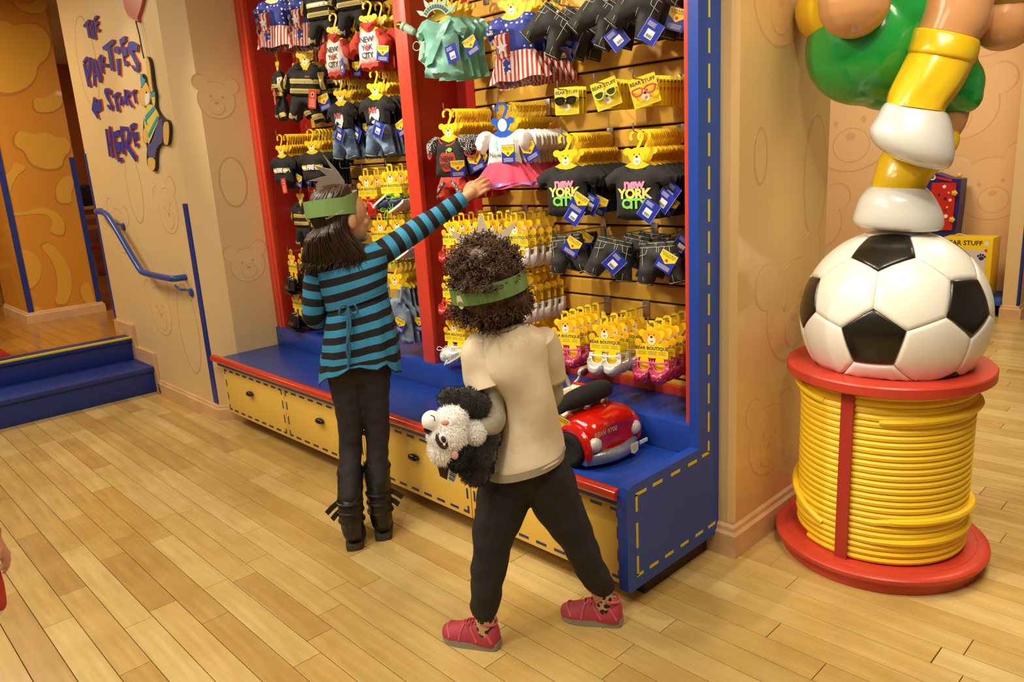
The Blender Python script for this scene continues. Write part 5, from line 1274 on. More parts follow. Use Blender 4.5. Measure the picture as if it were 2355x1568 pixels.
def stripe_mat(name, c1, c2, freq, duty=.5):
    m = mat(name, c1, .9); t = NT(m); uv = t.node('UVMap'); sx = t.node('SeparateXYZ'); t.link(uv.outputs[0], sx.inputs[0])
    a = t.node('Math', operation='MULTIPLY', i_1=freq); t.link(sx.outputs[1], a.inputs[0]); b = t.node('Math', operation='FRACT'); t.link(a.outputs[0], b.inputs[0])
    t.link(t.ramp(b.outputs[0], [(0, c1), (duty, c2)], 'CONSTANT'), t.b.inputs['Base Color'])
    nz = t.node('TexNoise', i_Scale=22.0, i_Detail=2.0); t.link(t.coord(), nz.inputs['Vector']); t.bump(nz.outputs['Fac'], .006, .5); return m
M_strD = stripe_mat('knit_stripes', '2E7FA6', '0D0A09', 17.5, .5)
M_leg = mat('leggings_navy', '231C22', .75, var=.12, scale=18, bump=.004, bscale=30); M_bootL = mat('leather_black', '1A1512', .38, bump=.003, bscale=50); M_soleD = mat('rubber_dark', '3A342A', .7)
M_card2 = mat('cardboard_grey', 'A8998A', .7); M_green = mat('crown_green', '6E8C4E', .35, var=.1, scale=6); M_hair1 = mat('hair_brown', '33200F', .42, var=.3, scale=40, Anisotropic=.5); M_hair2 = mat('hair_curly', '4A2F1A', .55, var=.35, scale=60)
def vlen(rings):
    v = [0]; 
    for a, b in zip(rings, rings[1:]): v.append(v[-1] + (sum(b, Vector()) / len(b) - sum(a, Vector()) / len(a)).length)
    return v
def refine(rings, k=4):
    n = len(rings[0]); cols = [catmull([r[j] for r in rings], k) for j in range(n)]
    return [[cols[j][i] for j in range(n)] for i in range(len(cols[0]))]
def crumple(rings, amp, sc=9.0, seed=0):
    for r in rings:
        c = sum(r, Vector()) / len(r)
        for j, p in enumerate(r):
            d = (p - c); d.z = 0
            if d.length > 1e-6: r[j] = p + d.normalized() * amp * noise.noise(Vector((p.x * sc + seed, p.y * sc, p.z * sc * .6)))
    return rings
def head(mb, c, f, u, s=1.0):
    """adds skull, jaw, nose, chin, ears in the head frame; f looks forward, u up"""
    f = f.normalized(); r = f.cross(u).normalized(); u = r.cross(f); M = Matrix((r, f, u)).transposed()
    T = lambda x, y, z: c + M @ (Vector((x, y, z)) * s)
    mb.ell(c + u * .012 * s, (.072 * s, .090 * s, .088 * s), 20, 14, M)
    mb.ell(T(0, .030, -.042), (.056 * s, .056 * s, .058 * s), 16, 12, M); mb.ell(T(0, .064, -.082), (.026 * s, .022 * s, .020 * s), 12, 8, M)
    mb.ell(T(0, .092, -.020), (.012 * s, .018 * s, .016 * s), 10, 8, M); mb.ell(T(0, .084, .004), (.009 * s, .014 * s, .022 * s), 10, 8, M)
    mb.ell(T(0, .082, -.052), (.020 * s, .010 * s, .008 * s), 10, 6, M); mb.ell(T(0, .079, -.062), (.017 * s, .010 * s, .007 * s), 10, 6, M); mb.ell(T(0, .074, .034), (.042 * s, .020 * s, .022 * s), 12, 8, M)
    for sg_ in (-1, 1):
        mb.ell(T(sg_ * .074, -.010, -.016), (.010 * s, .019 * s, .030 * s), 10, 8, M); mb.ell(T(sg_ * .036, .058, -.026), (.022 * s, .022 * s, .020 * s), 10, 8, M)
    return T, M
def face_parts(parent, T, M, s=1.0, lip='9A5048'):
    for sg_ in (-1, 1):
        e = MB().ell(T(sg_ * .031, .073, .004), (.0125 * s, .0095 * s, .0085 * s), 12, 8, M).build('eye', mat('eye_white', 'EDE6DC', .2), parent)
        MB().ell(T(sg_ * .032, .0805, .004), (.0055 * s, .003 * s, .0055 * s), 10, 6, M).build('iris', mat('eye_dark', '1E120A', .1), e)
        MB().tube([T(sg_ * .016, .089, .022), T(sg_ * .032, .085, .026), T(sg_ * .046, .074, .020)], [.002 * s, .0032 * s, .0015 * s], 6).build('eyebrow', M_hair1, parent)
    MB().tube([T(-.020, .083, -.057), T(0, .0925, -.057), T(.020, .083, -.057)], [.0015 * s, .0036 * s, .0015 * s], 6).build('mouth', mat('lip_' + lip, lip, .4), parent)
def hand(mb, w, d, up, s=1.0, curl=.9, side=1):
    """palm and five fingers from wrist w along d; up = back of hand"""
    d = d.normalized(); sd = d.cross(up).normalized() * side; up = sd.cross(d).normalized() * side
    T = lambda a, b, c: w + (d * a + sd * b + up * c) * s
    limb(mb, [T(-.01, 0, 0), T(.03, 0, .004)], [.021 * s, .024 * s]); mb.ell(T(.045, 0, .004), (.001,) * 3, 6, 4)
    M = Matrix((d, sd, up)).transposed(); mb.ell(T(.042, .0, .002), (.036 * s, .031 * s, .014 * s), 14, 10, M)
    for k, (b, L) in enumerate(((-.027, .052), (-.0090, .060), (.0090, .057), (.0262, .045))):
        a0 = .068 - abs(k - 1.3) * .004; c = curl * (1 + .06 * k); q = [T(a0 - .012, b, .004)]; a, h, th = a0, .004, -.25
        q.append(T(a, b, h))
        for seg in (.44, .32, .24):
            th += c * .75; a += cos(th) * L * seg; h -= sin(th) * L * seg; q.append(T(a, b * 1.02, h))
        limb(mb, q, [.0078 * s, .0073 * s, .0070 * s, .0064 * s, .0056 * s], 8, 2)
    q = [T(.012, -.022, -.002), T(.036, -.038, -.010), T(.058, -.038, -.022), T(.074, -.030, -.030)]; limb(mb, q, [.011 * s, .0098 * s, .0085 * s, .007 * s], 8, 2)
    return mb
# ----------------------------------------------------------------- girl reaching up
GB = (-2.56, 1.575); G = Body(GB)
girl = thing('person', 'girl in blue and black striped dress and paper crown, reaching for the pink skirt', 'person', (GB[0], GB[1], 0))
gf = (G.R * .89 + G.F * .456).normalized(); hc = G(793, 499, .0)
b = MB(); T, HM_ = head(b, hc, gf, (G.U + gf * .08 - G.R * .06).normalized(), 1.0)
limb(b, [hc + Vector((0, 0, -.05)) - gf * .02, G(806, 585)], [.045, .05])
limb(b, [G(800, 600), G(812, 680), G(818, 780), G(822, 835)], [.055, .06, .055, .05]); limb(b, [G(750, 616), G(872, 584)], [.026, .026])
wr = Vector((-2.445, 2.03, 1.345)); tip = P(1128, 412, 'Y', 2.115)
elb = G(985, 512, .05); hw = P(1072, 452, 'Y', 2.03)
limb(b, [G(875, 580, 0), elb, hw], [.036, .030, .022]); limb(b, [G(735, 620, 0), G(722, 722, .01), G(760, 712, .11), G(800, 690, .16)], [.034, .030, .025, .021])
hand(b, hw, (tip - hw), -G.F * .9 - G.R * .15 + G.U * .35, 1.0, .55, 1); hand(b, G(800, 690, .16), G.R * .6 + G.F * .4, G.U, .85, .8)
ankL, ankR = P(812, 1218, 'Z', .075), P(878, 1196, 'Z', .075)
for a, q_ in ((ankL, ((800, 850), (800, 905), (806, 978), (806, 1040))), (ankR, ((850, 846), (858, 905), (868, 978), (868, 1035)))): limb(b, [G(*x) for x in q_] + [a + Vector((0, 0, .14)) + G.F * .01, a + G.F * .01], [.045, .035, .026, .026, .024, .022])
body = solid(b, .0034, 4).build('body', M_skin, girl, ang=180)
face_parts(body, T, HM_)
# dress
rg_ = [G.ring((792, 580), (842, 566), .045), G.ring((760, 592), (866, 560), .066), G.ring((722, 618), (893, 572), .080), G.ring((728, 645), (893, 598), .092), G.ring((744, 690), (892, 640), .094), G.ring((752, 716), (890, 668), .088)]
sk_ = [G.ring((752, 716), (890, 668), .088), G.ring((747, 740), (897, 698), .098), G.ring((740, 790), (908, 750), .112), G.ring((736, 830), (916, 795), .122)]
hemf = lambda c, s_: Vector((0, 0, .030 * max(0, -s_) ** 2 - .045 * abs(c) ** 6 + .012 * sin(9 * c + 4 * s_)))
sk_.append(G.ring((733, 862), (920, 835), .128, zf=hemf, sq=2.6))
def cloth(rings, name, m, parent, k=5, amp=.0, seed=0, v0=0.0, caps=False, ruf=0.0):
    rr = refine(rings, k)
    if ruf:
        N = len(rr)
        for i, r in enumerate(rr):
            c = sum(r, Vector()) / len(r)
            for j, p in enumerate(r):
                d = p - c; d.z = 0; r[j] = p + d.normalized() * ruf * min(1, i / N * 1.4) * sin(j * 2 * pi / len(r) * 11 + i * .05)
    if amp: crumple(rr, amp, 9, seed)
    v = [x + v0 for x in vlen(rr)]
    return MB().rings(rr, caps, uvv=v).build(name, m, parent, ang=180), v[-1]
dr, v1 = cloth(rg_, 'dress', M_strD, girl, 5, .008, 1)
cloth(sk_, 'skirt', M_strD, dr, 6, .008, 4, v1, ruf=.006)
def sleeve(pts, rs, name, m, parent, k=8, n=20, amp=.006, seed=0):
    P_ = catmull(pts, k); rr_ = [rs[min(len(rs) - 1, i // k)] * (1 - (i % k) / k) + rs[min(len(rs) - 1, i // k + 1)] * ((i % k) / k) for i in range(len(P_))]
    t = MB().tube(P_, rr_, n); rings = [t.v[i * n:(i + 1) * n] for i in range(len(P_))]
    for i, r in enumerate(rings):
        for j, p in enumerate(r): r[j] = p + (p - P_[i]).normalized() * amp * noise.noise(Vector((p.x * 16 + seed, p.y * 16, p.z * 16)))
    v = [0]
    for a, b_ in zip(P_, P_[1:]): v.append(v[-1] + (b_ - a).length)
    return MB().rings(rings, True, uvv=v).build(name, m, parent, ang=180)
sleeve([G(862, 588, 0), G(900, 566, .01), G(985, 511, .05), hw.lerp(G(985, 511, .05), .06)], [.050, .049, .042, .031], 'sleeve', M_strD, dr, seed=2)
sleeve([G(748, 606, 0), G(728, 636, 0), G(722, 728, .012), G(756, 716, .10), G(790, 694, .15)], [.046, .046, .042, .037, .031], 'sleeve', M_strD, dr, seed=5)
# drawstring seam, bow and tails
m = MB()
kx0 = G(800, 704, -.108)
for sg_ in (-1, 1):
    m.tube(catmull([kx0, kx0 + G.R * sg_ * .024 + Vector((0, 0, .006)) - G.F * .01, kx0 + G.R * sg_ * .034 + Vector((0, 0, -.026)) - G.F * .01, kx0 + G.R * sg_ * .012 + Vector((0, 0, -.026)), kx0], 5), .0042, 6)
m.tube(catmull([kx0, G(800, 770, -.128), G(804, 800, -.134), G(801, 846, -.135)], 5), .0055, 6); m.tube(catmull([kx0, G(806, 750, -.125), G(797, 800, -.136), G(807, 838, -.136)], 5), .005, 6)
m.build('tie_bow', mat('tie_blue', '1F5878', .85), dr)
m = MB(); q = G.ring((750, 712), (891, 664), .091, n=60); m.tube(q, .004, 6, closed=True); m.build('waist_seam', mat('tie_blue', '1F5878', .85), dr)
# leggings
b = MB(); limb(b, [G(796, 842), G(850, 838)], [.088, .086])
limb(b, [G(796, 850), G(800, 905), G(806, 978), G(806, 1040), ankL + Vector((0, 0, .14)) + G.F * .01], [.078, .066, .050, .046, .036]); limb(b, [G(856, 846), G(858, 905), G(868, 978), G(868, 1035), ankR + Vector((0, 0, .14)) + G.F * .01], [.078, .066, .050, .046, .036])
s_ = solid(b, .006, 4); s_.v = [p + Vector((noise.noise(p * 26), noise.noise(p * 26 + Vector((9, 0, 0))), 0)) * .004 for p in s_.v]; s_.build('leggings', M_leg, girl, ang=180)
# boots
def boot(ank, knee, lean, side):
    h = ank - Vector((0, 0, .04)); toe = h + G.F * .155 + G.R * .012 - Vector((0, 0, .012))
    b = MB(); limb(b, [knee, ank + Vector((0, 0, .09)) + G.F * .006, ank], [.0545, .050, .044]); limb(b, [h + Vector((0, 0, .022)), h + G.F * .07 + Vector((0, 0, .020)), toe + Vector((0, 0, .016))], [.036, .038, .030])
    s_ = solid(b, .0055, 3); s_.v = [p + Vector((noise.noise(p * 30), noise.noise(p * 30 + Vector((5, 0, 0))), noise.noise(p * 30 + Vector((0, 7, 0))))) * .004 for p in s_.v]
    t = thing('boot', '', 'boot') if False else None
    o = s_.build('boot', M_bootL, girl, ang=180)
    MB().tube([knee + (G.R * cos(a) + G.F * sin(a)) * .0535 + Vector((0, 0, .004 * sin(3 * a))) for a in [j * pi / 12 for j in range(24)]], .0045, 6, closed=True).build('boot_rim', M_bootL, o)
    k = MB(); outl = smooth_closed([(-.034, -.036), (.034, -.036), (.036, .03), (.042, .10), (.034, .165), (0, .182), (-.034, .165), (-.042, .10), (-.036, .03)], 2); drop = (toe.z - h.z) / .155
    f = lambda u, v, d: h + G.R * (u + v * .07) + G.F * v + Vector((0, 0, drop * v - .018 - (.014 if v < .045 else .004) + (.018 if v < .045 else .010) * d)); k.prism(outl, f); k.build('sole', M_soleD, o, smooth=False)
    heel = MB(); heel.prism(smooth_closed([(-.03, -.040), (.03, -.040), (.036, -.01), (.034, .035), (-.034, .035), (-.036, -.01)], 2), lambda u, v, d: h + G.R * u + G.F * v + Vector((0, 0, -.036 + .024 * d + drop * v))); heel.build('heel', M_soleD, o, smooth=False)
    for i, z in enumerate((.125, .085, .045)):
        c = ank + Vector((0, 0, z)) + G.F * .006; st_ = MB(); st_.tube([c + G.R * .050 * cos(a) + G.F * .050 * sin(a) for a in [j * pi / 10 for j in range(20)]], .0055, 6, closed=True); st_.build('strap', M_bootL, o)
        if i < 2:
            dv = (G.R * side * .8 - Vector((0, 0, .55 + .1 * i)) - G.F * .2).normalized(); nv = (G.R * side * .55 + Vector((0, 0, .8))).normalized() * .0105; p0 = c + G.R * side * .044; LL = .062 - .02 * i; fl_ = MB()
            fl_.rings([[p + nv + G.F * .0016, p + nv - G.F * .0016, p - nv - G.F * .0016, p - nv + G.F * .0016] for p in (p0, p0 + dv * LL * .5 + Vector((0, 0, .003)), p0 + dv * LL)]); fl_.build('loose_strap', M_bootL, o)
boot(ankL, G(806, 1085), 0, -1); boot(ankR, G(867, 1072), 0, 1)
# hair: base volume and locks
cu = (G.U - G.R * .40 - G.F * .10).normalized(); cc = G(763, 478, -.004)
def tuck(p, c, u, r, h0, h1):
    d = p - c; h = d.dot(u); q = d - u * h
    if h0 < h < h1 and q.length > r: return c + u * h + q * (r / q.length)
    return p
HB = [((768, 426), (800, 424), .02, .0), ((748, 432), (816, 430), .052, .0), ((726, 448), (828, 440), .082, -.003), ((716, 475), (828, 462), .094, -.008), ((711, 505), (800, 490), .094, -.014), ((708, 535), (800, 522), .088, -.022), ((704, 565), (818, 552), .078, -.03), ((700, 590), (846, 580), .066, -.038), ((704, 606), (842, 596), .05, -.042)]
rings = refine([G.ring(l, r, d, o) for l, r, d, o in HB], 4)
rings = [[tuck(p, cc, cu, .089, -.045, .052) for p in r] for r in crumple(rings, .008, 26, 3)]
hair = MB().rings(rings).build('hair', M_hair1, girl, ang=180)
cols = list(range(len(rings[0]))); lk = MB(); rh = random.Random(4)
for _ in range(430):
    j = rh.uniform(0, len(cols)); i0 = rh.randint(0, 7); i1 = len(rings) - 1; pts = []; tw = rh.uniform(-1.2, 1.2); out = rh.uniform(.0, .008); fl_ = rh.uniform(-.2, 1)
    for i in range(i0, i1 + 1, 2):
        a = rings[i]; c = sum(a, Vector()) / len(a); jj = (j + tw * (i - i0) / 12) % len(a); p = a[int(jj)].lerp(a[(int(jj) + 1) % len(a)], jj % 1); t = (i - i0) / (i1 - i0)
        pts.append(p + (p - c).normalized() * (out + .004 * sin(t * 7 + j)) )
    e = pts[-1] - pts[-2]; d = (pts[-1] - c); d.z = 0
    pts.append(pts[-1] + Vector((0, 0, -rh.uniform(.005, .045))) + d.normalized() * rh.uniform(0, .018) - G.R * .012 * max(0, fl_))
    lk.tube([tuck(p, cc, cu, .0925, -.05, .055) for p in catmull(pts, 2)], [.0042 * (1 - .85 * k / (2 * len(pts))) for k in range(2 * (len(pts) - 1) + 1)], 5)
o = lk.build('hair_lock', M_hair1, hair, ang=180); o['kind'] = 'stuff'
def crown(parent_thing, c, f, u, rx_, ry_, h, plate_px, plane_n, plane_p, print_side):
    """paper crown: closed band round the head plus a spiked front plate"""
    f = f.normalized(); r = f.cross(u).normalized(); u = r.cross(f); n = 48; R1, R2, R3, R4 = [], [], [], []
    for j in range(n):
        a = 2 * pi * j / n; d = r * cos(a) * rx_ + f * sin(a) * ry_; hh = h * (1.0 + .45 * max(0, sin(a)))
        for L, k, z in ((R1, 1.0, 0), (R2, 1.0, hh), (R3, .985, hh), (R4, .985, 0)): L.append(c + d * k + u * (z - h / 2))
    m = MB(); m.rings([R1, R2], False); m.mat(1).rings([R2, R3, R4, R1], False); o = m.build('band', [M_green, M_card2], parent_thing, ang=60)
    q = []
    for px, py in plate_px:
        rr_ = ray(px, py); t = (plane_p - CAM).dot(plane_n) / rr_.dot(plane_n); q.append(CAM + rr_ * t)
    e1 = plane_n.orthogonal().normalized(); e2 = plane_n.cross(e1); poly = [((p - plane_p).dot(e1), (p - plane_p).dot(e2)) for p in q]
    m = MB(); m.prism(poly, lambda a, b_, d: plane_p + e1 * a + e2 * b_ + plane_n * (.0012 * d)); m.build('spiked_plate', M_card2, parent_thing, smooth=False)
    m = MB(); m.prism(poly, lambda a, b_, d: plane_p + e1 * a + e2 * b_ + plane_n * (.0013 + .0008 * d)); m.build('printed_front', M_green, parent_thing, smooth=False)
    return o, r, u
cr = thing('paper_crown', 'green paper crown with long grey spikes on the girl with straight hair', 'paper crown', hc + Vector((0, 0, .02)))
pn = (gf * .75 + G.F * .35 + G.U * .45).normalized()
bo, _, _ = crown(cr, cc, gf, cu, .1005, .1025, .062, [(727, 437), (726, 425), (732, 417), (709, 416), (751, 404), (722, 381), (763, 390), (742, 355), (778, 396), (792, 418), (792, 434), (765, 444)], pn, cc + gf * .09 + cu * .05, 1)
m = MB(); text_mesh('buildabear.com', .012, m, lambda u_, v, d: (lambda q_: cc + (q_ - cu * q_.dot(cu)) * (.1035 / (q_ - cu * q_.dot(cu)).length) + cu * (v - .012))(-G.F * cos(u_ / .1) + G.R * sin(u_ / .1))); m.build('lettering', mat('print_palegreen', 'C9D6B4', .5), bo, smooth=False)
# ----------------------------------------------------------------- curly haired child walking with a plush
KB = (-1.55, 1.5); K = Body(KB)
kid = thing('person', 'curly haired child in cream tee and dark trousers walking with a plush under the arm', 'person', (KB[0], KB[1], 0))
kf = (K.F * .92 - K.R * .25).normalized(); kc = K(1118, 640, .01)
b = MB(); T, HM_ = head(b, kc, kf, (K.U - K.R * .03).normalized(), 1.02)
limb(b, [kc + Vector((0, 0, -.06)), K(1158, 770)], [.045, .05]); limb(b, [K(1172, 800), K(1195, 900), K(1208, 1010), K(1208, 1060)], [.055, .055, .055, .05]); limb(b, [K(1122, 800), K(1232, 792)], [.026, .026])
kw = K(1072, 972, -.085); ke = K(1132, 968, -.055)
limb(b, [K(1115, 805, -.01), ke, kw], [.036, .031, .024]); hand(b, kw, -K.R + K.F * .25 - K.U * .2, K.U * .3 - K.F, .85, .7)
kw2 = K(1210, 960, .14); limb(b, [K(1238, 800, .02), K(1258, 880, .05), K(1240, 935, .10), kw2], [.026, .026, .024, .022]); hand(b, kw2, -K.R - K.U * .3, K.F, .85, .8)
ha, ta = P(1146, 1488, 'Z', 0), P(1024, 1462, 'Z', 0); hb, tb = P(1428, 1434, 'Z', 0), P(1294, 1416, 'Z', 0)
fa, fb = ha.lerp(ta, .2) + Vector((0, 0, .075)), hb.lerp(tb, .3) + Vector((0, 0, .075))
limb(b, [K(1185, 1080), K(1150, 1175, -.015), K(1130, 1262, -.03), K(1120, 1350, -.03), fa], [.045, .035, .028, .026, .026]); limb(b, [K(1240, 1075), K(1285, 1165, .01), K(1330, 1245, .02), K(1362, 1320, .028), fb], [.045, .035, .028, .026, .026])
body = solid(b, .006, 4).build('body', M_skin2, kid, ang=180); face_parts(body, T, HM_)
M_tee = mat('tee_cream', 'DCC8A8', .85, var=.05, scale=14, bump=.006, bscale=14); M_grey = mat('knit_grey', 'A8A08C', .9, var=.12, scale=60, bump=.002, bscale=120); M_trs = mat('trousers_dark', '221E20', .85, var=.15, scale=20, bump=.004, bscale=28)
tr_ = [K.ring((1118, 752), (1192, 738), .052), K.ring((1100, 768), (1228, 752), .070), K.ring((1086, 800), (1262, 778), .086), K.ring((1102, 850), (1266, 838), .094), K.ring((1148, 900), (1268, 890), .094, .0), K.ring((1150, 960), (1280, 945), .096), K.ring((1138, 1015), (1290, 990), .1), K.ring((1122, 1078), (1297, 1030), .122)]
rr = crumple(refine(tr_, 4), .017, 12, 7); te = MB().rings(rr, False).build('tee', M_tee, kid, ang=180)
MB().tube(K.ring((1112, 757), (1198, 741), .060, n=40), .0055, 6, closed=True).build('neck_trim', mat('trim_taupe', 'A79A82', .85), te)
hm = K.ring((1121, 1070), (1298, 1022), .123, n=40); h2 = K.ring((1119, 1088), (1298, 1040), .124, n=40); MB().rings([hm, h2, [p.lerp(KBc, .03) for p in h2 for KBc in [sum(h2, Vector()) / 40]]], False).build('hem_band', mat('trim_taupe', 'A79A82', .85), te)
sleeve([K(1122, 785, 0), K(1105, 812, -.01), K(1112, 862, -.025), K(1120, 892, -.035)], [.048, .058, .060, .062], 'sleeve', M_tee, te, amp=.007, seed=3)
sleeve([K(1240, 775, .0), K(1252, 810, .02), K(1258, 870, .04)], [.048, .054, .056], 'sleeve', M_tee, te, amp=.006, seed=8)
sleeve([K(1112, 850, -.02), K(1124, 920, -.045), K(1128, 962, -.06), K(1105, 982, -.08), kw.lerp(K(1105, 982, -.08), .05)], [.044, .046, .047, .042, .034], 'grey_sleeve', M_grey, te, amp=.008, seed=6)
sleeve([K(1256, 850, .035), K(1262, 905, .06), K(1240, 935, .10), kw2], [.043, .043, .037, .03], 'grey_sleeve', M_grey, te, amp=.006, seed=1)
b = MB(); limb(b, [K(1180, 1078), K(1238, 1064)], [.090, .090]); limb(b, [K(1172, 1095), K(1150, 1175, -.015), K(1130, 1262, -.03), K(1120, 1350, -.03), fa + Vector((0, 0, .055))], [.09, .078, .060, .052, .042]); limb(b, [K(1250, 1085), K(1285, 1165, .01), K(1330, 1245, .02), K(1360, 1312, .025), fb + Vector((0, 0, .055))], [.09, .076, .056, .048, .040])
s_ = solid(b, .006, 5); s_.v = [p + Vector((noise.noise(p * 18), noise.noise(p * 18 + Vector((9, 0, 0))), .6 * noise.noise(p * 22))) * .007 for p in s_.v]; s_.build('trousers', M_trs, kid, ang=180)
M_shoeP = mat('shoe_pink', 'B23A4E', .6, var=.12, scale=20, bump=.001, bscale=120); M_shoeP2 = mat('shoe_coral', 'CF5A5E', .6); M_soleG = mat('sole_grey', '8F8672', .7)
def trainer(heel, toe, ank):
    """low trainer from heel to toe on the floor"""
    d = (toe - heel); L = d.length; d.normalize(); sd = Vector((d.y, -d.x, 0)); T = lambda a, b_, c: heel + d * (a * L) + sd * b_ + Vector((0, 0, c))
    prof = [(-.02, .016, .050), (.03, .030, .066), (.12, .035, .072), (.26, .035, .066), (.40, .036, .062), (.54, .039, .054), (.68, .041, .044), (.82, .040, .036), (.93, .032, .030), (1.0, .018, .022), (1.025, .006, .010)]
    def W(a):
        for (a0, w0, h0), (a1, w1, h1) in zip(prof, prof[1:]):
            if a <= a1: t = (a - a0) / (a1 - a0); return w0 + (w1 - w0) * t, h0 + (h1 - h0) * t
        return prof[-1][1:]
    def Sf(a, deg, k=1.0):
        w, h = W(a); t = radians(deg); return T(a, w * cos(t) * k, .020 + h * max(0, sin(t)) * k if sin(t) > 0 else .016)
    o = MB().rings(refine([[Sf(a, g) for g in range(0, 360, 15)] for a, _, _ in prof], 2)).build('shoe', M_shoeP, kid, ang=60)
    ol = smooth_closed([(-.02, -.028), (.3, -.034), (.7, -.044), (.94, -.034), (1.05, 0), (.94, .034), (.7, .044), (.3, .034), (-.02, .028), (-.05, 0)], 2)
    lift = lambda u: .010 * max(0, (u - .75) / .3) ** 2 + .006 * max(0, (.1 - u) / .15) ** 2
    k = MB(); k.prism(ol, lambda u, v, dd: T(u, v * (1.04 - .05 * dd), lift(u) + .021 * dd)); k.build('sole', M_soleG, o, smooth=False)
    for path in ([(.04, 8), (.16, 40), (.30, 74)], [(.30, 6), (.40, 40), (.44, 66)], [(.62, 6), (.60, 40), (.56, 70)], [(.04, 172), (.16, 140), (.30, 106)], [(.30, 174), (.40, 140), (.44, 114)], [(.62, 174), (.60, 140), (.56, 110)], [(.80, 12), (.88, 60), (.90, 90), (.88, 120), (.80, 168)]):
        q = [Sf(*x, 1.015) for x in path]; MB().tube(catmull(q, 4), .0038, 6).build('overlay', M_shoeP2, o)
    la = MB()
    for i in range(5): la.tube(catmull([Sf(.36 + .055 * i, 62, 1.03), Sf(.38 + .055 * i, 90, 1.07), Sf(.36 + .055 * i, 118, 1.03)], 3), .0024, 5)
    c = Sf(.36, 90, 1.08)
    for sg_ in (-1, 1): la.tube(catmull([c, c + d * .02 + sd * sg_ * .02 + Vector((0, 0, .010)), c + d * .03 + sd * sg_ * .03 - Vector((0, 0, .012)), c], 4), .0022, 5)
    la.build('lace', M_shoeP2, o)
    MB().ell(c + Vector((0, 0, .004)), (.008, .006, .009), 8, 6).build('lace_toggle', M_black, o)
    MB().tube([T(.17, .030 * cos(t) * 1.0, .088 + .004 * cos(2 * t)) + d * (.030 * sin(t)) for t in [k_ * pi / 10 for k_ in range(20)]], .0045, 6, closed=True).build('collar', M_shoeP2, o)
    sk = MB(); limb(sk, [Vector((ank.x, ank.y, .05)).lerp(T(.17, 0, .05), .4), ank + Vector((0, 0, .045))], [.033, .033]); sk.build('sock', dots('sock_spots', 'C8A67C', '2A1814', 60, .45, 1.0), o)
trainer(ha, ta, fa); trainer(hb, tb, fb)
# curly hair
kcu = (K.U - K.F * .30 - K.R * .10).normalized(); cc2 = K(1123, 656, -.004)
b = MB(); hk = lambda x, y, o_=0.0: K(x, y, o_)
for (x, y, o_, r) in ((1118, 602, .0, .076), (1115, 624, -.01, .096), (1120, 655, -.012, .1), (1130, 680, -.015, .088), (1086, 690, .0, .058), (1168, 684, .0, .062), (1138, 708, -.02, .06), (1176, 700, .0, .05), (1100, 706, -.01, .05), (1085, 655, .0, .05), (1172, 640, .0, .05)): b.ell(hk(x, y, o_), (r, r, r * .92), 16, 12)
s_ = solid(b, .008, 3); s_.v = [p + Vector((noise.noise(p * 34), noise.noise(p * 34 + Vector((9, 0, 0))), noise.noise(p * 34 + Vector((0, 9, 0))))) * .014 for p in s_.v]
s_.v = [tuck(p, cc2, kcu, .106, -.034, .034) for p in s_.v]
hair = s_.build('hair', M_hair2, kid, ang=180)
cu_ = MB(); rh = random.Random(9); hcen = K(1122, 645, -.005)
VS = s_.v
for _ in range(1700):
    p = VS[rh.randrange(len(VS))]; nrm = (p - hcen).normalized()
    if nrm.dot(kf) > .55: continue
    a = (nrm + Vector((rh.uniform(-1, 1), rh.uniform(-1, 1), rh.uniform(-1.3, .4))) * .8).normalized(); e1 = a.orthogonal().normalized(); e2 = a.cross(e1); L = rh.uniform(.016, .04); R_ = rh.uniform(.003, .0065); ph = rh.uniform(0, 6)
    if -.032 < (p - cc2).dot(kcu) < .032: L *= .35; R_ *= .3
    cu_.tube([tuck(x, cc2, kcu, .107, -.034, .034) for x in [p - nrm * .004 + a * (L * k / 11) + (e1 * cos(ph + k * .95) + e2 * sin(ph + k * .95)) * R_ for k in range(12)]], [.0021 * (1 - .04 * k) for k in range(12)], 4)
o = cu_.build('curl', M_hair2, hair, ang=180); o['kind'] = 'stuff'
cr2 = thing('paper_crown', 'green paper crown with grey spikes on the curly haired child', 'paper crown', K(1120, 620, 0))
pn2 = (K.F * .95 - K.U * .25).normalized()
C0 = (1113, 575); tips = [(1024, 583), (1033, 528), (1105, 488), (1192, 505), (1204, 566)]
pl = [(1048, 620)]
for i, (tx, ty) in enumerate(tips):
    a = atan2(ty - C0[1], tx - C0[0]); rb = 62; w = .20
    pl += [(C0[0] + rb * cos(a - w), C0[1] + rb * sin(a - w) * .8), (tx, ty), (C0[0] + rb * cos(a + w), C0[1] + rb * sin(a + w) * .8)]
pl += [(1180, 620)]
bo, _, _ = crown(cr2, cc2, kf, kcu, .1125, .1125, .050, pl, pn2, cc2 + kf * .09 + kcu * .04, -1)
m = MB(); dn = -K.F * .72 - K.R * .7; dn = (dn - kcu * dn.dot(kcu)).normalized(); sdv = kcu.cross(dn)
m.prism(el2(0, 0, .013, .022, 20), lambda u_, v, d: cc2 + (dn * cos(u_ / .1125) + sdv * sin(u_ / .1125)) * (.1128 + .0008 * d) + kcu * v); m.build('round_print', M_cream, bo, smooth=False)
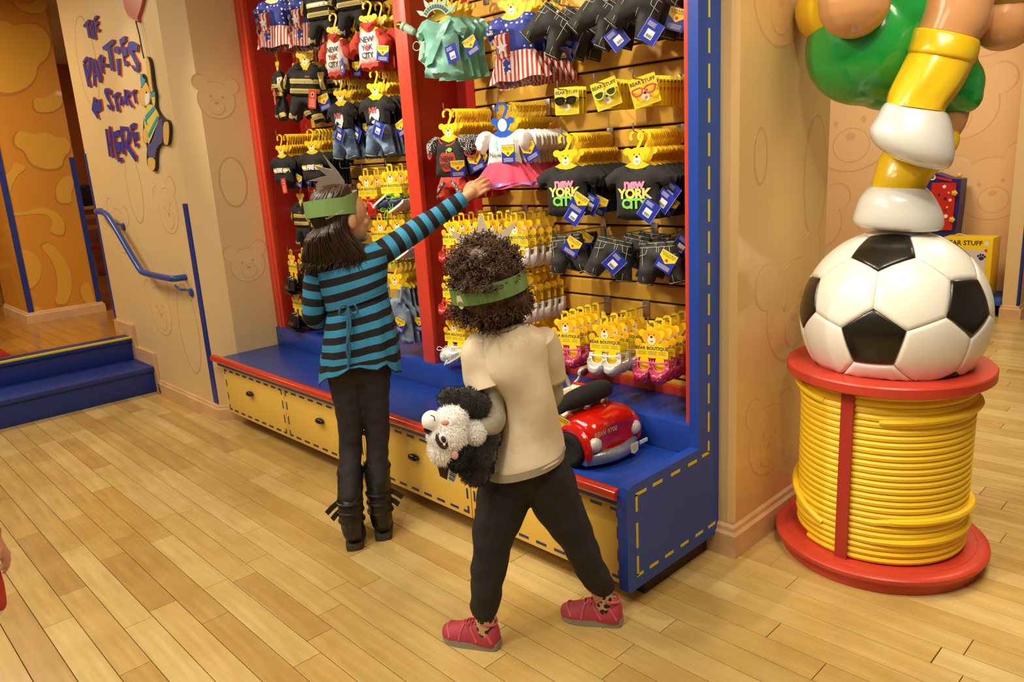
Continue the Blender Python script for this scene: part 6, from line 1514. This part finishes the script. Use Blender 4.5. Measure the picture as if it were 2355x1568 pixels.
# ----------------------------------------------------------------- black and white plush
M_furW = mat('plush_white', 'FFFDF8', .9); M_furB = mat('plush_black', '17130F', .95, sheen=.3)
pl_ = thing('plush_dog', 'fluffy black and white plush animal held upside down under the child\'s arm', 'plush toy', K(1050, 1060, -.12))
Kp = lambda x, y, o_=-.13: K(x, y, o_)
def fuzz(parent, mb, m, n, L, name, seed=0):
    rh = random.Random(seed); out = MB(); V = mb.v; F_ = mb.f; c = sum(V, Vector()) / len(V); NV = []
    for f in rh.choices(F_, k=n):
        a, b_, d = V[f[0]], V[f[1]], V[f[2]]; nn = (b_ - a).cross(d - a)
        if nn.length < 1e-12: continue
        nn.normalize()
        p = a.lerp(b_, rh.random()).lerp(d, rh.random()); t = (nn + Vector((rh.uniform(-1, 1), rh.uniform(-1, 1), rh.uniform(-1.4, .4))) * .55).normalized(); s1 = t.orthogonal().normalized() * .0011; l = L * rh.uniform(.5, 1.1)
        out.add([p - s1, p + s1, p + t * l * .6 + s1 * .7 + nn * 0, p + t * l, p + t.cross(s1).normalized() * .0011], [(0, 1, 2, 3), (1, 4, 3, 2), (4, 0, 3)])
    o = out.build(name, m, parent, smooth=False); o['kind'] = 'stuff'
def plush(name, parts, m, seed):
    b = MB()
    for x, y, o_, r in parts: b.ell(Kp(x, y, o_), r if hasattr(r, '__len__') else (r,) * 3, 16, 12)
    s_ = solid(b, .006, 2); o = s_.build(name, m, pl_, ang=180); fuzz(o, s_, m, 3400, .010, 'fur', seed); return o
hd = plush('head', [(1028, 1000, -.14, .056), (1022, 1035, -.145, .045), (1040, 965, -.13, .045), (1052, 1010, -.12, .045)], M_furW, 1)
plush('body', [(1095, 1040, -.09, .06), (1092, 1080, -.10, .048), (1110, 1000, -.07, .055), (1070, 925, -.09, .045), (1035, 918, -.10, .035), (1095, 930, -.08, .045)], M_furB, 2)
plush('cheek', [(1052, 1062, -.165, .026), (1070, 1040, -.15, .022)], M_furB, 3); plush('chest', [(1088, 995, -.115, .036)], M_furW, 5)
mz = MB().ell(Kp(993, 968, -.155), (.030, .028, .030), 18, 12); o = mz.build('muzzle', M_furW, pl_)
MB().ell(Kp(985, 988, -.165), (.014, .012, .013), 14, 10).build('nose', M_black, o); MB().tube(catmull([Kp(990, 955, -.185), Kp(998, 958, -.186), Kp(1000, 968, -.184)], 4), .0015, 5).build('mouth', M_ink, o)
vd = (CAM - Kp(1018, 1012, -.19)).normalized(); e1 = Vector((0, 0, 1)).cross(vd).normalized(); e2 = vd.cross(e1); Me = Matrix((e1, e2, vd)).transposed()
e = MB().ell(Kp(1017, 1012, -.186), (.017, .027, .012), 18, 10, Me @ Matrix.Rotation(.35, 3, 'Z')).build('eye', M_ink, hd); MB().ell(Kp(1019, 1008, -.197), (.0105, .016, .006), 14, 8, Me @ Matrix.Rotation(.35, 3, 'Z')).build('eye_white', M_paper, e); MB().ell(Kp(1020, 1010, -.2025), (.0065, .010, .004), 12, 8, Me @ Matrix.Rotation(.35, 3, 'Z')).build('pupil', M_ink, e); MB().ell(Kp(1022, 1022, -.206), (.0032, .0045, .002), 10, 6, Me).build('glint', M_paper, e)
MB().ell(Kp(1024, 972, -.192), (.011, .008, .004), 12, 8, Me).build('blush', mat('plush_pink', 'D99A8E', .9), hd); MB().ell(Kp(1046, 1047, -.192), (.010, .012, .005), 12, 8, Me).build('tongue', mat('plush_pink', 'D99A8E', .9), hd)
tg = MB(); a = Kp(1010, 1062, -.17); tg.add([Kp(1003, 1060, -.17), Kp(1040, 1064, -.17), Kp(1033, 1106, -.17), Kp(1012, 1095, -.17)] + [Kp(1003, 1060, -.169), Kp(1040, 1064, -.169), Kp(1033, 1106, -.169), Kp(1012, 1095, -.169)], [(3, 2, 1, 0), (4, 5, 6, 7), (0, 1, 5, 4), (1, 2, 6, 5), (2, 3, 7, 6), (3, 0, 4, 7)]); tg.build('tag', mat('tag_maroon', '3A1C22', .4), pl_, smooth=False)
tg = MB(); tg.add([Kp(1035, 1063, -.176), Kp(1057, 1078, -.176), Kp(1045, 1113, -.176), Kp(1028, 1104, -.176)], [(3, 2, 1, 0)]); b2 = tg.build('barcode_label', M_paper, pl_, smooth=False); bc = MB()
for i in range(9):
    t0 = .14 + .085 * i; A, B_, Cc_, D = Kp(1035, 1063, -.177), Kp(1057, 1078, -.177), Kp(1045, 1113, -.177), Kp(1028, 1104, -.177)
    l0, r0, l1, r1 = A.lerp(D, t0), B_.lerp(Cc_, t0), A.lerp(D, t0 + .03 + .015 * (i % 3)), B_.lerp(Cc_, t0 + .03 + .015 * (i % 3)); bc.add([l0.lerp(r0, .15), l0.lerp(r0, .85), l1.lerp(r1, .85), l1.lerp(r1, .15)], [(3, 2, 1, 0)])
bc.build('barcode', M_ink, b2, smooth=False)
# ================================================================= statue standing on the ball (seen from the chest down)
SB = (-.955, 2.745); ST = Body(SB)
stt = thing('statue', 'glossy painted statue in green shorts and yellow socks standing on the soccer ball', 'statue', (SB[0], SB[1], 1.19))
G_l = dict(coat=.6, Coat_Roughness=.08)
M_sg = mat('statue_green', '1E9A3C', .25, var=.06, scale=3, **G_l); M_sy = mat('statue_yellow', 'F0C410', .28, var=.04, scale=5, **G_l); M_st = mat('statue_tan', 'D79A62', .35, var=.06, scale=4, **G_l); M_sw = mat('statue_white', 'DCDAD2', .25, var=.04, scale=4, **G_l)
def loft(name, rings, m, k=5, caps=True, wr=0.0):
    rr = refine([ST.ring(l, r, d, o, 36, 2.2) for l, r, d, o in rings], k)
    if wr:
        for i, r in enumerate(rr):
            c = sum(r, Vector()) / len(r)
            for j, p in enumerate(r): r[j] = p + (p - c).normalized() * wr * sin(i / len(rr) * pi) * (sin(j * 2 * pi / 36 * 6) + .5 * sin(j * 2 * pi / 36 * 11 + i * .3))
    return MB().rings(rr, caps).build(name, m, stt, ang=70)
loft('shoe', [((2015, 424), (2118, 428), .07, 0), ((1998, 430), (2134, 434), .095, 0), ((1978, 452), (2153, 458), .118, 0), ((1966, 482), (2168, 488), .128, 0), ((1961, 506), (2172, 514), .126, 0), ((1972, 518), (2165, 527), .115, 0), ((1990, 521), (2140, 530), .09, 0)], M_sw)
loft('sock', [((2140, 286), (2206, 304), .055, .08), ((2098, 302), (2206, 330), .08, .06), ((2030, 350), (2180, 372), .09, .02), ((2010, 400), (2142, 410), .088, 0), ((2002, 432), (2128, 436), .085, 0)], M_sy)
b = MB(); limb(b, [ST(2190, 235, .12), ST(2182, 272, .11), ST(2160, 310, .09)], [.055, .058, .055]); solid(b, .009, 3).build('knee', M_st, stt, ang=180)
loft('shoe', [((2050, 236), (2166, 256), .06, -.12), ((2034, 238), (2180, 262), .08, -.12), ((2013, 272), (2190, 288), .095, -.125), ((1998, 302), (2196, 330), .105, -.13), ((2012, 332), (2194, 366), .10, -.13), ((2050, 360), (2182, 386), .08, -.125), ((2095, 378), (2160, 391), .05, -.12)], M_sw)
loft('sock', [((2088, 120), (2240, 146), .105, -.07), ((2066, 170), (2214, 196), .10, -.09), ((2046, 215), (2182, 240), .09, -.11), ((2038, 240), (2174, 258), .085, -.12)], M_sy, wr=.004)
loft('sock_cuff', [((2108, 66), (2246, 92), .098, -.055), ((2100, 70), (2254, 98), .112, -.056), ((2092, 96), (2252, 122), .118, -.062), ((2086, 118), (2243, 144), .115, -.068), ((2088, 124), (2238, 148), .10, -.07)], M_sy, 4)
loft('thigh', [((2128, -140), (2300, -110), .13, .0), ((2130, -60), (2292, -40), .13, -.02), ((2120, 20), (2280, 46), .12, -.04), ((2110, 66), (2252, 94), .105, -.055)], M_st)
b = MB()
for x, y, o_, r in ((1992, 108, .06, (.195, .195, .19)), (2075, 140, .10, (.17, .17, .165)), (2140, 160, .14, (.14, .14, .14)), (2190, 195, .10, (.095, .095, .10)), (2218, 222, .09, (.055, .06, .055)), (2222, 190, .09, (.05, .05, .06)), (2040, 205, .08, (.10, .10, .07)), (2100, 10, .08, (.20, .18, .2))): b.ell(ST(x, y, o_), r, 20, 14)
solid(b, .010, 5).build('shorts', M_sg, stt, ang=180)
MB().ell(ST(1962, 8, .07), (.185, .18, .15), 28, 18, Matrix.Rotation(.25, 3, 'X')).build('shirt_hem', M_sy, stt)
b = MB(); limb(b, [ST(2010, -260, -.02), ST(1965, -110, -.10), ST(1965, 5, -.16)], [.08, .10, .108]); solid(b, .01, 4).build('hand', M_st, stt, ang=180)
b = MB(); limb(b, [ST(2300, -140, .10), ST(2325, -20, .12), ST(2312, 42, .12)], [.07, .095, .10]); solid(b, .01, 4).build('hand', M_st, stt, ang=180)
MB().ell(ST(2330, -25, .10), (.11, .11, .07), 20, 12).build('cuff', mat('statue_olive', 'B59A2A', .35, **G_l), stt)
MB().ell(ST(2075, -180, .08), (.27, .24, .34), 28, 18).build('shirt', M_sy, stt)
# ================================================================= red toy car on the bench
CO = Vector((-1.825, 2.012, .42)); car = thing('toy_car', 'shiny red plush convertible car with black folded top on the blue bench', 'toy car', CO)
M_vin = mat('vinyl_red', 'C4160C', .14, var=.06, scale=8, bump=.006, bscale=24, coat=.6); M_lin = mat('car_lining', 'E5D8BC', .75, bump=.002, bscale=60); M_top = mat('car_black_cloth', '141210', .9); M_bmp = mat('car_silver', '9AA0AC', .3, metal=.55, bump=.004, bscale=26); M_lamp = mat('car_lamp', 'CFCBC4', .18, bump=.004, bscale=45, coat=.5)
def cl(x, y, z): return CO + Vector((x, y, z))
def sect(x, hw, z0, z1, n=28, e=3.2, yo=0.0):
    out = []
    for j in range(n):
        t = 2 * pi * j / n; c, s_ = cos(t), sin(t); out.append(cl(x, yo + hw * math.copysign(abs(c) ** (2 / e), c), (z0 + z1) / 2 + (z1 - z0) / 2 * math.copysign(abs(s_) ** (2 / e), s_)))
    return out
b = MB(); b.rings(refine([sect(.218, .06, .06, .13), sect(.222, .10, .045, .15), sect(.20, .126, .035, .175), sect(.15, .134, .03, .19), sect(.085, .136, .03, .185), sect(.05, .13, .03, .165)], 3)); b.rings(refine([sect(.06, .134, .03, .145), sect(-.05, .134, .03, .14), sect(-.08, .134, .03, .15), sect(-.13, .134, .03, .17), sect(-.2, .126, .035, .15), sect(-.25, .10, .045, .12), sect(-.262, .06, .055, .1)], 3))
bd = solid(b, .007, 4).build('body', M_vin, car, ang=180)
# cream cockpit lining: open tub with padded walls and a seat
m = MB()
m.box(CO.x - .075, CO.x + .085, CO.y - .112, CO.y + .112, CO.z + .12, CO.z + .15, .006)
m.box(CO.x - .085, CO.x + .085, CO.y + .104, CO.y + .128, CO.z + .12, CO.z + .205, .007); m.box(CO.x - .085, CO.x + .085, CO.y - .128, CO.y - .104, CO.z + .12, CO.z + .165, .007); m.box(CO.x - .10, CO.x - .076, CO.y - .12, CO.y + .12, CO.z + .12, CO.z + .195, .007)
m.build('lining', M_lin, car); MB().ell(cl(.07, -.045, .178), (.026, .042, .038), 16, 10).build('seat_back', M_lin, car); MB().ell(cl(.07, .05, .178), (.026, .042, .038), 16, 10).build('seat_back', M_lin, car)
MB().tube([cl(-.08, .116, .208), cl(.0, .122, .208), cl(.085, .124, .205)], .007, 8).build('side_piping', M_vin, car)
tp = []
for i in range(15):
    t = -1 + 2 * i / 14; y = .142 * t; z = .190 + .030 * (1 - t * t) ** .5; w = .042 * (1 - .72 * abs(t) ** 4); h = .036 * (1 - .45 * abs(t) ** 3)
    tp.append([cl(.108 - .028 * t * t + w * cos(a) * 1.0, y, z + h * sin(a) + .014) for a in [2 * pi * k / 16 for k in range(16)]])
MB().rings(tp).build('folded_top', M_top, car, ang=70)
for sx, sy in ((.128, -1), (.128, 1), (-.165, -1), (-.165, 1)):
    Rm = Matrix.Rotation(pi / 2 * -sy, 3, 'X'); c = cl(sx, sy * .108, .066)
    wh = MB().lathe([(.03, 0), (.046, -.004), (.058, .0), (.066, .012), (.066, .034), (.060, .046), (.044, .050), (.036, .046)], c, 28, Rm).build('wheel', M_top, car, ang=60)
    MB().lathe([(0, .040), (.018, .046), (.034, .044), (.040, .046), (.040, .03), (0, .03)], c, 24, Rm).build('hubcap', mat('hub_foil', 'B49A78', .2, metal=.6, bump=.008, bscale=30), wh)
    MB().tube([c + Vector((.080 * cos(a), sy * .030, .078 * sin(a))) for a in [radians(d) for d in range(-18, 199, 18)]], [.012, .016, .018, .018, .018, .018, .018, .018, .018, .018, .018, .016, .012][:13], 8).build('fender', M_vin, car)
bp = [[cl(.180 + .062 * cos(t) ** 2 * 1.0 + (.016 - .003 * abs(k - 3)) * 0 + dx, .150 * sin(t), z) for z, dx in ((.020, -.01), (.018, .008), (.028, .016), (.045, .018), (.060, .010), (.064, -.008), (.04, -.02))] for k, t in enumerate([radians(d) for d in range(-72, 73, 12)])]
MB().rings(bp).build('bumper', M_bmp, car, ang=60)
for sy in (-1, 1): MB().ell(cl(.214, sy * .112, .092), (.020, .030, .027), 18, 12).build('tail_lamp', M_lamp, car)
f = lambda u, v, d: cl(.2585 + .001 * d - .35 * (u - .02) ** 2, u + .052, v + .042); m = MB(); m.prism([(-.022, .018), (.022, .018), (.020, -.014), (0, -.022), (-.020, -.014)], f); pl8 = m.build('number_plate', M_paper, car, smooth=False); m = MB()
for q in (el2(0, -.004, .008, .007), el2(-.010, .006, .004, .005), el2(0, .010, .004, .005), el2(.010, .006, .004, .005)): m.prism(q, lambda u, v, d: f(u, v, 1 + .8 * d))
m.build('paw_print', M_tagY, pl8, smooth=False)
m = MB(); text_mesh('BBW 9700', .026, m, lambda u, v, d: cl(.2275 - .6 * (u - .062) ** 2 - .06 * max(0, v), u - .062, v + .128)); m.build('lettering', mat('print_ivory', 'E6C9A0', .5), bd, smooth=False)
MB().ell(cl(.150, .02, .190), (.009, .007, .003), 12, 6).build('boot_latch', M_bmp, car)
ws = catmull([cl(-.105, -.125, .17), cl(-.125, -.115, .235), cl(-.135, -.06, .262), cl(-.137, 0, .268), cl(-.135, .06, .262), cl(-.125, .115, .235), cl(-.105, .125, .18)], 5); MB().tube(ws, .0085, 8).build('windscreen_frame', mat('car_chrome', 'C4C2BC', .25, metal=.5), car)
m = MB(); cpt = cl(-.125, 0, .19); m.add([cpt] + ws, [(0, i + 1, i + 2) for i in range(len(ws) - 1)]); m.add([cpt + Vector((.001, 0, 0))] + [p + Vector((.001, 0, 0)) for p in ws], [(0, i + 2, i + 1) for i in range(len(ws) - 1)]); m.build('windscreen', M_bag, car, smooth=False)
MB().tube([cl(-.09, .13, .20), cl(-.08, .145, .215), cl(-.07, .15, .235)], .006, 6).build('mirror_stalk', MATS['car_chrome'], car); MB().ell(cl(-.062, .155, .248), (.012, .030, .020), 16, 10).build('mirror', MATS['car_chrome'], car); MB().ell(cl(-.052, .155, .248), (.006, .024, .015), 14, 8).build('mirror_glass', mat('mirror_dark', '5A1E16', .1), car)
m = MB(); Rs = Matrix.Rotation(.9, 3, 'Y'); m.lathe([(0, 0), (.042, 0), (.044, .003), (.042, .006), (0, .007)], cl(-.055, -.05, .185), 24, Rs); sw = m.build('steering_wheel', M_bmp, car); MB().lathe([(0, .007), (.014, .007), (.014, .0085), (0, .009)], cl(-.055, -.05, .185), 18, Rs).build('wheel_badge', M_paper, sw)
add_tag(car, (.105, -.150, .185), (0, radians(30), radians(30)), 'front', 1.0)
m = MB().box(CO.x + .232, CO.x + .238, CO.y + .115, CO.y + .16, CO.z + .030, CO.z + .042); m.build('care_label', M_paper, car, smooth=False)
# ================================================================= far right: wardrobe display, boxed toy, low blue plinth
WB = Vector((-2.10, 7.2, .62))
pd = thing('display_plinth', 'low blue plinth by the far wall, half hidden by the ball', 'plinth', (-2.2, 7.2, 0))
MB().box(-2.75, -1.605, 6.96, 7.40, .10, .145, .006).build('top', M_blueS, pd); MB().box(-2.72, -1.66, 7.0, 7.40, 0, .10).build('foot', M_dark, pd, smooth=False)
wd = thing('toy_wardrobe', 'toy wardrobe with red door and yellow flower knobs behind the statue shoe', 'toy furniture', (-2.28, 7.28, .145))
def w2(px, py, y=7.2): return P(px, py, 'Y', y)
M_wb = mat('wardrobe_blue', '20246E', .4); M_wr = mat('wardrobe_red', 'C2261A', .4)
q = [w2(*p) for p in ((2128, 400), (2150, 398), (2185, 410), (2211, 412), (2206, 470), (2196, 545), (2196, 600), (2060, 600), (2066, 410))]
MB().prism([(p.x, p.z) for p in q], lambda u, v, d: Vector((u, 7.2 + .16 * d, v))).build('body', M_wb, wd, smooth=False)
q = [w2(*p) for p in ((2145, 420), (2201, 420), (2190, 529), (2130, 528))]; dr_ = MB().prism([(p.x, p.z) for p in q], lambda u, v, d: Vector((u, 7.185 + .02 * d, v))).build('door', M_wr, wd, smooth=False)
q2 = [q[i].lerp(sum(q, Vector()) / 4, .14) for i in range(4)]; MB().tube(q2 + [q2[0]], .003, 5).build('door_line', mat('line_maroon', '7A1410', .5), dr_)
for px, py in ((2195, 444), (2189, 505)):
    c = w2(px, py, 7.17); fk = MB()
    for k in range(5): fk.ell(c + Vector((.013 * cos(k * 1.2566), 0, .013 * sin(k * 1.2566))), (.012, .01, .012), 10, 6)
    fk.ell(c - Vector((0, .008, 0)), (.010, .008, .010), 10, 6); fk.build('flower_knob', mat('knob_yellow', 'F0BA22', .35), dr_)
m = MB(); m.ell(w2(2207, 403, 7.2), (.020,) * 3, 14, 10); m.build('finial', MATS['knob_yellow'], wd)
m = MB(); c = w2(2145, 408, 7.196); m.prism(el2(0, 0, .024, .024, 18), lambda u, v, d: c + Vector((u, -.003 * d, v))); bdg = m.build('round_badge', M_paper, wd, smooth=False)
m = MB()
for a, b_, r1, r2 in ((0, -.004, .009, .008), (-.010, .006, .004, .005), (-.003, .011, .004, .005), (.005, .011, .004, .005), (.011, .006, .004, .005)): m.prism(el2(a, b_, r1, r2, 10), lambda u, v, d: c + Vector((u, -.0032 - .001 * d, v)))
m.build('paw_print', M_wb, bdg, smooth=False)
q = [w2(*p, 7.197) for p in ((2153, 405), (2190, 412), (2190, 418), (2153, 411))]; MB().prism([(p.x, p.z) for p in q], lambda u, v, d: Vector((u, 7.194 + .004 * d, v))).build('name_strip', M_wr, wd, smooth=False)
for px, py, r, mm in ((2172, 429, .014, M_paper), (2182, 443, .008, M_lgt), (2174, 457, .012, M_wb), (2185, 460, .012, M_cream), (2178, 476, .008, M_tagY), (2160, 448, .010, M_wb), (2175, 497, .016, M_paper), (2174, 484, .008, M_wb)):
    c = w2(px, py, 7.185); MB().prism(el2(0, 0, r, r, 14), lambda u, v, d: c + Vector((u, -.002 * d, v))).build('door_sticker', mm, dr_, smooth=False)
bx_ = thing('toy_box', 'yellow printed carton lettered STUFF with paw print, right of the soccer ball', 'box', (-1.83, 7.12, .145))
a, b_ = w2(2170, 546, 7.03), w2(2285, 548, 7.03); x0, x1, zt = a.x, b_.x, b_.z
MB().box(x0, x1, 7.03, 7.25, .146, zt, .004).build('carton', mat('carton_yellow', 'F2CC18', .35), bx_)
m = MB(); text_mesh('BEAR STUFF', .052, m, lambda u, v, d: Vector((x0 + (x1 - x0) * .42 + u, 7.0292, zt - .045 + v)), bold=.001); m.build('lettering', M_ink, bx_, smooth=False)
MB().box(x0 + .05, x1 - .045, 7.0285, 7.0300, .2, zt - .10).build('window_print', mat('print_lilac', 'D8CCD0', .5), bx_, smooth=False)
m = MB(); cx_, cz_ = x1 - .075, zt - .165
for u, v, r1, r2 in ((0, 0, .020, .016), (-.024, .018, .008, .010), (-.008, .028, .008, .010), (.010, .027, .008, .010), (.025, .014, .008, .010)): m.prism(el2(cx_ + u, cz_ + v, r1, r2, 12), lambda a_, b2_, d: Vector((a_, 7.0285 - .001 * d, b2_)))
m.build('paw_print', M_lett, bx_, smooth=False)
m = MB(); m.prism(el2(x1 - .045, zt - .10, .011, .011, 12), lambda a_, b2_, d: Vector((a_, 7.028 - .001 * d, b2_))); m.build('red_dot', M_btn, bx_, smooth=False); MB().box(x1 - .06, x1 - .03, 7.0288, 7.03, zt - .065, zt - .03).build('price_label', M_paper, bx_, smooth=False)
MB().tube(catmull([Vector((x0 + .05, 7.12, zt)), Vector((x0 + .09, 7.12, zt + .02)), Vector((x0 + .15, 7.12, zt))], 5), .004, 6).build('handle', M_lgt, bx_)
# ================================================================= left background
def chair(loc, rz, lab, mw, ms):
    t = thing('wooden_chair', lab, 'chair', loc, (0, 0, rz), 'party room chairs'); B = lambda n, *a: MB().box(*a, .004).build(n, mw if n != 'seat' else ms, t, local=True)
    B('seat', -.17, .17, -.17, .17, .40, .43)
    for x, y in ((-.15, -.15), (.15, -.15)): MB().tube([Vector((x * 1.15, y * 1.15, 0)), Vector((x, y, .40))], .018, 8).build('leg', mw, t, local=True)
    for x in (-.15, .15): MB().tube([Vector((x * 1.15, .19, 0)), Vector((x, .15, .42)), Vector((x, .19, .80))], .018, 8).build('leg', mw, t, local=True)
    for z in (.62, .74): B('back_slat', -.15, .15, .165, .185, z, z + .05)
    return t
M_cw = mat('chair_yellow', 'C9942E', .45); M_cr = mat('chair_red', 'A82A18', .45)
chair((P(8, 705, 'Z', .40).x - .1, P(8, 705, 'Z', .40).y - .05, ZP), 1.9, 'yellow wooden chair at the left edge behind the orange pillar', M_cw, M_cw)
chair((-9.7, 2.60, ZP), -1.2, 'wooden chair with red seat in the gap beside the lettered wall', M_cw, M_cr)
ct = thing('counter', 'low dark orange counter with yellow top deep in the party room', 'counter', (-10.9, 3.0, ZP)); MB().box(-11.3, -10.7, 1.6, 4.2, ZP, 1.17).build('base', mat('counter_brown', '8A4E1C', .5, var=.1, scale=4), ct, smooth=False); MB().box(-11.3, -10.66, 1.58, 4.2, 1.17, 1.21, .004).build('top', mat('counter_yellow', 'D8A83A', .4), ct); MB().box(-10.7, -10.4, 1.6, 4.2, ZP, ZP + .16, .004).build('step', mat('counter_brown', '8A4E1C', .5), ct)
b = MB()
for dx, dy, dz, r in ((0, 0, .12, .14), (.03, .14, .10, .11), (0, -.14, .10, .11), (-.04, .05, .16, .12)): b.ell(Vector((-10.95 + dx, 2.98 + dy, 1.21 + dz)), r, 14, 10)
s_ = solid(b, .014, 2); s_.v = [Vector((p.x, p.y, max(p.z, 1.212))) + Vector((noise.noise(p * 20), noise.noise(p * 20 + Vector((4, 0, 0))), 0)) * .02 for p in s_.v]; tag(s_.build('plush_heap', M_furB, None, ang=180), 'dark brown furry plush on the counter deep in the party room', 'plush toy')
sd_ = thing('sign_stand', 'red floor sign stand cut off by the left edge', 'sign stand', P(-8, 815, 'Z', ZP)); o_ = sd_.location.copy()
MB().box(o_.x - .14, o_.x + .14, o_.y - .12, o_.y + .055, ZP, ZP + .012, .003).build('base', M_redD, sd_); MB().tube([o_ + Vector((0, -.03, .012)), o_ + Vector((0, -.03, .82))], .014, 10).build('pole', M_red, sd_)
MB().box(o_.x - .012, o_.x + .012, o_.y - .30, o_.y - .018, ZP + .62, ZP + 1.02, .003).build('frame', M_red, sd_); MB().box(o_.x + .0121, o_.x + .0135, o_.y - .28, o_.y - .032, ZP + .64, ZP + 1.0).build('poster', mat('poster_blue', '26348F', .4), sd_, smooth=False)
# ---- hand of somebody standing just outside the left edge, holding a red toy
h0 = CAM + ray(-52, 1205) * (1.55 / FOC); h1 = CAM + ray(2, 1262) * (1.55 / FOC); LB = Body((h1.x, h1.y))
ps = thing('person', 'hand of a person at the left edge above the floor, holding something red', 'person', (h0.x, h0.y, 0))
b = MB(); dwn = (h1 - h0).normalized(); limb(b, [h0 - LB.R * .22 + Vector((0, 0, .10)), h0 - LB.R * .02 + Vector((0, 0, .02)), h0], [.040, .030, .025]); hand(b, h0, dwn, LB.R + LB.U * .3, .95, .55); solid(b, .005, 3).build('body', M_skin2, ps, ang=180)
sleeve([h0 - LB.R * .26 + Vector((0, 0, .16)), h0 - LB.R * .14 + Vector((0, 0, .07)), h0 - LB.R * .08 + Vector((0, 0, .045))], [.055, .05, .047], 'sleeve', M_leg, ps)
rt = CAM + ray(-14, 1375) * (1.56 / FOC); ry_ = thing('stocking', 'red cloth toy with white tip hanging at the left edge', 'toy', rt); b = MB(); limb(b, [CAM + ray(-30, 1290) * (1.56 / FOC), CAM + ray(-18, 1350) * (1.56 / FOC), CAM + ray(-8, 1390) * (1.56 / FOC)], [.018, .022, .019]); solid(b, .005, 3).build('body', M_rcl, ry_, ang=180); MB().ell(CAM + ray(-8, 1404) * (1.56 / FOC), (.014, .014, .010), 14, 8).build('tip', M_wht, ry_)
